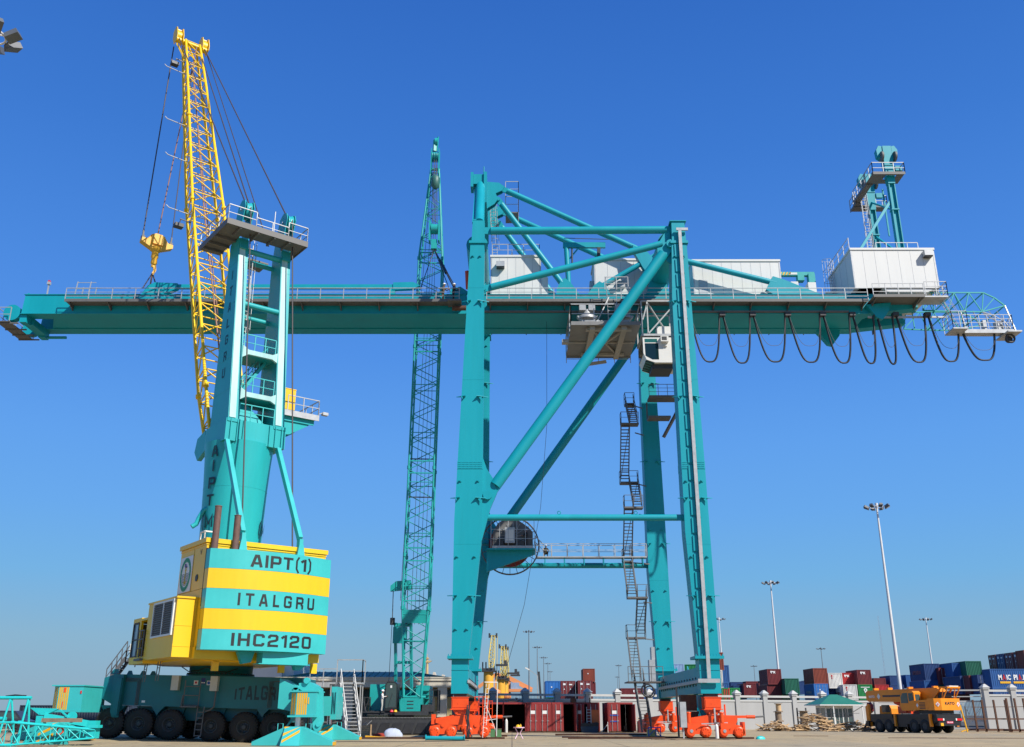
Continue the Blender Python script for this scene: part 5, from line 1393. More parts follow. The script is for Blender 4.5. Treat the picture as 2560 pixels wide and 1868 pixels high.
# tower side walls
def wall_plate(x0, x1):
    secs = []
    for z, yf, yb in ((19.52, -2.4, .7), (26, -1.75, .62), (33.0, -1.0, .55)):
        secs.append([Vector((x0, yf, z)), Vector((x1, yf, z)), Vector((x1, yb, z)), Vector((x0, yb, z))])
    o = MB().prof(secs).build('tower_wall', TEAL2, mob)
    sm_ = MB()
    for z in (21.6, 23.9, 28.0, 31.2):
        t = (z - 19.52) / 13.48
        sm_.piece().box(x0 - .008, x1 + .008, lerp(-2.4, -1.0, t) - .01, .6, z, z + .035)
    sm_.build('weld_seam', TEAL2, o)
    mz = (x0 + x1) / 2
    MB().hexa([Vector((x0 + .06, -2.46, 19.6)), Vector((x0 + .48, -2.46, 19.6)), Vector((x0 + .48, -2.4, 19.6)), Vector((x0 + .06, -2.4, 19.6)), Vector((x0 + .06, -1.06, 32.6)), Vector((x0 + .48, -1.06, 32.6)), Vector((x0 + .48, -1.0, 32.6)), Vector((x0 + .06, -1.0, 32.6))]).build('sun_sheen_strip', mat('sheen_pale_turquoise', (.35, .58, .55), .35, var=.14, scale=1.5, dirt=.25, dirtcol=(.1, .4, .4), streak=True), o)  # sun's sheen on the wall front, painted as a pale strip
    return o
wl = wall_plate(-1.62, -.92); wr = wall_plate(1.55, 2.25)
for i, c_ in enumerate('ITALGRU'):
    z = 30.0 - i * 1.22
    w_ = .12 if c_ == 'I' else .5
    t = (z - 19.5) / 13.5
    block_text(c_, w_, .7, LETTERT, 'tower_letter', wl, lambda x, y, z=z, t=t, w_=w_: Vector((-1.634, -.1 - lerp(.75, .2, t) + w_ / 2 - x, z + y)), stroke=.17)
for sx, x in ((-1, -1.27), (1, 1.9)):
    MB().box(x - .42, x + .42, -2.55, -2.3, 19.3, 19.52).build('wall_foot', TEAL2, mob)
xm = .315
for z, yf in ((28.05, -1.4), (32.3, -.9)):
    MB().tube((-.92, yf + .1, z), (1.55, yf + .1, z), .2, n=12).build('tower_tube', TEAL2, mob)
    MB().tube((-.92, .3, z - .3), (1.55, .3, z - .3), .18, n=12).build('tower_tube', TEAL2, mob)
PALE = mat('sheen_pale_turquoise', (.30, .55, .52))
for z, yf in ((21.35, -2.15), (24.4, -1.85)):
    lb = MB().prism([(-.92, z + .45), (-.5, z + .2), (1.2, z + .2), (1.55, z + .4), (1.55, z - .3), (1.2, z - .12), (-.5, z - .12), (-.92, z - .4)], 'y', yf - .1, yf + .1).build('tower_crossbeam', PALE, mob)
    MB().box(-.92, 1.55, yf + .105, .4, z - .1, z - .02).build('landing', TEALK, lb)
    r_ = MB(); railing(r_, [(-.8, yf + .1, z + .2), (1.45, yf + .1, z + .2)], 1.15, .8, mids=1); r_.build('landing_railing', TEALC, lb)
q = MB(); stair(q, (-.7, -.6, 21.4), (1.2, -.6, 24.4), (0, 1, 0), .7); q.build('tower_stair', TEAL2, mob)
r_ = MB(); railing(r_, [(-.9, -2.35, 19.55), (1.5, -2.35, 19.55)], 1.1, .8, mids=1); r_.build('collar_railing', TEALC, co)
MB().hexa([(-.9, -1.9, 19.51), (1.2, -1.9, 19.51), (1.2, -1.6, 19.51), (-.9, -1.6, 19.51), (-.9, -1.2, 21.2), (-.2, -1.2, 21.2), (-.2, -.9, 21.2), (-.9, -.9, 21.2)]).build('inner_plate', TEAL2, mob)
MB().box(-.9, 1.53, .3, .5, 19.52, 21.0).build('back_plate', TEAL2, mob)
r_ = MB(); ladder(r_, (-.45, -.3, 25.0), (-.45, -.1, 33.2), (1, 0, 0)); cage(r_, (-.45, -.3, 26.5), (-.45, -.1, 33.2), (1, 0, 0), (0, -1, 0), .4, 1.1); r_.build('tower_ladder', GALV, mob)
# top platform
tp = MB().box(-3.1, 2.75, -2.56, -1.1, 33.1, 33.2).box(-3.1, -1.62, -1.1, 2.7, 33.1, 33.2).box(2.25, 2.75, -1.1, 1.0, 33.1, 33.2).box(-3.1, 2.75, -2.62, -2.56, 33.0, 33.42).box(-3.16, -3.1, -2.62, 2.7, 33.0, 33.42).box(2.75, 2.81, -2.62, 1.0, 33.0, 33.42)
for x in (-2.2, -.9, .3, 1.4): tp.box(x, x + .12, -2.55, -1.1, 32.92, 33.09)
for y in (-.4, .8, 1.9): tp.box(-3.1, -1.62, y, y + .12, 32.92, 33.09)
tp = tp.build('top_platform', GRATE, mob)
r_ = MB(); railing(r_, [(-3.1, 2.7, 33.3), (-3.1, -2.56, 33.3), (-1.1, -2.56, 33.3)], 1.2, 1.6, mids=1); railing(r_, [(-1.1, -2.56, 33.1), (1.3, -2.56, 33.1)], 1.0, 1.0, mids=1); railing(r_, [(1.3, -2.56, 33.3), (2.75, -2.56, 33.3), (2.75, 1.0, 33.3)], 1.2, 1.4, mids=1); r_.bar((.2, -2.56, 33.2), (.2, -2.56, 35.0), .05).build('platform_railing', GALV, tp)
MB().box(-.9, 1.3, .6, 2.2, 32.4, 32.52).build('lower_platform', GRATE, tp)
for x in (-1.27, 1.9):
    s_ = MB()
    for dx in (-.34, .3):
        s_.prism([(-.9, 33.0), (.5, 33.0), (.2, 34.6), (-.2, 35.8), (-.75, 36.1), (-1.3, 35.9), (-1.5, 35.4), (-1.3, 34.8)], 'x', x + dx, x + dx + .05)
    s_ = s_.build('sheave_housing', TEAL2, mob)
    MB().lathe([(.66, -.2), (.7, -.2), (.62, -.08), (.62, .08), (.7, .2), (.66, .2)], (x, -.8, 35.3), 'x', n=28).build('sheave', TEAL2, s_)
    MB().tube((x - .45, -.8, 35.3), (x + .5, -.8, 35.3), .09, n=10).build('sheave_pin', CHROME, s_)
    MB().prism([(-2.3 + 1.0, 32.2), (-2.0 + 1.0, 33.05), (-1.0, 33.05), (-.4, 32.2)], 'x', x - .3, x + .3).build('sheave_foot', TEAL2, s_)
# right service platform with yellow cabinet
sp = MB().box(2.25, 4.9, -1.9, 1.2, 20.75, 20.9).box(2.25, 4.95, -1.95, -1.9, 20.6, 21.0).build('service_platform', GALV, mob)
MB().prism([(2.25, 20.74), (4.8, 20.74), (4.3, 20.2), (3.0, 19.4), (2.25, 19.3)], 'y', -1.6, -1.45).prism([(2.25, 20.74), (4.8, 20.74), (4.3, 20.2), (3.0, 19.4), (2.25, 19.3)], 'y', .7, .85).box(2.3, 4.7, -1.7, -1.6, 20.3, 20.745).build('platform_bracket', TEAL2, sp)
MB().box(2.3, 3.3, -1.5, -.2, 20.91, 22.6).box(2.28, 3.32, -1.52, -.18, 22.602, 22.66).build('yellow_cabinet', YEL, sp)
r_ = MB(); railing(r_, [(2.6, -1.9, 20.95), (4.9, -1.9, 20.95), (4.9, 1.2, 20.95)], 1.1, 1.2, mids=1); r_.build('platform_railing', GALV, sp)
fl_ = MB().bar((4.9, -1.9, 21.1), (5.3, -1.9, 21.3), .05).box(5.2, 5.6, -2.0, -1.7, 21.1, 21.3).build('floodlight', GALV, sp)
# left side: boom foot mounts and ram
MB().piece().prism([(1.2, 18.2), (2.6, 17.7), (3.3, 18.4), (3.0, 19.3), (1.6, 19.6)], 'x', -1.9 + TX, -1.6 + TX).piece().prism([(1.2, 18.2), (2.6, 17.7), (3.3, 18.4), (3.0, 19.3), (1.6, 19.6)], 'x', 1.6 + TX, 1.9 + TX).build('boom_foot_bracket', TEAL2, mob)
MB().tube((-.3, 2.0, 12.0), (-.3, 2.65, 15.6), .2, n=12).build('luffing_cylinder', TEAL2, mob)
MB().tube((-.3, 2.65, 15.6), (-.3, 3.1, 18.2), .14, n=12).build('luffing_rod', CHROME, mob)

# ---- yellow lattice boom
foot = Vector((.3, 2.55, 18.6))
tipw = Vector((-32.8, 81.1, 66.0))
def to_local(w):
    return Matrix.Rotation(-PSI, 4, 'Z') @ (Vector(w) - MC)
tip = to_local(tipw)
ax = (tip - foot).normalized(); xd = (Vector((1, 0, 0)) - ax * ax.x).normalized(); yd = ax.cross(xd)
pt = lattice(mob, foot, tip, xd, yd, [(0, 1.2, .4), (.1, 1.38, .68), (.5, 1.36, .7), (.94, .8, .55), (1.0, .72, .45)], 23, .125, .055, YELB, chord='boom_chord', lace='boom_lacing', nt=8)
for t in (.5, .1, .74):
    c = MB()
    for i, j in ((-1, -1), (1, -1), (1, 1), (-1, 1)):
        p = pt(t, i, j); c.piece().tube(p - ax * .12, p + ax * .12, .22, n=8)
    c.build('chord_joint', YELB, mob)
# boom head
hh = MB().tube(tip - xd * 1.62 + ax * .2, tip + xd * 1.62 + ax * .2, .3, n=16)
hh.build('head_tube', YELB, mob)
for sx in (-1, 1):
    c = tip + xd * (1.32 * sx) + ax * .75
    hb = MB()
    for dx in (-.33, .29):
        p0 = c + xd * dx
        pts = [p0 + ax * u + yd * v for u, v in ((-1.0, -.45), (-.6, -.7), (.6, -.75), (1.0, -.5), (1.0, .3), (.2, .6), (-.9, .45))]
        n = len(pts); hb.add([p for p in pts] + [p + xd * .06 for p in pts], [tuple(range(n)), tuple(range(2 * n - 1, n - 1, -1))] + [(i, n + i, n + (i + 1) % n, (i + 1) % n) for i in range(n)])
    hb.bar(c - xd * .32 + ax * 1.0 - yd * .1, c + xd * .34 + ax * 1.0 - yd * .1, .5, .12)
    hb = hb.build('head_bracket', YELB, mob)
    MB().lathe([(.6, -.22), (.6, .22)], c, n=22, d=xd).build('head_sheave', YELB, hb)
# knee braces under the head
MB().bar(tip - ax * 3.0 - xd * .8, tip - ax * .6 - xd * 1.5, .14).bar(tip - ax * 3.0 + xd * .3, tip - ax * .2 - xd * .3, .12).build('head_brace', YELB, mob)
# boom floodlights and rope guides
for t, sx in ((.93, -1), (.455, -1)):
    p = pt(t, -1, 0)
    g_ = MB().bar(p, p - xd * .9 + ax * .1, .08).box(p.x - 1.3, p.x - .6, p.y - .3, p.y + .3, p.z - .75, p.z - .45).bar(p - xd * .8 + ax * .1, (p.x - .95, p.y, p.z - .5), .06)
    g_.build('floodlight', mat('lamp_body_dark', (.05, .05, .05), .5), mob)
for t in (.89, .72, .615, .475):
    p = pt(t, -1, 0); q = pt(t, 1, 0)
    MB().path([p - xd * 2.0 + ax * .35, p - xd * 1.8 + ax * .1, p - xd * .5, q + xd * .3], .045, 5).build('rope_guide', GALV, mob)
# cable run inside the boom
MB().path([foot + xd * .3 + ax * 3, foot.lerp(tip, .5) - xd * .1, foot.lerp(tip, .92)], .07, 5).path([foot + xd * .5 + ax * 3, foot.lerp(tip, .5) + xd * .1, foot.lerp(tip, .92) - xd * .1], .05, 5).build('boom_cable', ROPER, mob)
# ---- ropes
def rope(a, b, r, m=ROPE, name='hoist_rope'):
    return MB().tube(a, b, r, n=6).build(name, m, mob)
shl, shr = Vector((-1.27, -.8, 35.95)), Vector((1.9, -.8, 35.95))
hl, hr_ = tip - xd * 1.32 + ax * 1.1, tip + xd * 1.32 + ax * .9
rope(hl, shl + Vector((-.1, 0, 0)), .055); rope(tip + xd * .9 - ax * .5, shl + Vector((.15, 0, 0)), .055); rope(hr_, shr + Vector((-.12, 0, 0)), .055); rope(hr_ + xd * .1, Vector((.75, -.5, 33.3)), .045)
rope(shl + Vector((.05, -.72, -.6)), (-.55, -4.0, 11.1), .05); rope(shr + Vector((.05, -.72, -.6)), (2.6, -4.4, 11.1), .05)
# ---- hook block
hc = to_local((-33.55, 81.1, 43.6)); tq = Matrix.Translation(hc)
fb = Vector((1, 0, 0))
hk = MB(tq).prism([(-1.45, -.35), (-.4, -.85), (.4, -.85), (1.45, -.35), (1.45, .0), (.95, .05), (.65, .5), (.3, .62), (-.3, .62), (-.65, .5), (-.95, .05), (-1.45, .0)], 'y', -.35, .35).build('hook_traverse', mat('hook_yellow', (.80, .40, .03), .45, dirt=.15), mob)
HY = MATS['hook_yellow']
MB(tq).prism([(-.6, .5), (-.25, .66), (.25, .66), (.6, .5), (.55, -.4), (-.55, -.4)], 'y', -.5, -.36).build('traverse_cover', HY, hk)
MB(tq).lathe([(.55, -.6), (.5, -.9), (.3, -.95), (.34, -1.6), (.26, -1.7), (.3, -2.2), (.2, -2.35)], (0, 0, 0), n=16).prism([(-.2, -2.3), (.2, -2.3), (.28, -2.9), (.1, -3.4), (-.1, -3.3), (.06, -2.9), (-.02, -2.6), (-.2, -2.6)], 'y', -.1, .1).build('hook', HY, hk)
for sx in (-1, 1):
    MB(tq).bar((1.3 * sx, 0, 0), (1.32 * sx, 0, .9), .14).box(1.3 * sx - .14, 1.3 * sx + .14, -.2, .2, .0, .3).build('rope_socket', GALVD, hk)
rope(hl + Vector((0, 1.0, -.8)), hc + Vector((-1.32, 0, .9)), .06); rope(hr_ + Vector((-.5, 1.0, -1)), hc + Vector((1.32, 0, .9)), .05)
rope(tip - ax * 2 + yd * -1.2, hc + Vector((0, 0, .66)), .06, ROPER, 'signal_cable')
# slings from the hook to the boom girders
for wpt, nm in (((-32.9, 77.9, 37.4), 1), ((-34.2, 82.3, 36.8), 0), ((-32.6, 82.2, 37.4), 1)):
    MB().tube(hc + Vector((0, 0, -3.2)), to_local(wpt), .06 if nm else .075, n=6).build('sling', ROPE if nm else ROPER, mob)

# ================================================================== outrigger pads
def pad(name, label, x, y, rz=0.0):
    z = ground_z(x, y)
    o = thing(name, label, 'outrigger pad', (x, y, z), rz, 'steel pads under the harbour crane outriggers')
    MB().prism([(-2.15, .02), (2.15, .02), (2.15, .2), (.42, .95), (-.42, .95), (-2.15, .2)], 'y', -.5, .5).build('pad_wing', TEALC, o)
    b = MB().hexa([(-.5, -1.15, .02), (.5, -1.15, .02), (.5, 1.15, .02), (-.5, 1.15, .02), (-.43, -.52, .953), (.43, -.52, .953), (.43, .52, .953), (-.43, .52, .953)]).build('pad_body', TEALC, o)
    n = Vector((0, -.93, .63)).normalized() * .008
    def fp(u, v): return Vector((lerp(-.5, .5, u), lerp(-1.15, -.52, v), lerp(.02, .953, v))) + n
    for s0 in (.02, .38, .78):
        q = [fp(max(0, .05), s0 + .12), fp(max(0, .05), min(1, s0 + .27)), fp(min(1, .05 + (1 - s0 - .2) * 1.5 if s0 > .5 else .9), min(1, s0 + .27 + .55)), fp(min(1, .2 + (1 - s0 - .1) * 1.3 if s0 > .5 else .9), min(1, s0 + .12 + .55))]
        MB().add(q + [p - n * .6 for p in q], [(0, 1, 2, 3), (7, 6, 5, 4), (0, 4, 5, 1), (1, 5, 6, 2), (2, 6, 7, 3), (3, 7, 4, 0)]).build('yellow_stripe', STRIPE, b)
    MB().box(2.152, 2.16, -.5, .5, .02, .2).box(1.75, 2.0, -.5, .5, .275, .4).build('yellow_edge', STRIPE, o) if False else MB().box(2.152, 2.17, -.5, .5, .02, .2).build('yellow_edge', STRIPE, o)
    h_ = MB()
    for sx in (-1, 1):
        h_.piece().path([(sx * .75 - .14, -.2, .78), (sx * .75 - .14, -.2, 1.1), (sx * .75 + .14, -.2, 1.1), (sx * .75 + .14, -.2, .66)], .025, 5)
    h_.build('pad_handle', TEALC, o)
    return o
pad('outrigger_pad', 'turquoise steel pad with yellow hazard stripes cut off by the bottom edge of the photo', -11.65, 54.9)
pad('outrigger_pad', 'smaller looking striped pad behind the near one, beside the aluminium stairs', -12.15, 67.6)
pad('outrigger_pad', 'striped pad with a yellow edge behind the turquoise lattice jib on the ground', -25.6, 57.2)
# ================================================================== crawler crane with lattice boom
CR = Vector((-9.3, 88.0, 0))
crw = thing('crawler_crane', 'green teal crawler crane with tall lattice boom standing left of the gantry leg', 'crawler crane', CR)
# tracks lie along x, the upper works face the camera
for y in (-2.9, 2.0):
    n = 26
    body = MB().prism([(-4.2, .25), (-3.7, .05), (3.0, .05), (3.5, .3), (3.5, .95), (3.1, 1.3), (-3.8, 1.3), (-4.2, 1.0)], 'y', y, y + .9).build('crawler_track', DARK, crw)
    for i in range(n):
        x = lerp(-4.0, 3.3, i / (n - 1))
        MB().box(x - .11, x + .11, y - .06, y + .96, 1.302, 1.4).build('track_shoe', GALVD, body)
    for i in range(7):
        x = lerp(-3.4, 2.7, i / 6)
        MB().prism([(x - .55, .12), (x + .3, .12), (x + .5, .95), (x - .2, .95)], 'y', y - .09, y - .002).build('track_guard', mat('black_guard_plate', (.03, .03, .033), .35, var=.2), body)
MB().box(-2.2, 2.2, -1.9, 2.0, .6, 1.35).box(-3.6, 3.2, -2.2, -1.9, 1.2, 1.36).build('undercarriage', DARK, crw)
MB().tube((-.3, 0, 1.36), (-.3, 0, 1.7), 1.1, n=24).build('slew_ring', DARK, crw)
up = MB().box(-3.0, 2.2, -1.6, -1.2, 1.55, 1.85).box(-2.8, 2.0, -1.2, 3.6, 1.62, 1.9).build('upper_frame', DARK, crw)
MB().piece().box(-3.1, -1.55, .2, 4.2, 1.92, 4.1).piece().box(.9, 2.05, .2, 4.2, 1.92, 4.0).build('engine_housing', TEALK, crw)
MB().box(-2.9, 2.0, 4.25, 5.2, 1.95, 3.7).build('counterweight', TEALK, crw)
fp = MB().prism([(-.2, 1.86), (1.6, 1.86), (1.7, 2.9), (1.3, 3.1), (-.1, 3.1), (-.3, 2.6)], 'y', -1.5, .15).build('boom_foot_frame', TEALK, crw)
for z in (2.1, 2.4, 2.65):
    MB().box(.35, .9, -1.53, -1.503, z, z + .06).build('louvre', DARK, fp)
MB().tube((-.35, -1.2, 3.0), (1.9, -1.2, 3.0), .14, n=10).build('foot_pin', TEALK, crw)
# cab
cb = MB().prism([(-1.55, 1.9), (-.5, 1.9), (-.5, 4.1), (-.7, 4.25), (-1.4, 4.25), (-1.55, 4.0)], 'y', -1.75, .1).build('cab', mat('black_cab_paint', (.02, .022, .024), .35), crw)
MB().prism([(-1.47, 2.1), (-.58, 2.1), (-.58, 4.0), (-.75, 4.15), (-1.35, 4.15), (-1.47, 3.95)], 'y', -1.775, -1.752).build('windscreen', GLASSP, cb)
MB().box(-1.1, -.95, -1.785, -1.778, 3.75, 3.95).build('sticker', WLET, cb)
MB().box(-1.3, -.6, -1.79, -1.777, 2.15, 2.22).bar((-1.2, -1.8, 2.3), (-.9, -1.8, 3.3), .03).build('wiper', DARK, cb)
r_ = MB(); r_.piece(); railing(r_, [(-3.4, -1.3, 1.9), (-3.4, .1, 1.9), (-3.0, .1, 1.9)], 1.1, .7); r_.bar((-3.3, -1.4, 1.7), (-2.9, -1.5, 2.9), .05); r_.bar((-3.1, -1.6, 1.8), (-3.5, -1.2, 3.0), .05); r_.piece(); railing(r_, [(2.2, -1.2, 1.9), (2.9, -1.2, 1.9), (2.9, 2, 1.9)], 1.7, .35, mids=2); r_.build('side_railing', DARK, crw)
MB().box(-3.5, -1.5, -1.7, -1.0, 1.75, 1.84).box(2.0, 2.9, -1.4, 2.0, 1.7, 1.8).build('side_step', DARK, crw)
MB().box(1.5, 2.5, -1.5, -1.2, 1.85, 2.4).box(2.5, 2.7, -1.5, -1.3, 1.85, 2.9).build('valve_box', DARK, crw)
MB().box(1.6, 2.1, -.4, .15, 3.2, 3.25).box(1.6, 2.1, -.4, .15, 3.55, 3.6).box(1.6, 2.1, -.4, .15, 2.9, 2.95).build('battery_shelf', TEALK, crw)
MB().tube((.3, .8, 2.6), (1.4, .8, 2.6), .45, n=16).build('winch_drum', DARK, crw)
# boom
bf = Vector((.75, -1.2, 3.0)); btw = Vector((-7.85, 85.3, 53.9)); bt = btw - CR
ax = (bt - bf).normalized(); xd = (Vector((1, 0, 0)) - ax * ax.x).normalized(); yd = ax.cross(xd)
pt = lattice(crw, bf, bt, xd, yd, [(0, .75, .3), (.13, 1.08, .95), (.15, 1.15, 1.0), (.80, 1.15, 1.0), (1.0, .42, .35)], 44, .085, .042, TEALK, chord='boom_chord', lace='boom_lacing', nt=6, alt=True)
for t in (.145, .235, .39, .62, .8):
    c = MB()
    for i, j in ((-1, -1), (1, -1), (1, 1), (-1, 1)):
        p = pt(t, i, j); c.piece().tube(p - ax * .15, p + ax * .15, .14, n=6)
    c.build('chord_joint', TEALK, crw)
    MB().bar(pt(t + .012, -1, -1), pt(t + .012, 1, -1), .1).bar(pt(t - .01, -1, -1), pt(t - .01, 1, -1), .1).build('joint_bar', TEALK, crw)
p0, p1, p2, p3 = pt(.12, -1, -1), pt(.12, 1, -1), pt(.142, 1, -1), pt(.142, -1, -1)
n_ = yd * .04
MB().hexa([p0 - n_, p1 - n_, p1 + n_, p0 + n_, p3 - n_, p2 - n_, p2 + n_, p3 + n_]).build('boom_web_plate', TEALK, crw)
# head
hd = MB()
for sx in (-.42, .36):
    hd.bar(bt + xd * sx - ax * .5, bt + xd * sx + ax * 2.4, .07, 1.0, up=yd)
hd.bar(bt - xd * .5 + ax * .2, bt + xd * .5 + ax * .2, .2).bar(bt - xd * .15 + ax * 2.3, bt - xd * .15 + ax * 3.6, .3).bar(bt + xd * .1 + ax * 2.3, bt + xd * .15 + ax * 4.0, .12)
hd.build('boom_head', TEALK, crw)
for k in range(4):
    MB().lathe([(.55, -.05), (.5, 0), (.55, .05)], bt + ax * 1.6 + xd * (-.27 + k * .18), n=18, d=xd).build('head_sheave', TEALK, crw)
MB().lathe([(.4, -.15), (.4, .15)], bt + ax * 3.4, n=14, d=xd).build('head_sheave', TEALK, crw)
# lines along the boom
for k in range(4):
    MB().path([pt(.12, -.5 + k * .33, 1.0), pt(.5, -.5 + k * .33, .9), pt(1.0, -.4 + k * .25, .5)], .022, 4).build('hoist_line', ROPE, crw)
MB().path([pt(.16, -1.35, 1.1), pt(.6, -1.1, 1.3), pt(1.0, -.8, 1)], .03, 4).build('pendant_line', ROPE, crw)
for t in (.25, .34, .41):
    MB().bar(pt(t, -1, 0), pt(t, 1, 0), .09).build('line_guide', DARK, crw)
# back mast and bridle behind the boom foot
ms = MB().bar((-1.0, 2.2, 2.0), (-1.2, .9, 9.4), .22, .3).bar((.4, 2.2, 2.0), (.2, .9, 9.4), .22, .3).bar((-1.2, .9, 9.2), (.2, .9, 9.2), .3).bar((-1.1, 1.6, 6), (.3, 1.6, 6), .25)
ms.build('back_mast', TEALK, crw)
MB().box(-1.35, -.1, .6, .9, 7.6, 9.0).build('mast_plate', TEALK, crw)
br = MB().prism([(-1.7, 12.1), (.3, 12.3), (.1, 13.1), (-1.2, 13.0), (-1.7, 12.6)], 'y', .2, .6).build('bridle', TEALK, crw)
for x in (-1.45, -.15):
    MB().tube((x, .6, 9.4), (x, .4, 12.2), .04, n=5).build('mast_rope', ROPE, crw)
    MB().tube((x, .7, 9.2), (x, .7, 9.8), .22, n=10).build('mast_block', DARK, crw)
MB().tube((-1.5, .8, 9.2), (-1.55, .6, 3.6), .025, n=5).lathe([(.12, 0), (.16, .3), (.05, .5)], (-1.55, .6, 3.2), n=8).build('tag_line', ROPE, crw)
# hook block below the head with rigging to the boom hinge
for dx in (-.1, .1):
    MB().tube(bt + ax * 1.0 + Vector((dx, -.5, 0)), P(1088, 440, 84.3) + Vector((dx, 0, 0)), .025, n=5).build('hook_line', ROPE, crw, T=None if dx == 0 else None) if False else MB(shift(*CR)).tube(btw + ax * 1.0 + Vector((dx, -.5, 0)), P(1089, 440, 84.3) + Vector((dx, 0, 0)), .025, n=5).build('hook_line', ROPE, crw)
hb = P(1089, 455, 84.3)
MB(shift(*CR)).lathe([(.15, -.8), (.42, -.5), (.45, .4), (.25, .7), (.1, .8)], hb, n=12).build('ball_hook', mat('hook_dull_green', (.03, .13, .11), .5, dirt=.3), crw)
hb2 = P(1087, 578, 83.6)
TH = shift(*CR)
MB(TH).box(hb2.x - .55, hb2.x - .4, hb2.y - .4, hb2.y + .4, hb2.z - 1.2, hb2.z + 1.0).box(hb2.x + .35, hb2.x + .5, hb2.y - .4, hb2.y + .4, hb2.z - 1.2, hb2.z + 1.0).lathe([(.5, -.35), (.5, .3)], hb2 + Vector((0, 0, .2)), 'x', n=16).box(hb2.x - .3, hb2.x + .25, hb2.y - .25, hb2.y + .25, hb2.z - 2.0, hb2.z - 1.0).build('hook_block', TEALK, crw)
for k in range(3):
    MB(TH).tube(hb2 + Vector((-.2 + .2 * k, 0, 1.0)), btw + Vector((-.2 + .2 * k, -.4, .5)), .022, n=4).build('hook_line', ROPE, crw)
e = hb2 - Vector((0, 0, 2.0))
for tgt, r_ in ((P(1150, 738, 78.3), .045), (P(1136, 722, 78.3), .07), (P(1128, 735, 82.3), .04), (P(1050, 725, 82.3), .04), (P(1072, 640, 80), .05)):
    MB(TH).tube(e, tgt, r_, n=5).build('sling', CABLE, crw)
MB(TH).tube(lerp(e, P(1136, 722, 78.3), .3), lerp(e, P(1136, 722, 78.3), .62), .16, n=6).build('chain_hoist', CABLE, crw)
MB(TH).path([P(1168, 679, 76.2), P(1169, 700, 76.2), P(1170, 722, 76.2)], .22, 6).build('chain_bag', mat('faded_red_cloth', (.45, .07, .04), .8), crw)
# ================================================================== boundary wall
WA, WB = Vector((-2.05, 107, 0)), Vector((41.6, 124, 0))
wd = (WB - WA); WL = wd.length; wd.normalize()
wang = math.atan2(wd.y, wd.x)
wpx = [1232, 1313, 1393, 1470, 1544, 1624.6, 1699, 1772, 1844, 1913, 1986, 2058.5, 2126, 2190, 2258]
def wall_t(px):      # distance along the wall line of a photographed pillar foot
    k = (px - CX) / FPX
    a = WA.x - k * (WA.y * math.cos(PITCH) + 1.0 * math.sin(PITCH)); b = wd.x - k * wd.y * math.cos(PITCH)
    return -a / b
def make_wall(name, label, base, ang, ts, th=3.78):
    w = thing(name, label, 'wall', base, ang)
    hp = th + .52
    for i, t in enumerate(ts):
        MB().box(t - .3, t + .3, -.18, .3, 0, th - .02).build('pillar', CONC, w)
        MB().hexa([(t - .46, -.34, th + .18), (t + .46, -.34, th + .18), (t + .46, .46, th + .18), (t - .46, .46, th + .18), (t - .08, -.02, hp + .05), (t + .08, -.02, hp + .05), (t + .08, .14, hp + .05), (t - .08, .14, hp + .05)]).box(t - .4, t + .4, -.28, .4, th - .015, th + .08).box(t - .36, t + .36, -.24, .36, th + .08, th + .178).build('pillar_cap', CONCT, w)
    for a, b in zip(ts, ts[1:]):
        a_, b_ = a + .302, b - .302
        p = MB().box(a_, b_, 0, .2, 0, th - .73).build('wall_panel', CONC, w)
        MB().box(a_, b_, -.07, .26, th - .725, th - .53).build('panel_coping', CONCT, p)
        MB().box(a_, b_, 0, .2, th - .26, th - .03).build('top_rail', CONCT, w)
        n = max(3, int((b_ - a_) / .16))
        q = MB()
        for k in range(1, n):
            x = lerp(a_, b_, k / n); q.bar((x, .1, th - .53), (x, .1, th - .26), .022)
        q.build('baluster', DARK, p, kind='stuff')
    return w
ts = [wall_t(x) for x in wpx]
make_wall('boundary_wall', 'long pale grey masonry wall with capped pillars behind the red containers and orange truck', WA, wang, [ts[0] - 7.4, ts[0] - 3.7] + ts, 3.78)
gw = P(2468, 1800, 113)
make_wall('boundary_wall', 'short taller wall section with two capped pillars at the right edge behind rusty frames', (gw.x, 113, 0), rad(8), [0.3, 3.6, 6.9, 10.2], 4.3)
# gate between the wall sections
g0 = XZ(2300, 116, 1.5); g1 = XZ(2462, 114, 1.5)
gt = thing('bar_gate', 'pale barred gate between wall sections behind the orange truck crane', 'gate', (g0, 116, 0), math.atan2(-2, g1 - g0))
GWD = math.hypot(g1 - g0, 2)
MB().box(0, GWD, -.05, .05, 4.15, 4.3).box(0, GWD, -.05, .05, 3.5, 3.6).box(0, GWD, -.05, .05, 2.95, 3.12).box(0, GWD, -.05, .05, .9, 1.05).box(0, GWD, -.05, .05, .1, .25).build('gate_frame', CONCT, gt)
for i in range(46):
    x = lerp(.05, GWD - .05, i / 45)
    MB().box(x - .035, x + .035, -.02, .02, 1.06, 2.94).build('gate_bar', CONCT, gt)
for x in (.05, GWD / 2, GWD - .1):
    MB().box(x, x + .12, -.08, .08, 0, 4.29).build('gate_post', CONCT, gt)
MB().bar((4.6, -.1, 2.9), (5.4, -.15, 1.2), .06).bar((.2, .06, 4.25), (GWD, .06, 4.25), .03).build('gate_stay', CONCT, gt)

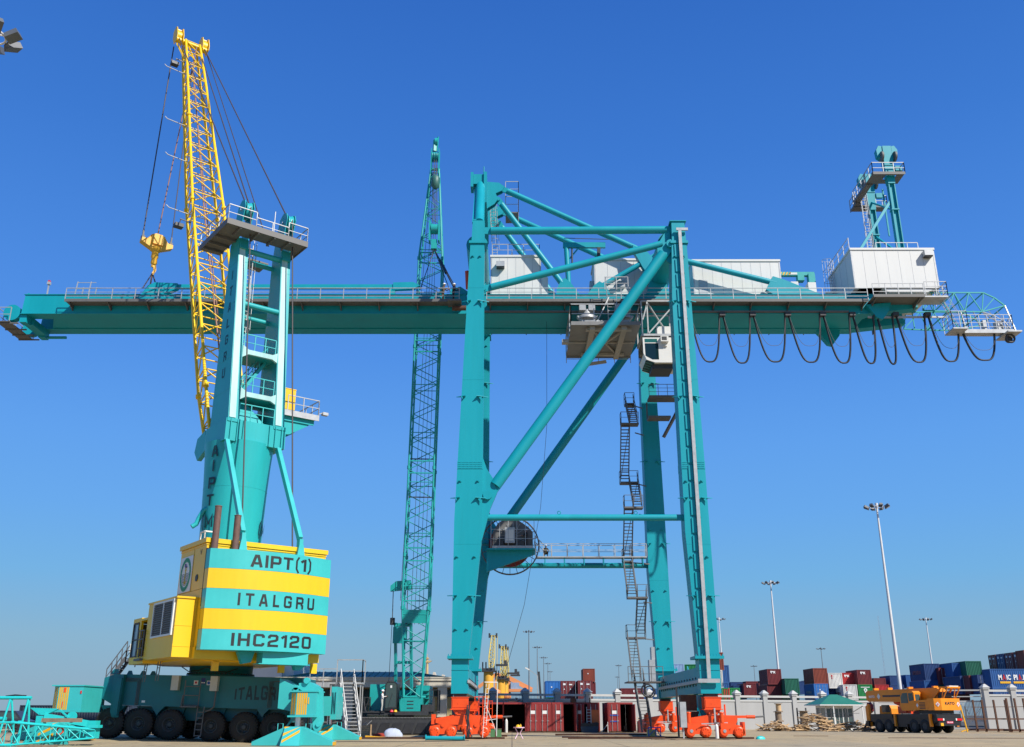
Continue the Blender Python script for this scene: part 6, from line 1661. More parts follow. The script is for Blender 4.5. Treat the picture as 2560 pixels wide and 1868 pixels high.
# ================================================================== red workshop containers in front of the wall
CMAT = {}
def cmat(name, col, rough=.55):
    return mat('container_' + name, col, rough, var=.1, scale=1.2, dirt=.3, dirtcol=tuple(c * .45 + .03 for c in col), streak=True)
CRED = cmat('oxide_red', (.27, .028, .026))
def open_container(x0, w, y, L=6.06, h=2.55, left='closed', right='open', label='', rz=0.0, door_mat=None, extra=None):
    dm = door_mat or CRED
    o = thing('open_container', label, 'shipping container', (x0, y, 0), rz, 'red containers used as stores along the wall')
    z0 = .12
    MB().piece().box(0, .07, 0, .12, z0, z0 + h).piece().box(w - .07, w, 0, .12, z0, z0 + h).build('corner_post', CRED, o)
    MB().box(.0, w, .0, L, z0 + h + .002, z0 + h + .05).build('roof', CRED, o)
    MB().box(.07, w - .07, .0, .12, z0 + h - .12, z0 + h).build('door_header', CRED, o)
    MB().box(.0, w, .0, L, z0 - .1, z0).build('floor', RUST, o)
    sd = []
    n = 30
    for sx in (0, w):
        s_ = MB()
        pts = []
        for i in range(n * 2):
            pts.append((sx + (.02 if (i // 2) % 2 else .06) * (1 if sx == 0 else -1), .12 + (L - .12) * i / (n * 2 - 1)))
        inn = [(p[0] + (.01 if sx == 0 else -.01), p[1]) for p in reversed(pts)]
        s_.prism(pts + inn, 'z', z0, z0 + h - .001)
        s_.build('side_wall', CRED, o)
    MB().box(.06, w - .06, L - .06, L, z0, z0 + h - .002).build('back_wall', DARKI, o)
    hw = (w - .16) / 2
    for k, st in enumerate((left, right)):
        xa = .08 + k * hw; 
        if st == 'none': continue
        T = None
        if st == 'open':      # swung outwards, seen edge on
            T = Matrix.Translation((.09 if k == 0 else w - .09, -.03, 0)) @ Matrix.Rotation(rad(-98 if k == 0 else 98), 4, 'Z')
            xs0 = 0 if k == 0 else -hw
        elif st == 'ajar':
            T = Matrix.Translation((.09 if k == 0 else w - .09, -.03, 0)) @ Matrix.Rotation(rad(-48 if k == 0 else 48), 4, 'Z')
            xs0 = 0 if k == 0 else -hw
        else:
            T = Matrix.Identity(4); xs0 = xa
        d = MB(T).box(xs0 + .01, xs0 + hw - .01, -.03, .03, z0 + .03, z0 + h - .13)
        for i in range(4):
            zz_ = z0 + .2 + i * .58
            d.box(xs0 + .12, xs0 + hw - .12, -.05, -.031, zz_, zz_ + .36)
        d = d.build('door', dm, o)
        for i in range(2):
            x = xs0 + hw * (.28 + .44 * i)
            MB(T).tube((x, -.09, z0 + .03), (x, -.09, z0 + h - .13), .022, n=6).box(x - .05, x + .12, -.11, -.07, z0 + .9, z0 + .95).build('lock_rod', GALV, d)
        MB(T).box(xs0 + .3, xs0 + hw - .3, -.056, -.051, z0 + 1.55, z0 + 1.85).build('door_label', WLET, d)
    return o
YC = 97.5
cx = [XZ(p, YC, 1.3) for p in (1220, 1257, 1316, 1380, 1437, 1500)]
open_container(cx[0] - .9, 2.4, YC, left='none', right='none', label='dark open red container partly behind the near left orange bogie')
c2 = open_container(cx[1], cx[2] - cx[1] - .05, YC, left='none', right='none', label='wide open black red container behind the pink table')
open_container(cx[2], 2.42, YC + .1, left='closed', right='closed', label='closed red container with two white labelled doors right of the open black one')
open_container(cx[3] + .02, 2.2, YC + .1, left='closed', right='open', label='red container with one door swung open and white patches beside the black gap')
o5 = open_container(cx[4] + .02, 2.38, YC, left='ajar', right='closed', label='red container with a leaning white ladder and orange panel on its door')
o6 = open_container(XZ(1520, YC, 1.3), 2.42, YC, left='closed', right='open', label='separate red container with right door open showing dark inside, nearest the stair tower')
MB().box(1.4, 1.5, -.06, .0, 2.68, 3.15).tube((-.1, .3, 2.7), (-.1, .3, 3.1), .3, n=14).build('roof_vent', RUST, o5)
MB().box(.2, 1.0, -.062, -.055, 1.5, 1.6).box(.2, 1.0, -.062, -.055, .95, 1.05).build('blue_tape', BLUEP, o6)
MB().box(1.62, 1.9, 1.0, 1.8, .15, .6).build('inner_crate', WOOD2, o6)
T = (o5.location.x + 1.3)
ld = thing('ladder', 'white ladder leaning on the red container door', 'ladder', (T, YC - .45, .75))
q = MB(); ladder(q, (0, 0, 0), (0.02, .3, 1.55), (1, 0, 0), .4, .03, .26); q.build('ladder_frame', WHITEC, ld)
op = thing('orange_panel', 'orange sheet panel standing behind the white ladder', 'panel', (T + .25, YC - .14, .8))
MB().box(-.1, .75, -.03, .03, 0, 1.2).box(-.12, .77, -.05, .05, 1.2, 1.25).build('sheet', mat('faded_orange_sheet', (.7, .16, .04), .6), op)
sk = thing('dark_skip', 'black tarpaulin covered bin standing below the white ladder', 'bin', (T, YC - .9, 0))
MB().prism([(-.75, 0), (.7, 0), (.8, .55), (-.85, .55)], 'y', -.4, .4).build('bin_body', mat('navy_bin', (.02, .045, .08), .5), sk)
MB().prism([(-.8, .552), (.78, .552), (.85, .8), (.7, .95), (.1, .82), (-.5, .9), (-.8, .75)], 'y', -.36, .38).build('tarp_cover', CABLE, sk)
pr = thing('white_prop', 'thin white A shaped prop leaning left of the last red container', 'prop', (XZ(1515, YC - .6, .5), YC - .6, 0))
MB().bar((-.5, 0, 0), (.18, 0, .75), .05).bar((.18, 0, 0), (.18, 0, .95), .05).build('prop_bars', WHITEC, pr)
for px_, nm, lb, m_, r0, h_ in ((1266, 'gas_cylinder', 'white gas cylinder standing at the mouth of the open black container', WHITEC, .13, 1.25), (1792, 'gas_cylinder', 'white gas cylinder on the ground between the orange bogies at the right leg', WHITEC, .12, 1.0)):
    y_ = YC - .3 if px_ < 1500 else 69.2
    g = thing(nm, lb, 'gas cylinder', (XZ(px_, y_, .6), y_, 0))
    MB().lathe([(r0 * .95, 0), (r0, .05), (r0, h_ * .8), (r0 * .8, h_ * .9), (r0 * .35, h_ * .96), (r0 * .3, h_)], (0, 0, 0), n=16).build('cylinder_body', m_, g)
    MB().box(-.05, .05, -.05, .05, h_ + .002, h_ + .1).ring((0, 0, h_ + .06), r0 * .7, .015, 'z', 14, 4).build('valve', GALVD, g)
# scrap on the container roofs
sc_ = thing('scrap_timber', 'rusty scrap and slats lying on the container roof', 'scrap', (cx[1] + .6, YC + .8, 2.73))
for i in range(7):
    random.seed(50 + i)
    MB().bar((random.uniform(-1.1, .9), random.uniform(-.3, .3), .06 + .05 * i), (random.uniform(-.3, 1.6), random.uniform(-.3, .3), .1 + .05 * i), .14, .06).build('slat', WOOD2 if i % 2 else RUST, sc_)
pl = thing('pallet_stack', 'stack of timber pallets beside the last red container', 'pallets', (XZ(1590, YC + .5, 1), YC + .6, 0))
for k in range(8):
    for j in range(3):
        MB().box(-.35, .4, -.4 + j * .3, -.2 + j * .3, .12 + k * .17, .15 + k * .17).build('plank', WOOD3, pl)
    MB().piece().box(-.35, -.25, -.4, .4, .002 + k * .17, .118 + k * .17).piece().box(.3, .4, -.4, .4, .002 + k * .17, .118 + k * .17).build('bearer', WOOD2, pl)
dp = thing('dark_red_bin', 'dark red steel bin under the zigzag stair tower', 'bin', (XZ(1608, YC - 1, .5), YC - 1, 0))
MB().prism([(-.5, 0), (.9, 0), (.9, .9), (.3, 1.3), (-.5, 1.0)], 'y', -.4, .5).build('bin_body', cmat('dark_red', (.10, .015, .02)), dp)

# ================================================================== stacked containers beyond the wall
def corr(mb, a, b, c, d, n, depth):
    """corrugated sheet: a,b bottom corners, d,c top; outward normal (b-a)x(d-a)"""
    a, b, c, d = Vector(a), Vector(b), Vector(c), Vector(d)
    nn = (b - a).cross(d - a).normalized() * depth
    vs = []; k = n * 4
    for i in range(k + 1):
        t = i / k
        off = nn if (i % 4) in (0, 1) else Vector((0, 0, 0))
        vs.append(a.lerp(b, t) - off); vs.append(d.lerp(c, t) - off)
    mb.add(vs, [(2 * i, 2 * i + 2, 2 * i + 3, 2 * i + 1) for i in range(k)])
CW, CHT = 2.44, 2.59
_cm = {}
def container_meshes(L, mname, m, door):
    key = (L, mname, door)
    if key in _cm: return _cm[key]
    f = MB()
    for x in (0, CW - .14):
        for y in (0, L - .14): f.box(x, x + .14, y, y + .14, 0, CHT)
    for x in (.002, CW - .102):
        f.box(x, x + .1, .14, L - .14, CHT - .12, CHT - .004).box(x, x + .1, .14, L - .14, .004, .15)
    for y in (.002, L - .102):
        f.box(.14, CW - .14, y, y + .1, CHT - .12, CHT - .004).box(.14, CW - .14, y, y + .1, .004, .15)
    s_ = MB()
    corr(s_, (.03, L - .14, .1), (.03, .14, .1), (.03, .14, CHT - .1), (.03, L - .14, CHT - .1), int(L * 3.4), .045)
    corr(s_, (CW - .03, .14, .1), (CW - .03, L - .14, .1), (CW - .03, L - .14, CHT - .1), (CW - .03, .14, CHT - .1), int(L * 3.4), .045)
    e = MB()
    if door:
        for k in range(2):
            x0 = .15 + k * 1.08
            e.box(x0, x0 + 1.06, .03, .08, .16, CHT - .13)
            for r_ in range(4): e.box(x0 + .08, x0 + .98, .012, .029, .3 + r_ * .55, .68 + r_ * .55)
    else:
        corr(e, (.14, .03, .1), (CW - .14, .03, .1), (CW - .14, .03, CHT - .1), (.14, .03, CHT - .1), 9, .05)
    e.box(.1, CW - .1, L - .06, L - .02, .1, CHT - .1)
    e.box(.06, CW - .06, .06, L - .06, CHT - .06, CHT - .02)
    res = []
    for nm, q in (('frame', f), ('side_panel', s_), ('end_panel', e)):
        o = q.build(nm, m); res.append(o.data); bpy.data.objects.remove(o)
    if door:
        q = MB()
        for i in range(4):
            x = .42 + i * .54; q.tube((x, -.0, .16), (x, .0, CHT - .13), .025, n=5, cap=False)
        o = q.build('lock_rods', GALV); res.append(o.data); bpy.data.objects.remove(o)
    _cm[key] = res
    return res
COLS = {'slate': (.028, .04, .062), 'maroon': (.15, .018, .020), 'brown_red': (.22, .045, .022), 'red': (.42, .022, .022), 'green': (.012, .22, .055), 'dark_green': (.008, .11, .065), 'blue': (.015, .085, .26), 'navy': (.012, .045, .15), 'white': (.62, .61, .56), 'bright_blue': (.02, .14, .42), 'light_blue': (.22, .34, .52)}
def container(px, y, tier, col, L=6.06, rz=0.0, door=False, text=None, label='', x=None, align='l', stext=None, group='stacked shipping containers beyond the wall'):
    """front lower left corner of the end wall seen at photo column px"""
    z = tier * CHT
    x = XZ(px, y, z + 1.3) if x is None else x
    o = thing('shipping_container', label, 'shipping container', (x, y, z), rz, group)
    for nm, me in zip(('frame', 'side_panel', 'end_panel', 'lock_rods'), container_meshes(L, col, cmat(col, COLS[col]), door)):
        c = bpy.data.objects.new(nm, me); COL.objects.link(c); c.parent = o
    if text == 'tex':
        text_obj('tex', .9, .5, (.55, -.004, 1.85), (1, 0, 0), (0, 0, 1), WLET, 'lettering', o, bold=.05, depth=.01)
        text_obj('IIIII', .08, .9, (2.1, -.004, 1.0), (1, 0, 0), (0, 0, 1), WLET, 'side_code', o, bold=.0, depth=.01) if False else None
    elif text == 'ear':
        text_obj('WACAY', 1.5, .2, (.45, -.004, 2.1), (1, 0, 0), (0, 0, 1), WLET, 'lettering', o, bold=.03, depth=.01) if False else MB().box(.45, 2.0, -.012, -.004, 2.1, 2.2).build('white_line', WLET, o)
        m_ = MB()
        m_.lathe([(.3, -.004), (.3, .004)], (1.22, -.012, 1.7), 'y', n=18).box(1.05, 1.39, -.017, -.006, 1.2, 1.7)
        m_ = m_.build('white_badge', WLET, o)
        MB().lathe([(.13, -.003), (.13, .003)], (1.22, -.021, 1.68), 'y', n=12).build('badge_centre', cmat('green', COLS['green']), m_)
    elif text == 'mark':
        MB().box(.5, .75, -.012, -.004, 1.95, 2.25).box(.55, .7, -.012, -.004, 1.6, 1.85).build('red_mark', REDP, o)
    elif text == 'dot':
        MB().box(.9, 1.1, -.012, -.004, 1.5, 1.7).build('white_mark', WLET, o)
    elif text == 'door':
        MB().piece().box(.4, .8, -.03, -.02, 1.9, 2.2).piece().box(1.4, 1.9, -.03, -.02, 1.9, 2.1).piece().prism([(.45, 1.2), (.7, 1.2), (.575, 1.4)], 'y', -.03, -.02).piece().prism([(1.5, 1.2), (1.75, 1.2), (1.62, 1.4)], 'y', -.03, -.02).build('door_sticker', WLET, o)
    if stext:
        tx, m2, z_, h_ = stext
        text_obj(tx, 3.2, h_, (-.004, 4.9, z_), (0, -1, 0), (0, 0, 1), m2, 'side_lettering', o, bold=.03, depth=.01)
    return o
RLET = mat('faded_red_lettering', (.30, .06, .06), .6)
GLET = mat('faded_white_lettering', (.30, .36, .38), .6)
# --- right hand stacks
Y1 = 176
container(1919, Y1, 3 - .43, 'maroon', text='tex', label='maroon container lettered tex over a green one, left of the rust brown one')
container(1919, Y1 + .2, 2 - .43, 'maroon', label='maroon container below the tex one, sunk behind the wall pillars')
container(1963, Y1 - 2.2, 1.93, 'dark_green', rz=0, L=6.06, label='dark green container whose long roof shows below the rust brown one')
container(1999, Y1 + 6.5, 1.0, 'green', L=6.06, rz=rad(90), stext=None, label='green container lying sideways with a pale line of print above the wall')
container(2034, Y1 - 1.5, 2.60, 'brown_red', label='rust brown container on top of a blue one, with lit ribbed end')
container(2036, Y1 - 1.5, 1.60, 'bright_blue', door=True, text='dot', stext=('HYUNDAI', GLET, 1.0, .45), label='blue container with a white and orange door under the rust brown one')
container(2072, Y1 + 1.8, 2.34, 'white', text='mark', stext=('HAPAG', RLET, .9, .6), label='white container with red marks, upper one with a dark shadow across its end')
container(2056, Y1 + 4, 1.4, 'navy', label='navy container in shade under the upper white one')
container(2104, Y1 + 2.5, 2.36, 'red', text='tex', label='narrow visible red container behind the white and maroon tops')
container(2144, Y1 + .6, 2.53, 'maroon', text='tex', label='maroon tex container on top of the bright green one')
container(2109, Y1 - .2, 1.56, 'white', text='mark', stext=('HANJIN', RLET, .9, .5), label='white ribbed container left of the bright green one')
container(2147, Y1 - .2, 1.56, 'green', text='ear', label='bright green ribbed container with round white badge')
container(2189, Y1 - .2, 1.55, 'red', label='bright red ribbed container right of the green badge one')
container(2228, Y1 + 6, 1.62, 'navy', label='dark navy container between the red one and the tall white lamp mast')
container(2232, Y1 + 4, .7, 'white', label='pale container low behind the lamp mast base')
container(1860, Y1 + 20, 1.86, 'maroon', text='tex', label='small far maroon tex container left of the tall maroon stack')
container(1835, Y1 + 22, 1.75, 'navy', label='far navy container just right of the near gantry leg')
container(1898, Y1 + 25, 1.95, 'maroon', text='tex', label='far dark red container between two maroon tex ones')
container(1784, Y1 - 20, 2.45, 'blue', label='blue container directly right of the near gantry leg flange', door=False)
container(1784, Y1 - 20, 1.45, 'blue', label='lower blue container beside the near gantry leg')
container(1769, Y1 - 24, 3.1, 'brown_red', label='tall stacked rust red container peeking out right of the gantry leg')
container(1767, Y1 - 24, 2.1, 'white', label='white striped container just right of the gantry leg above the wall')
container(1806, Y1 - 40, .95, 'green', label='bright green container end low behind the wall beside the gantry leg')
container(1780, Y1 - 40, .95, 'red', label='red container end low behind the wall at the gantry leg base')
container(1676, Y1, 2.9, 'light_blue', label='pale blue ribbed container between the far and near right gantry legs')
container(1712, Y1 - 6, 2.75, 'green', rz=rad(-20), label='green container with bright roof above the sill beam')
_fr = random.Random(9)
for px, c, t, lab in ((1828, 'navy', 2.15, 'dim navy container of the rear row close to the gantry leg'), (1866, 'maroon', 2.2, 'dim maroon container of the rear row below the far lamp mast'), (1905, 'brown_red', 2.25, 'dim rust container of the rear row behind the tall maroon pair'), (1944, 'dark_green', 2.2, 'dim green container of the rear row at the slim white mast'), (1985, 'navy', 2.2, 'dim navy container of the rear row behind the green one'), (2024, 'maroon', 2.3, 'dim maroon container of the rear row behind the rust brown stack'), (2066, 'blue', 2.3, 'dim blue container of the rear row behind the white stack'), (2106, 'maroon', 2.3, 'dim maroon container of the rear row behind the lower white one'), (2146, 'navy', 2.35, 'dim navy container of the rear row behind the green badge one'), (2186, 'maroon', 2.45, 'dim maroon container of the rear row behind the bright red one'), (2226, 'navy', 2.65, 'dim navy container of the rear row at the thick lamp mast'), (2266, 'blue', 2.7, 'dim blue container of the rear row just right of the thick lamp mast'), (2300, 'dark_green', 2.6, 'dim green container of the rear row behind the navy stack')):
    container(px, Y1 + 34, t, c, label=lab)
# --- dark blue and mixed stacks right of the mast
Y2 = 158
container(2312, Y2 + 2, 2.62, 'navy', stext=('HYUNDAI', RLET, 1.0, .6), label='top navy container of the stack right of the lamp mast')
container(2313, Y2 + 2, 1.62, 'blue', stext=('HYUNDAI', RLET, 1.0, .6), label='middle blue container of the stack right of the lamp mast')
container(2314, Y2 + 2, .62, 'brown_red', label='low brown container under the navy stack')
container(2349, Y2 + 1, 2.35, 'maroon', label='maroon container end right of the navy stack, middle height', door=True, text='dot')
container(2349, Y2 + 1, 1.35, 'dark_green', label='dark green lettered container under the maroon end')
container(2382, Y2 - 2, 2.58, 'blue', label='blue container end with a pale post, left of the green top')
container(2384, Y2 - 2, 1.35, 'brown_red', label='dark brown container end under the blue one')
container(2416, Y2 - 4, 2.65, 'dark_green', L=12, label='long green container top under the far sky left of the dark red row')
container(2403, Y2 - 8, 1.75, 'navy', door=True, label='navy door end, first of three dark doors left of the lettered blue one')
container(2425, Y2 - 10, 1.75, 'maroon', door=True, label='maroon door end, second of three dark doors')
container(2446, Y2 - 12, 1.75, 'navy', door=True, label='navy door end, third of three, touching the lettered blue container')
# row seen along its door ends, turned so that the ends face left
def side_row():
    base = P(2552, 1663, 142); 
    for i, c in enumerate(('brown_red', 'maroon', 'navy', 'maroon')):
        y = 141.5 + (3 - i if False else i) * 2.5
    return
for i, (c, nm) in enumerate((('maroon', 'nearest'), ('maroon', 'second'), ('navy', 'third'), ('brown_red', 'farthest'))):
    y = 145 + 2.6 + i * 2.6
    lab = {'nearest': 'top row dark maroon container next to the lit orange striped one', 'second': 'top row maroon container, third from the left end of the dark row', 'third': 'top row navy container inside the dark red row', 'farthest': 'leftmost rust red container of the dark top row'}[nm]
    container(0, y, 3.0, c, rz=rad(-90), door=True, text='door', L=12.2, label=lab, x=XZ(2540 - i * 0, 147, 9) )
container(0, 145 - .2, 3.0, 'brown_red', rz=rad(-90), L=12.2, label='lit rust orange container with pale upright lettering at the right edge', x=XZ(2540, 145, 9))
lo = COL.objects
blu = []
for k, tz in enumerate((2.0, 1.0)):
    o = container(0, 144.6, tz - .1 + .1, 'blue', rz=rad(-90), L=12.2, label=('blue container with white and red lettering over an orange line, above the wall' if k == 0 else 'lower lettered blue container seen through the wall slot'), x=XZ(2464, 144, 6))
    # its long side faces the camera after the quarter turn
    for tx, m2, xx, w_, zz, h_ in (('M', WLET, 1.05, .5, 1.1, .7), ('A', REDP, 1.62, .5, 1.05, .8), ('IC', WLET, 2.2, .6, 1.1, .7), ('PI', WLET, 3.2, .55, 1.1, .7), ('A', REDP, 3.85, .5, 1.05, .8), ('J', WLET, 4.42, .28, 1.1, .7)):
        text_obj(tx, w_, h_, (CW + .004, xx, zz), (0, 1, 0), (0, 0, 1), m2, 'side_lettering', o, bold=.04, depth=.01)
    for xx in (1.2, 3.1):
        text_obj('MARINE', 2.4, .32, (CW + .004, xx, .62), (0, 1, 0), (0, 0, 1), STRIPE, 'side_lettering', o, bold=.05, depth=.01) if False else MB().box(CW + .004, CW + .012, xx, xx + 1.5, .62, .9).build('orange_band', STRIPE, o)
# --- middle stacks seen between the legs
container(1364, 168, 1.7, 'bright_blue', label='bright blue ribbed container with a small red and white badge, left of the maroon doors', text='dot')
container(1402, 168, 1.7, 'maroon', door=True, text='door', label='maroon container doors right of the bright blue one')
container(1445, 166, 1.7, 'maroon', door=True, text='door', label='maroon container doors below the single tall rust red one')
container(1458, 208, 3.14, 'brown_red', label='single rust red container standing highest of the middle stack', text='dot')
container(1460, 209, 2.12, 'maroon', label='maroon container under the single tall rust red one, just right of the doors')
container(1402, 168, .7, 'maroon', door=True, text='door', label='lower maroon doors seen through the wall slot, left pair')
container(1446, 166, .7, 'maroon', door=True, text='door', label='lower maroon doors seen through the wall slot, right pair')
container(1364, 168, .7, 'dark_green', label='dark green container seen through the wall slot under the bright blue one')
for px, c, lab in ((1553, 'maroon', 'low maroon container left of the stair tower'), (1563, 'blue', 'low bright blue container behind the stair tower'), (1576, 'maroon', 'low maroon tex container directly behind the stair tower'), (1589, 'blue', 'low blue container between stair tower and far leg'), (1610, 'blue', 'low blue container touching the far right gantry leg'), (1637, 'dark_green', 'low green container under the sill beam')):
    container(px, 190 if c != 'maroon' else 188, 1.45, c, label=lab, text='tex' if 'tex' in lab else None)
# --- far left dark container behind the jib
o = container(0, 112, 0, 'slate', rz=rad(-90), L=12.2, label='long navy container far behind the turquoise lattice jib', x=XZ(72, 112, 1.3))
o = container(0, 150, 0, 'slate', rz=rad(-90), L=12.2, label='far dark container under the house at the chassis left end', x=XZ(160, 150, 1.3))

# ================================================================== lamp masts
def lamp_mast(name, label, px, y, h, r0, dark=True, n=8, x=None, arm=1.4, base_px_y=None):
    x = XZ(px, y, h) if x is None else x
    o = thing(name, label, 'lamp mast', (x, y, 0), 0, 'tall floodlight masts in the port')
    m_ = mat('mast_galvanised', (.62, .62, .61), .45, var=.05) if dark is False else mat('far_mast_grey', (.16, .18, .19), .5)
    MB().lathe([(r0, 0), (r0 * .8, h * .4), (r0 * .45, h)], (0, 0, 0), n=14).build('pole', m_, o)
    md = mat('lamp_head_grey', (.10, .11, .12), .5)
    q = MB().ring((0, 0, h - .3), arm * .7, .05, 'z', 20, 5).tube((0, 0, h - .4), (0, 0, h + .25), r0 * .8, n=10)
    for i in range(4):
        t = math.pi / 2 * i; q.bar((0, 0, h - .2), (arm * .7 * math.cos(t), arm * .7 * math.sin(t), h - .3), .06)
    q.build('lamp_ring', m_ if not dark else md, o)
    for i in range(n):
        t = 2 * math.pi * i / n
        c = Vector((math.cos(t), math.sin(t), 0)); s_ = Vector((-c.y, c.x, 0))
        p = c * arm + Vector((0, 0, h - .25))
        L_ = MB().bar(c * arm * .7 + Vector((0, 0, h - .3)), p, .07)
        L_.hexa([p - s_ * .26 - c * .1 + Vector((0, 0, -.32)), p + s_ * .26 - c * .1 + Vector((0, 0, -.32)), p + s_ * .26 + c * .45 + Vector((0, 0, -.05)), p - s_ * .26 + c * .45 + Vector((0, 0, -.05)), p - s_ * .2 - c * .2 + Vector((0, 0, -.05)), p + s_ * .2 - c * .2 + Vector((0, 0, -.05)), p + s_ * .2 + c * .3 + Vector((0, 0, .22)), p - s_ * .2 + c * .3 + Vector((0, 0, .22))])
        L_.build('lamp', md, o)
    return o
lamp_mast('lamp_mast', 'thick white lamp mast rising behind the orange truck crane', 2191, 135, 29.8, .27, dark=False)
lamp_mast('lamp_mast', 'slim white lamp mast left of the thick one, above the maroon stack', 1926, 218, 29.8, .3, dark=False, arm=1.6)
lamp_mast('lamp_mast', 'thin distant white mast above the navy container stack', 2314, 304, 29.8, .3, dark=False, arm=1.6)
for px, py, lab in ((1322, 1577.5, 'tallest looking lamp mast right of the far yellow cranes'), (1343, 1617, 'second lamp mast of the receding row by the far yellow cranes'), (1359, 1643, 'third lamp mast of the receding row'), (1369.5, 1658, 'fourth lamp mast of the receding row, left of the blue container'), (1375, 1678.5, 'fifth lamp mast just over the blue container'), (1546.5, 1663, 'far lamp mast left of the stair tower, the taller of two'), (1543.5, 1692, 'far lamp mast left of the stair tower, the shorter of two'), (1884.6, 1664.5, 'far lamp mast between the gantry leg and the maroon stack'), (2052, 1620.6, 'far lamp mast over the rust brown container'), (1797, 1546, 'white lamp mast peeking out right of the near gantry leg')):
    fi = math.tan(PITCH + math.atan((CY - py) / FPX)); y = 28.5 / fi
    lamp_mast('lamp_mast', lab, px, y, 30, .3, n=6, arm=1.7, dark=(px != 1797))
m0 = lamp_mast('lamp_mast', 'near floodlight mast head cut off by the top left corner', 0, 35, 30.2, .3, dark=False, n=7, x=-23.1, arm=.85)
# slim radio mast
o = thing('radio_mast', 'very thin distant lattice radio mast right of the tex containers', 'radio mast', (XZ(2209, 330, 18), 330, 0))
q = MB()
for x, y in ((-.25, -.2), (.25, -.2), (0, .25)): q.bar((x, y, 0), (x * .5, y * .5, 33), .035)
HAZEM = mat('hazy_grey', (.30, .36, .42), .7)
q.build('mast_leg', HAZEM, o)
q = MB()
for i in range(30): q.bar((-.22, -.2, i * 1.1), (.22, -.2, i * 1.1 + 1.1), .025)
q.build('mast_lacing', HAZEM, o)

# ================================================================== terminal building behind the crawler crane
bx0, bx1, by = XZ(690, 99, 4), XZ(1131, 99, 4), 99.0
bl = thing('port_building', 'low cream building with deep white fascia and blue green roof behind the crawler crane', 'building', (bx0, by, 0))
BW = bx1 - bx0
MB().box(0, BW, 0, 12, 4.15, 4.75).box(-.1, BW + .1, -.12, 12.1, 4.752, 5.0).box(-.15, BW + .15, -.17, 12.1, 5.002, 5.1).build('fascia', CREAM, bl)
MB().hexa([(.3, .5, 5.11), (BW - .3, .5, 5.11), (BW - .3, 11.5, 5.11), (.3, 11.5, 5.11), (3.0, 4.8, 5.78), (BW - 4.5, 4.8, 5.78), (BW - 4.5, 7, 5.78), (3.0, 7, 5.78)]).build('roof', ROOFG, bl)
rs = MB()
for i in range(26):
    x = lerp(.8, BW - 1.0, i / 25); xt = min(max(x, 3.0), BW - 4.5)
    MB().bar((x, .55, 5.15), (xt, 4.8, 5.8), .06).build('roof_seam', ROOFG, bl)
for x in (BW - 1.0, BW - 10.2):
    MB().box(x - .45, x + .45, .05, .8, 0, 4.148).build('column', CREAM, bl)
wl_ = MB().box(0.2, BW - .2, 3.2, 3.5, 0, 4.14).build('wall', OCHRE, bl)
MB().box(0, BW - .1, 3.0, 3.19, 3.3, 4.0).build('lintel_band', mat('dark_teal_band', (.02, .06, .08), .5), bl)
for x0, x1 in ((.8, 2.6), (2.9, 4.4), (5.6, 7.0), (7.2, 8.6)):
    f = MB().box(x0, x1, 3.1, 3.19, .3, 3.25).build('window', GLASSP, bl)
    MB().piece().box(x0 - .05, x0 + .03, 3.05, 3.1, .25, 3.29).piece().box(x1 - .03, x1 + .05, 3.05, 3.1, .25, 3.29).piece().box((x0 + x1) / 2 - .03, (x0 + x1) / 2 + .03, 3.05, 3.1, .25, 3.29).build('frame', mat('green_frame', (.05, .13, .12), .5), f)
MB().box(BW - 4.8, BW - 4.4, 3.05, 3.19, 1.6, 2.3).build('meter_box', DARK, bl)
MB().box(2.95, 4.3, 3.0, 3.05, .4, 2.4).build('shutter', GALV, bl)
MB().box(.1, BW, .0, 3.1, .0, .14).build('plinth', CONC, bl)
# taller white block to its left
b2 = thing('white_annex', 'plain white block rising behind the harbour crane chassis', 'building', (XZ(600, 101, 5), 101, 0))
AW = XZ(726, 101, 5) - XZ(600, 101, 5)
MB().box(0, AW - .9, 0, 10, 0, 6.3).build('wall', mat('white_render', (.62, .60, .56), .85, var=.04, scale=.6, dirt=.1), b2)
MB().box(AW - .88, AW + .2, .4, 10, 0, 6.9).box(AW - .92, AW + .25, .35, 10, 6.902, 7.0).build('stair_block', mat('white_render', (.62, .60, .56)), b2)
MB().bar((AW - .3, .6, 7.0), (AW - .3, .6, 7.7), .12).bar((AW, .6, 7.0), (AW, .6, 7.7), .12).bar((AW - 4, .6, 6.7), (AW, .6, 6.9), .15).build('rail', WHITEC, b2)
# ship beyond the building: mast and deck gear
sp = thing('ship_mast', 'pale yellow mast and deck fittings of a ship showing above the green roof', 'ship mast', (XZ(1069, 190, 13), 190, 0))
MB().lathe([(.32, 0), (.28, 9), (.18, 12.0)], (0, 0, 0), n=10).build('mast', mat('ship_buff_paint', (.55, .38, .17), .6), sp)
SB = MATS['ship_buff_paint']
MB().prism([(-.95, 11.35), (.95, 11.35), (.4, 11.0), (-.4, 11.0)], 'y', -.3, .3).box(-.3, .3, -.3, .3, 11.7, 11.85).bar((0, 0, 11.9), (0, 0, 12.6), .08).bar((-.5, 0, 11.35), (-.5, 0, 11.8), .06).bar((.5, 0, 11.35), (.5, 0, 11.7), .06).bar((-.8, 0, 10.2), (0, 0, 10.3), .06).build('yard_arm', SB, sp)
MB().piece().prism([(1.0, 8.2), (1.95, 8.2), (1.7, 8.7), (1.5, 9.3), (1.15, 9.3)], 'y', 0, 2).piece().prism([(2.7, 8.2), (3.4, 8.2), (3.3, 8.8), (2.85, 8.9)], 'y', 0, 2).build('deck_house', mat('ship_cream_paint', (.6, .53, .42), .6), sp)

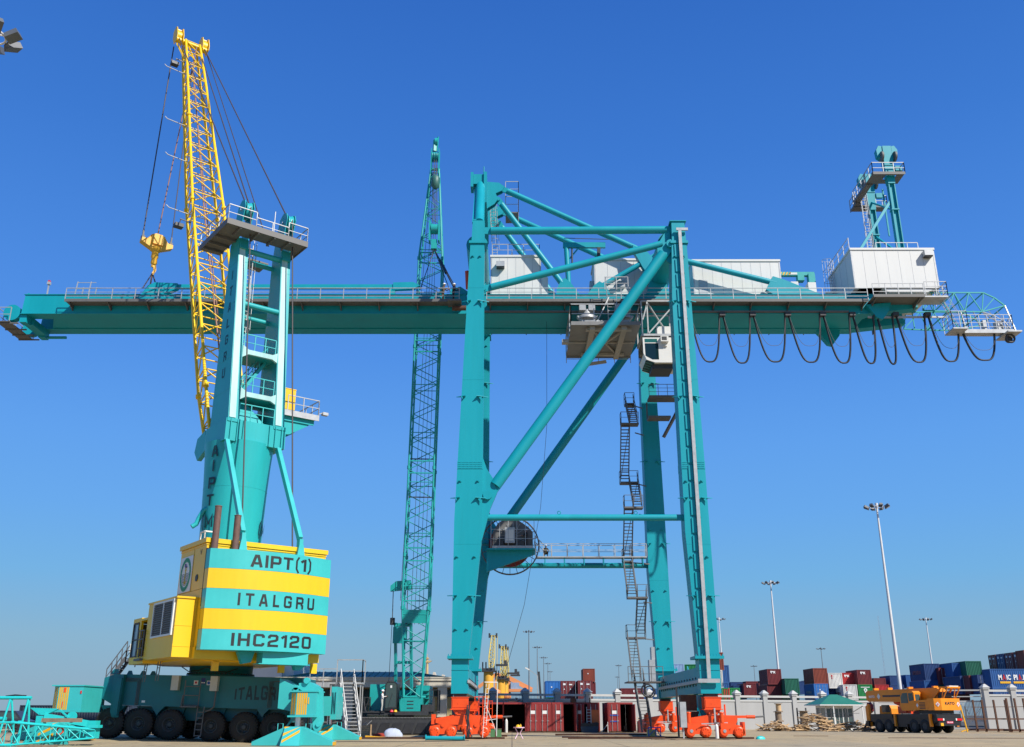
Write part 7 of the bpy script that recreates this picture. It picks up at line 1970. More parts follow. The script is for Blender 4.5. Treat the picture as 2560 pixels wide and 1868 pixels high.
# ================================================================== far yellow harbour cranes and orange quay cranes
def far_crane(px, ytop, Y, base_w, label, lean):
    top = P(px[1], ytop, Y); kn = P(px[0], px[2], Y); b = P(px[0], 1745, Y)
    o = thing('far_harbour_crane', label, 'harbour crane', (b.x, Y, 0), 0, 'yellow harbour cranes far beyond the wall')
    T = shift(b.x, Y, 0)
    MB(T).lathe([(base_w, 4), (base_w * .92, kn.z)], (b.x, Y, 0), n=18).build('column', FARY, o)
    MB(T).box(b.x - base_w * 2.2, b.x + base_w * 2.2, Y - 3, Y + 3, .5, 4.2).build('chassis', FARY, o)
    hd = MB(T).box(b.x - base_w * 1.25, b.x + base_w * 1.25, Y - 2, Y + 2, kn.z, kn.z + .9)
    for dx in (-1.1, -.5, .4, 1.0): hd.bar((b.x + dx * base_w, Y, kn.z + .9), (b.x + dx * base_w, Y - .5, kn.z + 2.6), .35)
    hd.build('column_head', DARK, o)
    f = Vector((b.x + base_w * .5, Y - 2, kn.z + 1.0))
    ax_ = (top - f).normalized(); xd_ = (Vector((1, 0, 0)) - ax_ * ax_.x).normalized(); yd_ = ax_.cross(xd_)
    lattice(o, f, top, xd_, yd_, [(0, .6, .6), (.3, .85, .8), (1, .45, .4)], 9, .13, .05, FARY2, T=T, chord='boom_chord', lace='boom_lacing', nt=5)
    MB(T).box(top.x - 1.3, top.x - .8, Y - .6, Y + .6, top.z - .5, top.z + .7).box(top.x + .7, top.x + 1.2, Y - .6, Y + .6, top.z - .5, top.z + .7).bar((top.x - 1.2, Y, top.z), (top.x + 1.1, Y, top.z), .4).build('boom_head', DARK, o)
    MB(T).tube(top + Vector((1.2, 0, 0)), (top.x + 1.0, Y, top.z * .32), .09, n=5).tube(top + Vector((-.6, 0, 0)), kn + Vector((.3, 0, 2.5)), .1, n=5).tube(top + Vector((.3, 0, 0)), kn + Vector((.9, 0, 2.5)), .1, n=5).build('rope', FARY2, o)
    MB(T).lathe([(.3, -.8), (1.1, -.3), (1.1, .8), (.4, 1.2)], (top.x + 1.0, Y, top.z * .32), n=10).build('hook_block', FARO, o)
    cbx = f.lerp(top, .06)
    MB(T).box(cbx.x + 1.2, cbx.x + 4.5, Y - 2, Y, cbx.z, cbx.z + .5).box(cbx.x + 3.5, cbx.x + 4.3, Y - 2, Y - .5, cbx.z + .5, cbx.z + 1.5).build('boom_platform', DARK, o)
    return o
far_crane((1221, 1233, 1680), 1590, 280, 1.5, 'left yellow harbour crane far behind, tallest of the three', 0)
far_crane((1252, 1257, 1699), 1617, 310, 1.4, 'middle yellow harbour crane far behind, partly overlapping the right one', 0)
far_crane((1263, 1263, 1703), 1622, 345, 1.2, 'right thin yellow harbour crane far behind the wall', 0)
o = thing('far_quay_crane', 'pale orange gantry quay crane on the far horizon behind the yellow cranes', 'gantry crane', (XZ(1275, 520, 20), 520, 0))
T = shift(*o.location)
def fp(px, py, Y=520): return P(px, py, Y)
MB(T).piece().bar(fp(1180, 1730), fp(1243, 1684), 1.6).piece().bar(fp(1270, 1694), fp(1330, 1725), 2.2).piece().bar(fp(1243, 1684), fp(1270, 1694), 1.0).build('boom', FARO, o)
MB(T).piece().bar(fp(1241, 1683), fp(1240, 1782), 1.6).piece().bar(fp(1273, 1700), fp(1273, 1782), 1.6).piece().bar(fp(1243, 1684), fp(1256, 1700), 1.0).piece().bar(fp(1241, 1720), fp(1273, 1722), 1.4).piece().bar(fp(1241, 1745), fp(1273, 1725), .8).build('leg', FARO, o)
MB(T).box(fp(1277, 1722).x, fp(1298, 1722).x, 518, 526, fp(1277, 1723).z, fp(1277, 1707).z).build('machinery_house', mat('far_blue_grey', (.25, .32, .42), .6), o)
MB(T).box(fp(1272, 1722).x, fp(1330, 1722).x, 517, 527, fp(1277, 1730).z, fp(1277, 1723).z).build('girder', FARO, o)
# street lamp and dark post by the wall
o = thing('street_lamp', 'small grey street lamp with white head leaning over the wall left of the blue container', 'street lamp', (XZ(1344, 125, 3), 125, 0))
MB().bar((0, 0, 0), (0, 0, 6.2), .1).bar((0, 0, 6.2), (-1.0, 0, 6.9), .07).build('lamp_pole', GALV, o)
MB().bar((-1.0, 0, 6.9), (-1.5, 0, 7.15), .3, .15).build('lamp_head', WHITEC, o)
o = thing('dark_post', 'leaning dark post standing behind the wall left of the blue container', 'post', (XZ(1355, 118, 3), 118, 0))
MB().bar((.1, 0, 0), (-.35, 0, 6.4), .24).build('post', DARK, o)

# ================================================================== guard kiosk
kx, ky = XZ(2088, 112, 2), 112.0
k = thing('guard_kiosk', 'small white guard kiosk with green hipped roof in front of the wall', 'kiosk', (kx, ky, 0), rad(6))
MB().box(-1.5, 1.6, -1.0, 1.6, .0, .5).build('base', WHITEC, k)
KW = MB()
for x in (-1.5, -.55, .35, 1.52): KW.box(x, x + .1, -1.0, -.9, .502, 2.6)
for y in (-1.0, .3, 1.5): KW.box(-1.5, -1.4, y + .105, y + .2, .502, 2.6)
KW.box(-1.5, 1.62, -1.02, -.88, 2.3, 2.62).box(-1.52, -1.38, -.87, 1.6, 2.3, 2.62).box(1.52, 1.62, -.87, 1.6, .502, 2.62).box(-1.4, 1.5, 1.5, 1.6, .502, 2.62)
KW.build('wall', WHITEC, k)
for x0, x1, z0, z1 in ((-1.38, -.57, 1.4, 2.28), (-1.38, -.57, .52, 1.35), (-.43, .33, .52, 2.28), (.47, 1.5, 1.5, 2.28), (.47, 1.5, .52, 1.4)):
    w = MB().box(x0, x1, -.96, -.93, z0, z1).build('window', GLASSP, k)
    MB().box(x0, x1, -.985, -.965, z1 - .05, z1).box((x0 + x1) / 2 - .025, (x0 + x1) / 2 + .025, -.985, -.965, z0, z1 - .05).build('frame', WHITEC, w)
for y0, y1 in ((-.85, .3), (.45, 1.45)):
    MB().box(-1.47, -1.44, y0, y1, 1.3, 2.28).build('window', GLASSP, k)
rf = MB().hexa([(-2.5, -2.0, 2.66), (2.6, -2.0, 2.66), (2.6, 2.4, 2.66), (-2.5, 2.4, 2.66), (-.35, .1, 3.72), (.45, .1, 3.72), (.45, .4, 3.72), (-.35, .4, 3.72)]).build('roof', ROOFG, k)
MB().box(-2.52, 2.62, -2.02, 2.42, 2.55, 2.655).build('eaves', WHITEC, rf)
for x, y in ((-1.0, -1.9), (2.3, -1.85)):
    MB().bar((x, y, 0), (x, y, 2.55), .09).build('post', WHITEC, k)
MB().bar((1.6, -1.0, 1.9), (2.4, -1.8, 2.5), .08).build('brace', WHITEC, k)
# ================================================================== orange truck crane
tk = thing('truck_crane', 'orange and black four axle truck crane parked by the wall, lettered KATO on its tail', 'truck crane', (39.9, 93.0, 0), rad(110))
tk.scale = (1.06, 1.06, 1.03)
BLK = mat('truck_black_paint', (.014, .015, .017), .4, var=.2, scale=3, dirt=.2, dirtcol=(.05, .045, .04))
MB().prism([(.0, 1.0), (.6, .75), (7.6, .75), (8.4, 1.0), (8.4, 1.62), (.0, 1.62)], 'y', -1.32, 1.32).build('carrier_frame', BLK, tk)
MB().box(-.06, .6, -1.36, 1.36, 1.02, 1.28).box(-.02, .5, -1.2, 1.2, .62, 1.0).build('rear_bumper', BLK, tk)
for y in (-1.05, 1.05):
    MB().box(-.09, -.062, y - .28, y + .28, 1.06, 1.24).build('tail_light', LRED, tk)
    MB().box(-.095, -.062, y + (.3 if y < 0 else -.42), y + (.42 if y < 0 else -.3), 1.06, 1.24).build('reversing_light', WLET, tk)
pl = MB().box(-.05, -.022, -.35, .35, .82, 1.0).build('number_plate', mat('plate_pink_red', (.55, .05, .12), .5), tk)
text_obj('7G-1107', .6, .1, (-.053, .3, .86), (0, -1, 0), (0, 0, 1), WLET, 'plate_lettering', pl, bold=.03, depth=.004)
MB().box(-.05, -.022, .72, 1.02, .62, .86).build('orange_plate', STRIPE, tk)
for sy in (1, -1):
    for x in (1.55, 2.85, 6.1, 7.4):
        T = Matrix.Translation((x, sy * 1.15, .59))
        w = MB(T).lathe([(.3, -.22), (.5, -.22), (.58, -.16), (.59, .16), (.5, .22), (.3, .22)], (0, 0, 0), 'y', n=26, cap=False).build('tyre', BLACK, tk)
        MB(T).lathe([(.3, .19 * sy), (.22, .1 * sy), (.1, .1 * sy), (.09, .2 * sy)], (0, 0, 0), 'y', n=16).build('rim', DARK, w)
    MB().box(.9, 3.5, sy * 1.36 - .03, sy * 1.36 + .03, 1.28, 1.6).box(5.4, 8.1, sy * 1.36 - .03, sy * 1.36 + .03, 1.28, 1.6).build('fender', BLK, tk)
    MB().box(3.7, 5.2, sy * 1.1 - .2, sy * 1.1 + .2, .5, 1.2).build('tank', BLK, tk)
    MB().box(4.95, 5.15, sy * 1.35 - .12, sy * 1.35 + .12, .55, 1.6).box(.55, .75, sy * 1.4 - .12, sy * 1.4 + .12, .55, 1.6).build('outrigger_leg', TRUCKO, tk)
# slewing body
bd = MB().prism([(-.05, 1.95), (2.6, 1.95), (2.6, 2.75), (.6, 2.85), (-.05, 2.85)], 'y', .15, 1.3).prism([(-.05, 1.95), (2.6, 1.95), (2.6, 2.85), (-.05, 2.85)], 'y', -1.3, -.6).build('slewing_body', TRUCKO, tk)
MB().box(.4, 2.4, -1.0, 1.0, 1.63, 1.94).build('slew_ring', BLK, tk)
ct = MB().prism([(-.35, -1.0), (-.35, .95), (.0, 1.42), (.75, 1.42), (.75, -1.42), (.0, -1.42)], 'z', 1.92, 2.92).build('counterweight', TRUCKO, tk)
text_obj('KATO', 1.05, .24, (-.353, .55, 2.38), (0, -1, 0), (0, 0, 1), LETTER, 'maker_lettering', ct, bold=.05, depth=.008, space=1.05)
def diamond(mb, c, u, v, s):
    c = Vector(c); u = Vector(u) * s; v = Vector(v) * s * 1.25
    n_ = u.cross(v).normalized() * .01
    mb.add([c - u, c - v, c + u, c + v, c - u + n_, c - v + n_, c + u + n_, c + v + n_], [(3, 2, 1, 0), (4, 5, 6, 7), (0, 1, 5, 4), (1, 2, 6, 5), (2, 3, 7, 6), (3, 0, 4, 7)])
for c, u in (((-.182, 1.19, 2.42), (.35, .47, 0)), ((-.36, -1.2 + .35, 2.42), (0, -1, 0))):
    u = Vector(u).normalized(); q = MB(); n_ = Vector((-1, 0, 0)) if abs(u.x) < .1 else Vector((-.8, .6, 0)); diamond(q, Vector(c) + n_ * .015, u, (0, 0, 1), .17); d = q.build('diamond_badge', WLET, ct)
    q = MB(); diamond(q, Vector(c) + n_ * .03, u, (0, 0, 1), .09); q.build('badge_centre', mat('badge_pink', (.6, .2, .25), .5), d)
gv = MB()
for i in range(5): gv.box(1.2, 1.9, 1.302, 1.312, 2.05 + i * .12, 2.11 + i * .12)
gv.build('side_grille', DARK, bd)
q = MB(); diamond(q, (2.15, 1.312, 2.35), (1, 0, 0), (0, 0, 1), .15); q.build('diamond_badge', WLET, bd)
text_obj('KATO', .5, .12, (.9, 1.305, 2.0), (-1, 0, 0), (0, 0, 1), REDP, 'side_lettering', bd, bold=.02, depth=.006)
cb = MB().prism([(2.4, 1.9), (4.1, 1.9), (4.3, 2.3), (4.2, 3.1), (3.9, 3.55), (2.6, 3.6), (2.4, 3.45)], 'y', .55, 1.32).build('crane_cab', TRUCKO, tk)
MB().prism([(3.2, 2.55), (4.12, 2.55), (4.1, 3.1), (3.85, 3.42), (3.2, 3.45)], 'y', 1.322, 1.332).box(2.388, 2.398, .7, 1.2, 2.7, 3.3).prism([(2.5, 2.8), (3.1, 2.7), (3.1, 3.42), (2.55, 3.4)], 'y', 1.322, 1.332).build('cab_window', GLASSP, cb)
# telescopic boom
bm = MB().prism([(.3, 2.9), (1.2, 2.6), (9.6, 2.75), (9.9, 2.9), (9.9, 3.65), (9.6, 3.78), (.6, 3.85), (.2, 3.5)], 'y', -.4, .35).build('telescopic_boom', TRUCKO, tk)
text_obj('KATO', .8, .22, (9.5, .355, 3.1), (-1, 0, 0), (0, 0, 1), WLET, 'boom_lettering', bm, bold=.05, depth=.008)
MB().box(5.2, 7.6, .352, .36, 3.15, 3.32).build('boom_plate', DARK, bm)
q = MB(); diamond(q, (8.15, .36, 3.22), (1, 0, 0), (0, 0, 1), .22); q.build('diamond_badge', WLET, bm)
for x in (8.9, 7.0, 4.3, 1.2):
    MB().box(x - .12, x + .12, -.3, .2, 3.81, 4.0).build('boom_bracket', TRUCKO, bm)
MB().tube((4.2, 0, 2.0), (6.4, 0, 2.7), .2, n=12).build('lift_cylinder', ORANGE, tk)
MB().box(4.6, 5.6, -.3, .5, 1.64, 2.3).build('winch_frame', ORANGE, tk)
# carrier driver cab in front
fc = MB().prism([(7.4, 1.3), (8.9, 1.0), (9.1, 1.4), (8.95, 2.35), (7.6, 2.4), (7.4, 2.1)], 'y', -1.3, -.3).build('driver_cab', TRUCKO, tk)
MB().prism([(7.6, 1.8), (8.7, 1.8), (8.7, 2.45), (7.6, 2.45)], 'y', -.298, -.288).build('side_window', GLASSP, fc)
MB().box(8.92, 9.3, -1.2, 1.2, .5, 1.0).bar((9.25, 1.1, .9), (9.7, 1.1, .35), .12).box(8.9, 9.8, .6, 1.2, .12, .3).build('front_bumper', BLK, tk)
MB().prism([(8.9, .5), (9.4, .7), (9.4, 2.3), (9.0, 2.5)], 'y', .75, 1.0).build('front_column', TRUCKO, tk)
hk = MB()
hk.prism([(9.7, 2.5), (10.0, 2.7), (10.2, 2.2), (10.0, 1.7), (9.7, 1.9)], 'y', -.2, .25).tube((9.85, .0, 2.7), (9.85, 0, 3.6), .07, n=6).lathe([(.3, -.15), (.3, .15)], (9.9, .05, 2.2), 'y', n=12).bar((9.9, .2, 1.8), (9.8, .3, .4), .1)
hk.build('hook_block', mat('dark_maroon_paint', (.16, .012, .02), .5), tk)
# rear mast and winch
wm = MB()
for y in (-.75, .55):
    wm.bar((.9, y, 2.9), (-.1, y, 3.85), .12).bar((-.1, y, 3.85), (-.9, y, 3.8), .12).bar((-.9, y, 3.8), (-.25, y, 2.92), .08).bar((-.4, y, 3.8), (-.1, y, 2.95), .06)
wm.box(-.95, -.2, -.8, .6, 3.82, 3.9).bar((-.9, -.75, 3.8), (-.9, .55, 3.8), .08)
wm.build('winch_mast', TRUCKO, tk)
MB().tube((.2, -.55, 3.15), (.2, .45, 3.15), .3, n=16).build('winch_drum', DARK, tk)
MB().box(-.85, -.5, -.7, .3, 3.905, 3.97).build('light_bar', WLET, tk)

# ================================================================== timber and cable drums by the wall
def planks(name, label, x0, x1, y, h, n, seed):
    rnd = random.Random(seed)
    o = thing(name, label, 'wood pile', ((x0 + x1) / 2, y, 0))
    W = (x1 - x0) / 2
    for i in range(n):
        u = rnd.uniform(-1, 1); hmax = h * (1 - abs(u) ** 1.8) + .08
        z = rnd.uniform(.03, 1) ** .8 * hmax
        L = rnd.uniform(.5, 1.5); a = rnd.gauss(0, .35); b = rnd.gauss(0, .22); yy = rnd.uniform(-.8, .8) * (1 - z / (h + .2) * .5)
        c = Vector((u * W, yy, z + .03)); d = Vector((math.cos(a) * math.cos(b), math.sin(a) * math.cos(b), math.sin(b))) * L / 2
        if c.z - abs(d.z) < .02: c.z = abs(d.z) + .04
        MB().bar(c - d, c + d, rnd.choice((.1, .14, .2)), rnd.choice((.03, .05, .09)), up=(rnd.gauss(0, .3), rnd.gauss(0, .3), 1)).build('plank', rnd.choice((WOOD, WOOD, WOOD2, WOOD3, WOOD3)), o)
    return o
yw = 106.0
planks('timber_pile', 'low pile of scrap boards left, below the small cable drum', XZ(1900, yw, .5), XZ(1976, yw, .5), yw, .8, 70, 3)
planks('timber_pile', 'tall heap of broken boards in the middle, in front of the kiosk left side', XZ(1982, yw, .5), XZ(2085, yw, .5), yw - .5, 1.55, 150, 4)
planks('timber_pile', 'flat spread of boards running under the truck crane front', XZ(2060, yw, .5), XZ(2172, yw, .5), yw - 1.6, .85, 110, 5)
def spool(label, px, y, z, r, h, m_):
    o = thing('cable_drum', label, 'cable drum', (XZ(px, y, z), y, z))
    MB().lathe([(r, 0), (r, .06)], (0, 0, 0), n=22).build('flange', WOOD2, o)
    MB().lathe([(r, h - .06), (r, h)], (0, 0, 0), n=22).build('flange', WOOD2, o)
    MB().lathe([(r * .66, .061), (r * .66, h - .061)], (0, 0, 0), n=20).build('core', m_, o)
    return o
spool('small pale cable drum standing on top of the darker one', 1947, yw + 1, 1.93, .42, .8, WOOD3)
spool('dark small cable drum below the pale one, behind the low boards', 1947, yw + 1, 1.0, .5, .92, WOOD2)
spool('cable drum base standing behind the low boards, lowest of three', 1947, yw + 1, .02, .6, .95, WOOD2)
spool('large tan cable drum standing behind the tall heap of boards', 2011, yw + 2, .9, .62, 1.1, WOOD)
spool('lower cable drum half buried behind the tall heap of boards', 2012, yw + 2, .02, .62, .86, WOOD2)
fe = thing('rail_fence', 'row of black posts with one thin rail behind the timber heaps', 'fence', (XZ(1995, 108.5, 1), 108.5, 0))
for px in (1995, 2017, 2048, 2080, 2116):
    x = XZ(px, 108.5, 1) - fe.location.x
    MB().bar((x, 0, 0), (x, 0, 2.3), .13).build('post', DARK, fe)
MB().bar((0, -.08, 1.75), (XZ(2150, 108.5, 1) - fe.location.x, -.08, 1.75), .04).build('rail', DARK, fe)

# ================================================================== rusty frames at the right
def rframe(label, px0, px1, y, hp, posts):
    x0, x1 = XZ(px0, y, .5), XZ(px1, y, .5)
    o = thing('rusty_frame', label, 'steel frame', (x0, y, 0), 0, 'rusty frames left by the wall')
    W = x1 - x0
    MB().piece().box(0, W, -.08, .08, .1, .28).piece().box(0, W, 1.4, 1.55, .1, .28).piece().box(0, W, -.06, .06, 1.15, 1.27).piece().box(0, W, 1.42, 1.52, 1.15, 1.27).build('beam', RUST, o)
    for t in posts:
        x = t * W
        MB().bar((x, 0, 0), (x - .05, 0, hp if t not in (0, 1) else 1.4), .16).build('post', RUST, o)
        MB().bar((x, .1, .2), (x, 1.4, .2), .12).build('cross_bar', RUST, o)
    MB().bar((0, 0, 2.3), (W, 0, 2.35), .05).build('thin_rail', RUST, o)
    return o
rframe('rusty open frame with tall posts right of the yellow post', 2438, 2528, 101, 3.0, (.05, .3, .63, .95))
rframe('rusty frame cut off by the right photo edge', 2526, 2600, 98, 3.1, (.02, .3, .6, 1))
o = thing('yellow_post', 'leaning yellow post right behind the truck crane tail', 'post', (XZ(2417, 100, .5), 100, 0))
MB().bar((0, 0, 0), (-.35, 0, 2.5), .16, .1).bar((-.6, 0, .05), (.1, 0, .25), .1).build('bar', STRIPE, o)
o = thing('pipe_scaffold', 'thin grey pipe scaffold standing between yellow post and rusty frame', 'scaffold', (XZ(2420, 104, .5), 104, 0))
for x in (0, .9, 1.7):
    MB().bar((x, 0, 0), (x, 0, 2.4), .06).build('upright', GALVD, o)
MB().piece().bar((0, 0, 2.35), (1.7, 0, 2.35), .05).piece().bar((0, 0, 1.5), (1.7, 0, 1.5), .05).piece().bar((0, 0, .6), (1.7, 0, .6), .05).piece().bar((0, 0, .6), (1.7, 0, 2.35), .05).build('ledger', GALVD, o)

# ================================================================== aluminium access stair
st = thing('access_stair', 'tall aluminium access stair with railed platform between harbour crane and crawler crane', 'stair', (XZ(880, 74, 2), 74, 0))
q = MB(); stair(q, (.35, -1.0, .1), (-.65, 1.0, 3.75), (.9, .45, 0), 1.0, hr=1.05); q.build('stair_flight', GALV, st)
MB().box(-1.9, .5, .9, 2.2, 3.72, 3.85).box(-2.9, -1.9, .9, 2.2, 3.5, 3.85).build('platform', GALV, st)
q = MB(); railing(q, [(-1.4, .9, 3.85), (.5, .9, 3.85), (.5, 2.2, 3.85)], 1.6, 1.3, mids=1, r=.035); railing(q, [(-3.4, .9, 3.5), (-1.4, .9, 3.5)], 1.3, .9, mids=1, r=.03); q.build('platform_railing', GALV, st)
for x, y in ((-1.8, 1.0), (.4, 1.0), (-1.8, 2.1), (.4, 2.1)):
    MB().bar((x, y, 0), (x, y, 3.71), .07).build('support_leg', GALV, st)
MB().box(-2.6, .4, .9, 2.0, 1.0, 1.12).build('lower_deck', GALVD, st)

# ================================================================== lattice jib and crane parts on the ground at the left
jz = .03
jb = thing('lattice_jib', 'bright turquoise lattice jib section lying on the ground at the left edge', 'lattice jib', (-27, 52, jz))
T = shift(-27, 52, jz)
JM = mat('bright_turquoise_paint', (.02, .52, .50), .35, var=.05, scale=1, dirt=.08, dirtcol=(.02, .3, .3))
pt = lattice(jb, (-31.5, 51.8, .66), (-21.6, 53.2, .62), (0, 0, 1), (-.14, .99, 0), [(0, .56, .55), (.6, .54, .55), (1, .2, .3)], 14, .055, .03, JM, T=T, chord='chord', lace='lacing', nt=6)
MB(T).box(-22.0, -21.55, 52.9, 53.5, .4, .9).box(-21.9, -21.4, 52.8, 53.4, .91, 1.05).build('end_plate', JM, jb)
for t in (.42, .6, .78):
    c = MB(T)
    for i, j in ((-1, -1), (1, -1), (1, 1), (-1, 1)):
        p = pt(t, i, j); c.piece().tube(p - Vector((.1, 0, 0)), p + Vector((.1, 0, 0)), .085, n=8)
    c.build('chord_joint', JM, jb)
af = thing('a_frame', 'turquoise tubular A frame standing behind the lattice jib at the left edge', 'steel frame', (-27, 55, 0))
T = shift(-27, 55, 0)
gz = ground_z(-27, 55)
top = 2.42
xa, xb = XZ(-30, 55, top), XZ(79, 55, top)
MB(T).piece().tube((xa, 55, top), (xb, 55, top), .09, n=8).piece().tube((xa, 55, 1.35), (XZ(15, 55, 1.3), 55, 1.35), .1, n=8).build('top_tube', JM, af)
for p0, p1 in ((27, 5), (29, 33), (72, 55), (73, 68)):
    MB(T).tube((XZ(p0, 55, top), 55, top), (XZ(p1, 55, 1), 55 + (.4 if p1 in (33, 68) else -.3), gz), .06, n=8).build('leg', JM, af)
MB(T).path([(xa + .9, 55.1, 2.5), (xa + 1.4, 55.1, 2.56), (xa + 2.0, 55.1, 2.53), (xb - .9, 55.1, 2.5)], .045, 5).build('hose', CABLE, af)
sb = thing('spreader_bracket', 'turquoise triangular sheave bracket on a jib stub behind the lattice jib', 'crane part', (-25, 55.6, 0))
T = shift(-25, 55.6, 0)
def q_(px, py, Y=55.6): return P(px, py, Y)
a, b, c, d = q_(77, 1769.5), q_(148, 1772), q_(115, 1788), q_(99, 1787)
MB(T).prism([(a.x, a.z), (b.x, b.z), (c.x, c.z), (d.x, d.z)], 'y', 55.5, 55.75).build('bracket_plate', JM, sb)
MB(T).bar(q_(112, 1791), q_(236, 1812, 56.2), .45, .32).box(q_(95, 1790).x, q_(112, 1790).x, 55.4, 55.9, .0 + gz, 1.5).box(q_(203, 1800).x, q_(235, 1800).x, 55.9, 56.5, .75, 1.25).build('jib_stub', JM, sb)
MB(T).lathe([(.26, -.05), (.26, .05)], q_(178, 1794) + Vector((0, .1, .05)), 'y', n=18).build('sheave', JM, sb)
MB(T).bar(q_(150, 1775), q_(172, 1795), .08).box(q_(103, 1770).x, q_(106, 1770).x, 55.48, 55.499, 1.6, 1.66).build('stay', JM, sb)
bp = thing('striped_plate', 'turquoise plate with yellow diagonal stripes standing inside the lattice jib', 'steel plate', (-24.2, 53.9, 0))
MB().prism([(-1.5, .05), (.9, .05), (.7, .95), (-.2, 1.05), (-1.2, .6)], 'y', -.1, .1).build('plate', TEALC, bp)
for k in range(2):
    MB().prism([(-.75 + .05 * k, .25 + .38 * k), (-.7, .12 + .38 * k), (.1, .5 + .38 * k), (.1, .66 + .38 * k)], 'y', -.112, -.102).build('yellow_stripe', STRIPE, bp)
tm = thing('timber_baulk', 'grey brown timber baulk lying across the lattice jib', 'timber', (XZ(155, 54.2, 1.3), 54.2, 1.18))
MB().box(-1.0, 1.0, -.2, .2, 0, .2).build('baulk', WOOD2, tm)
fl = thing('lifting_ring', 'small orange ring hanging inside the lattice jib', 'ring', (XZ(150, 53.5, .8), 53.5, .75))
MB().ring((0, 0, 0), .17, .05, 'y', 18, 6).build('ring', ORANGE, fl)
tb = thing('timber_blocks', 'wooden blocks under the lattice jib at the bottom edge', 'timber', (XZ(95, 51.5, 0), 51.5, 0))
for i in range(3):
    MB().box(-.9 + .6 * i, -.35 + .6 * i, -.3, .3, 0, .11).build('block', WOOD2, tb)
van = thing('parked_van', 'dark parked van half hidden behind the turquoise A frame at the left edge', 'van', (XZ(20, 98, 1), 98, 0))
vb = MB().prism([(-2.4, .35), (2.3, .35), (2.35, 1.0), (1.7, 1.2), (1.0, 1.95), (-2.3, 2.0), (-2.45, 1.2)], 'y', -.9, .9).build('body', mat('van_dark_paint', (.03, .035, .05), .3), van)
MB().piece().prism([(-2.1, 1.25), (-.6, 1.25), (-.6, 1.8), (-2.1, 1.8)], 'y', -.91, -.902).piece().prism([(-.5, 1.25), (1.4, 1.25), (.9, 1.8), (-.5, 1.8)], 'y', -.91, -.902).build('window', GLASSP, vb)
MB().box(-2.42, 2.34, -.92, -.902, .75, .95).build('side_band', WLET, vb)
for x in (-1.5, 1.45):
    MB().lathe([(.36, -.1), (.36, .1)], (x, -.82, .36), 'y', n=20).build('wheel', BLACK, van)
ps = thing('pallet_stack', 'yellowish timber pallets behind the turquoise A frame', 'pallets', (XZ(50, 80, .5), 80, 0))
for k in range(4):
    for j in range(3): MB().box(-1.8 + 1.25 * j, -.7 + 1.25 * j, -.5, .5, .12 + k * .26, .16 + k * .26).build('plank', WOOD3 if k % 2 else WOOD, ps)
    for j in range(4): MB().box(-1.8 + 1.1 * j, -1.6 + 1.1 * j, -.5, .5, .0 + k * .26, .119 + k * .26).build('bearer', WOOD, ps)

# ================================================================== small things on the ground
def rail_beam(label, px0, px1, y, h=.1):
    x0, x1 = XZ(px0, y, .1), XZ(px1, y, .1)
    o = thing('steel_rail', label, 'steel rail', ((x0 + x1) / 2, y, 0), 0, 'rusty rails laid on the ground')
    L = (x1 - x0) / 2
    MB().box(-L, L, -.11, .11, .004, .03).box(-L, L, -.03, .03, .03, h - .035).box(-L, L, -.06, .06, h - .035, h).build('rail_profile', RUST, o)
    return o
rail_beam('long rusty rail under the near left bogie, running left past the crawler crane', 896, 1262, 70.5, .12)
rail_beam('rusty rail under the near right bogie, running left to the middle', 1420, 1885, 70.5, .12)
rail_beam('rusty rail farther back in front of the red containers', 1388, 1640, 83, .13)
rail_beam('short rusty rail right of the green box', 1254, 1268, 78, .14)
rail_beam('rusty beam lying between the two long rails at the right', 1405, 1700, 74, .1)
o = thing('steel_pipe', 'teal flanged pipe lying on the ground before the near left bogie', 'pipe', (XZ(1113, 66, .2), 66, 0))
MB().tube((-1.22, 0, .15), (1.22, 0, .13), .13, n=14).build('pipe_body', TEAL, o)
for x in (-1.24, 1.24):
    MB().tube((x - .03, 0, .17), (x + .03, 0, .17), .19, n=16).build('flange', TEAL, o)
MB().box(-1.1, -1.0, -.2, .2, 0, .03).build('wedge', WOOD2, o)
o = thing('green_box', 'dull green steel box beside the near left bogie', 'box', (XZ(1240, 72, .3), 72, 0))
MB().box(-.38, .38, -.3, .3, .0, .62).build('box_body', GREENB, o)
MB().piece().box(-.06, .02, -.31, -.302, 0, .62).piece().box(-.4, .4, -.32, .32, .622, .66).build('strap', RUST, o)
o = thing('pink_table', 'small pink plastic table with crossed legs in front of the open containers', 'table', (XZ(1297.5, 71, .5), 71, 0))
MB().lathe([(.38, .70), (.39, .72), (.39, .76)], (0, 0, 0), n=20).build('table_top', PINK, o)
for i in range(4):
    t = math.pi / 4 + i * math.pi / 2; c = Vector((math.cos(t), math.sin(t), 0))
    MB().path([c * .36 + Vector((0, 0, .7)), c * .1 + Vector((0, 0, .36)), c * .38], .028, 6).build('leg', PINK, o)
o = thing('safety_helmet', 'yellow safety helmet lying on the pink table', 'helmet', (XZ(1295, 71, .8), 71, .765))
MB().lathe([(.19, 0), (.15, .03), (.14, .08), (.09, .14), (.02, .165)], (0, 0, 0), n=16).build('shell', HELMY, o)
o = thing('work_bottle', 'small dark object beside the yellow helmet on the pink table', 'bottle', (XZ(1299, 71, .8) + .07, 71.1, .765))
MB().lathe([(.06, 0), (.06, .12), (.02, .17), (.02, .2)], (0, 0, 0), n=10).build('bottle_body', STRIPE, o)
for px, m_, lab in ((979, HELMP, 'red safety helmet hung low on the crawler crane cab'), (988.5, HELMY, 'yellow safety helmet hung beside the red one on the crawler crane')):
    p = P(px, 1780, 86.1)
    o = thing('safety_helmet', lab, 'helmet', p)
    MB().lathe([(.17, 0), (.14, .03), (.13, .1), (.08, .16), (.02, .18)], (0, 0, 0), n=14).build('shell', m_, o)
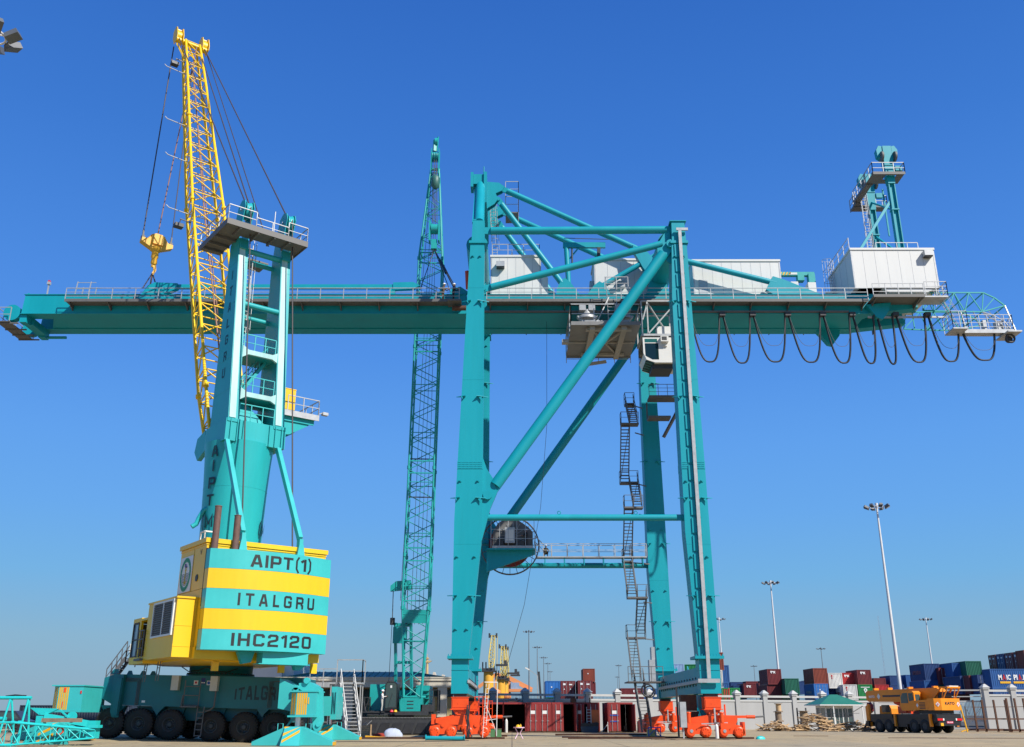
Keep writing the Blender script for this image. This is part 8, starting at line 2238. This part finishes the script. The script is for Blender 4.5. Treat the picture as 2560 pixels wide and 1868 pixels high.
o = thing('wooden_crate', 'pale timber crate with scrap sticking out, in front of the crawler tracks', 'crate', (XZ(902, 80, .4), 80, 0))
for k in range(5):
    MB().box(-.75, .75, -.45, -.42, .03 + k * .16, .17 + k * .16).build('board', WOOD3, o)
MB().piece().box(-.78, -.7, -.47, .45, 0, .85).piece().box(.7, .78, -.47, .45, 0, .85).piece().box(-.7, .7, -.4, .45, 0, .03).build('frame', WOOD, o)
q = MB()
for i in range(9):
    rnd = random.Random(i); q.piece().bar((rnd.uniform(-.6, .5), rnd.uniform(-.3, .3), .5), (rnd.uniform(-1.2, 1.3), rnd.uniform(-.3, .3), rnd.uniform(.85, 1.25)), .03)
q.build('scrap_rod', GALV, o)
o = thing('tarp_bundle', 'pale blue tarpaulin thrown over a red bundle before the crawler tracks', 'tarp', (XZ(971, 79, .3), 79, 0))
def blob(w, d, h, seed, cx=0, cz=0):
    rnd = random.Random(seed); n, m = 18, 7; vs = []
    for j in range(m + 1):
        v = j / m
        for i in range(n):
            t = 2 * math.pi * i / n; r = math.cos(v * math.pi / 2) ** .7 * (1 + .12 * math.sin(3 * t + seed) + rnd.uniform(-.05, .05))
            vs.append((cx + w * r * math.cos(t), d * r * math.sin(t), cz + h * math.sin(v * math.pi / 2) * (1 + rnd.uniform(-.06, .06))))
    fs = [(j * n + i, j * n + (i + 1) % n, (j + 1) * n + (i + 1) % n, (j + 1) * n + i) for j in range(m) for i in range(n)]
    q = MB(); q.add(vs, fs, True); return q
blob(.72, .5, .58, 2, .3).build('tarp_sheet', TARP, o)
blob(.75, .4, .24, 5, -.45).build('red_bundle', mat('red_cloth', (.35, .04, .02), .9, var=.3, scale=6), o)
o = thing('trestle', 'small blue steel trestle behind the far bogie drive', 'trestle', (XZ(1635, 76, .4), 76, 0))
for x in (-.45, .1, .45):
    MB().bar((x, -.3, 0), (x, -.3, .7), .06).build('trestle_leg', BLUEP, o)
MB().piece().bar((-.48, -.3, .68), (.48, -.3, .68), .07).piece().bar((-.45, -.3, .1), (.1, -.3, .6), .05).piece().bar((.1, -.3, .6), (.45, -.3, .05), .05).build('trestle_brace', BLUEP, o)
o = thing('yellow_box', 'pale yellow box standing inside the blue trestle', 'box', (XZ(1628, 76.3, .3), 76.3, 0))
MB().box(-.3, .35, -.2, .25, 0, .55).build('box_body', mat('pale_yellow_box', (.62, .48, .16), .6), o)
o = thing('yellow_foot_plate', 'yellow tipped steel plate on the ground behind the second outrigger pad', 'plate', (-9.3, 71.5, 0))
MB().prism([(-.9, .02), (.5, .02), (.5, .1), (-.9, .2)], 'y', -.3, .3).build('plate', STRIPE, o)
o = thing('teal_rag', 'crumpled turquoise rag on the end of the rusty rail at right', 'rag', (XZ(1900, 69.5, .1), 69.5, 0))
blob(.32, .22, .2, 8).build('cloth', JM, o)
o = thing('loose_cable', 'loose cables coiled on the ground before the near right bogie', 'cable', (XZ(1720, 67.5, 0), 67.5, .02))
q = MB(); rnd = random.Random(4)
for k in range(3):
    pts = []
    for i in range(40):
        t = i / 39
        pts.append((lerp(-2.4, 3.0, t) + .35 * math.sin(t * 11 + k * 2), .5 * math.sin(t * 17 + k) + k * .25, .02 + .01 * k))
    q.path(pts, .022, 5)
q.build('cable_run', mat('tan_cable', (.2, .14, .09), .7), o)
o = thing('ground_cable', 'thin dark cable snaking over the ground from the teal pipe to the left', 'cable', (XZ(980, 62, 0), 62, .0))
MB().path([(lerp(-6.5, 4.5, i / 40), .8 * math.sin(i / 40 * 7) + lerp(-1.2, 2.6, i / 40), .015) for i in range(41)], .02, 5).build('cable_run', CABLE, o)
for i, (px0, px1, y, lab) in enumerate(((2222, 2365, 73, 'long thin rusty strip on the ground below the truck crane'), (2350, 2560, 72, 'long thin rusty strip running to the right photo edge'), (1985, 2070, 80, 'short thin strip on the ground below the timber heaps'))):
    x0, x1 = XZ(px0, y, 0), XZ(px1, y, 0)
    o = thing('steel_strip', lab, 'steel strip', ((x0 + x1) / 2, y, 0), rad(-3))
    MB().box(-(x1 - x0) / 2, (x1 - x0) / 2, -.05, .05, .003, .035).build('strip', RUST, o)
rnd = random.Random(12)
gv = MB()
for i in range(260):
    y = rnd.uniform(50, 100); x = rnd.uniform(-.55, .55) * y; s = rnd.uniform(.008, .028)
    z = ground_z(x, y)
    gv.hexa([(x - s, y - s, z), (x + s, y - s, z), (x + s * .8, y + s, z), (x - s, y + s * .9, z), (x - s * .5, y - s * .4, z + s), (x + s * .6, y - s * .5, z + s * .8), (x + s * .4, y + s * .5, z + s), (x - s * .5, y + s * .4, z + s * .7)])
o = gv.build('ground_litter', mat('litter_grey', (.2, .17, .13), .9, var=.4, scale=2))
o['kind'] = 'stuff'; o['label'] = 'small stones and litter scattered over the sandy ground'

# ================================================================== people
def person(label, loc, rz, J, shirt, trousers, helmet=HELM, hip=.9, scale=1.0):
    o = thing('person', label, 'person', loc, rz)
    names = list(J); idx = {n: i for i, n in enumerate(names)}
    vs = [Vector(J[n][:3]) * scale for n in names]; rs = [J[n][3] * scale for n in names]
    es = []
    for a, b in (('pel', 'wst'), ('wst', 'chs'), ('chs', 'nck'), ('nck', 'hd1'), ('hd1', 'hd2'), ('hd1', 'nose'), ('chs', 'shl'), ('shl', 'ell'), ('ell', 'wrl'), ('wrl', 'hnl'), ('chs', 'shr'), ('shr', 'elr'), ('elr', 'wrr'), ('wrr', 'hnr'), ('pel', 'hpl'), ('hpl', 'knl'), ('knl', 'anl'), ('anl', 'tol'), ('pel', 'hpr'), ('hpr', 'knr'), ('knr', 'anr'), ('anr', 'tor')):
        es.append((idx[a], idx[b]))
    for h in ('l', 'r'):      # five fingers rooted in the palm
        w, e = Vector(J['wr' + h][:3]), Vector(J['hn' + h][:3]); d = (e - w).normalized()
        side = d.cross(Vector((0, 1, 0)));
        if side.length < .1: side = d.cross(Vector((1, 0, 0)))
        side.normalize(); dn = d.cross(side)
        base = idx['hn' + h]
        for k, (off, ln) in enumerate(((-.036, .07), (-.012, .085), (.012, .08), (.034, .06), (-.05, .03))):
            a = e + side * off + d * (.02 if k < 4 else -.03); b = a + d * ln * .6 + dn * .015; c = b + d * ln * .4 + dn * .03
            i0 = len(vs); vs += [a * scale, b * scale, c * scale]; rs += [.01 * scale, .009 * scale, .008 * scale]
            es += [(base, i0), (i0, i0 + 1), (i0 + 1, i0 + 2)]
    me = bpy.data.meshes.new('body'); me.from_pydata([tuple(v) for v in vs], es, [])
    ob = bpy.data.objects.new('body', me); COL.objects.link(ob)
    md = ob.modifiers.new('skin', 'SKIN'); md.use_smooth_shade = True
    sv = me.skin_vertices[0].data
    for i, r in enumerate(rs):
        sv[i].radius = (r, r); sv[i].use_root = (i == 0)
    s2 = ob.modifiers.new('sub', 'SUBSURF'); s2.levels = 1; s2.render_levels = 1
    dg = bpy.context.evaluated_depsgraph_get()
    m2 = bpy.data.meshes.new_from_object(ob.evaluated_get(dg))
    bpy.data.objects.remove(ob)
    for m_ in (trousers, shirt, SKIN, DARK): m2.materials.append(m_)
    seg = {}
    for p in m2.polygons:
        c = p.center / scale
        best = min(names, key=lambda n: (Vector(J[n][:3]) - c).length - J[n][3])
        p.material_index = {'pel': 0, 'hpl': 0, 'hpr': 0, 'knl': 0, 'knr': 0, 'anl': 0, 'anr': 0, 'tol': 3, 'tor': 3, 'hd1': 2, 'hd2': 2, 'nose': 2, 'nck': 2, 'hnl': 2, 'hnr': 2}.get(best, 1)
        p.use_smooth = True
    b = bpy.data.objects.new('body', m2); COL.objects.link(b); b.parent = o
    hd = Vector(J['hd2'][:3]) * scale; nb = Vector(J['nose'][:3]) * scale - Vector(J['hd1'][:3]) * scale; nb.z = 0; nb.normalize(); sd = nb.cross(Vector((0, 0, 1)))
    MB().lathe([(.135, -.01), (.125, .02), (.118, .06), (.08, .11), (.02, .13)], hd + Vector((0, 0, -.02)), n=16).hexa([hd + nb * .1 + sd * .07 + Vector((0, 0, -.03)), hd + nb * .1 - sd * .07 + Vector((0, 0, -.03)), hd + nb * .19 - sd * .05 + Vector((0, 0, -.04)), hd + nb * .19 + sd * .05 + Vector((0, 0, -.04)), hd + nb * .1 + sd * .07 + Vector((0, 0, -.01)), hd + nb * .1 - sd * .07 + Vector((0, 0, -.01)), hd + nb * .19 - sd * .05 + Vector((0, 0, -.025)), hd + nb * .19 + sd * .05 + Vector((0, 0, -.025))]).build('helmet', helmet, o)
    h1 = Vector(J['hd1'][:3]) * scale
    q = MB()
    for s_ in (-1, 1):
        q.piece().lathe([(.012, -.004), (.012, .004)], h1 + nb * .098 + sd * .035 * s_ + Vector((0, 0, .045)), n=8, d=nb)
    q.build('eye', DARK, o)
    MB().bar(h1 + nb * .096 + sd * .025 - Vector((0, 0, .045)), h1 + nb * .096 - sd * .025 - Vector((0, 0, .045)), .01).build('mouth', mat('lips', (.16, .06, .05), .6), o)
    return o
def stand(arms='down', bend=0.0):
    J = {'pel': (0, 0, .93, .13), 'wst': (0, -.02 - bend * .1, 1.08, .125), 'chs': (0, -.02 - bend * .3, 1.30, .14), 'nck': (0, -.02 - bend * .42, 1.46, .055), 'hd1': (0, -.04 - bend * .48, 1.57, .085), 'hd2': (0, -.02 - bend * .5, 1.67, .085), 'nose': (0, -.13 - bend * .5, 1.575, .02),
         'shl': (.18, -.02 - bend * .36, 1.39, .065), 'shr': (-.18, -.02 - bend * .36, 1.39, .065),
         'hpl': (.09, 0, .86, .095), 'knl': (.10, -.03, .48, .065), 'anl': (.11, .02, .09, .045), 'tol': (.12, -.14, .04, .04),
         'hpr': (-.09, 0, .86, .095), 'knr': (-.11, -.05, .48, .065), 'anr': (-.15, .0, .09, .045), 'tor': (-.17, -.16, .04, .04)}
    if arms == 'down':
        J.update({'ell': (.25, .0, 1.12, .048), 'wrl': (.25, -.1, .88, .034), 'hnl': (.25, -.13, .80, .036), 'elr': (-.25, .0, 1.12, .048), 'wrr': (-.25, -.1, .88, .034), 'hnr': (-.25, -.13, .80, .036)})
    elif arms == 'work':
        J.update({'ell': (.26, -.15 - bend * .3, 1.16, .048), 'wrl': (.12, -.38 - bend * .3, 1.12, .034), 'hnl': (.08, -.46 - bend * .3, 1.12, .036), 'elr': (-.26, -.15 - bend * .3, 1.16, .048), 'wrr': (-.12, -.38 - bend * .3, 1.14, .034), 'hnr': (-.08, -.46 - bend * .3, 1.15, .036)})
    elif arms == 'reach':
        J.update({'ell': (.28, -.2, 1.42, .048), 'wrl': (.2, -.42, 1.52, .034), 'hnl': (.18, -.5, 1.55, .036), 'elr': (-.24, -.12, 1.18, .048), 'wrr': (-.12, -.36, 1.2, .034), 'hnr': (-.08, -.44, 1.22, .036)})
    return J
def crouch():
    return {'pel': (0, .12, .32, .13), 'wst': (0, .06, .46, .13), 'chs': (0, -.06, .66, .145), 'nck': (0, -.12, .81, .055), 'hd1': (0, -.17, .90, .085), 'hd2': (0, -.16, 1.0, .085), 'nose': (0, -.26, .90, .02),
            'shl': (.18, -.08, .74, .065), 'shr': (-.18, -.08, .74, .065), 'hpl': (.1, .08, .3, .095), 'knl': (.17, -.3, .48, .065), 'anl': (.15, -.08, .09, .045), 'tol': (.16, -.24, .04, .04), 'hpr': (-.1, .08, .3, .095), 'knr': (-.17, -.3, .48, .065), 'anr': (-.15, -.08, .09, .045), 'tor': (-.16, -.24, .04, .04),
            'ell': (.27, -.2, .56, .048), 'wrl': (.2, -.38, .5, .034), 'hnl': (.16, -.45, .5, .036), 'elr': (-.27, -.2, .56, .048), 'wrr': (-.2, -.38, .5, .034), 'hnr': (-.16, -.45, .5, .036)}
person('worker in white shirt, pale trousers and white helmet beside the crawler crane cab', (XZ(955, 86.2, 2.7), 86.35, 1.845), rad(75), stand('reach'), CLOTHW, mat('pale_trousers', (.42, .42, .38), .9))
person('worker in brown overalls and white helmet on the boom walkway, left of two', (XZ(1107, 76.8, 36.5), 76.85, 35.56), rad(70), stand('work', .2), CLOTHB, CLOTHB, scale=1.02)
person('worker in black clothes and white helmet on the boom walkway, nearest the gantry leg', (XZ(1133, 76.8, 36.5), 76.85, 35.56), rad(80), stand('work', .1), CLOTHD, CLOTHD, scale=1.02)
person('worker in dark clothes and white helmet standing at the cable reel housing', (XZ(1316, 86.9, 16.6), 86.95, 15.76), rad(-60), stand('work'), CLOTHD, CLOTHD)
person('worker in olive clothes crouching on the reel walkway', (XZ(1364, 88.9, 15.8), 89.0, 15.305), rad(10), crouch(), mat('olive_cloth', (.06, .055, .025), .9), CLOTHD)
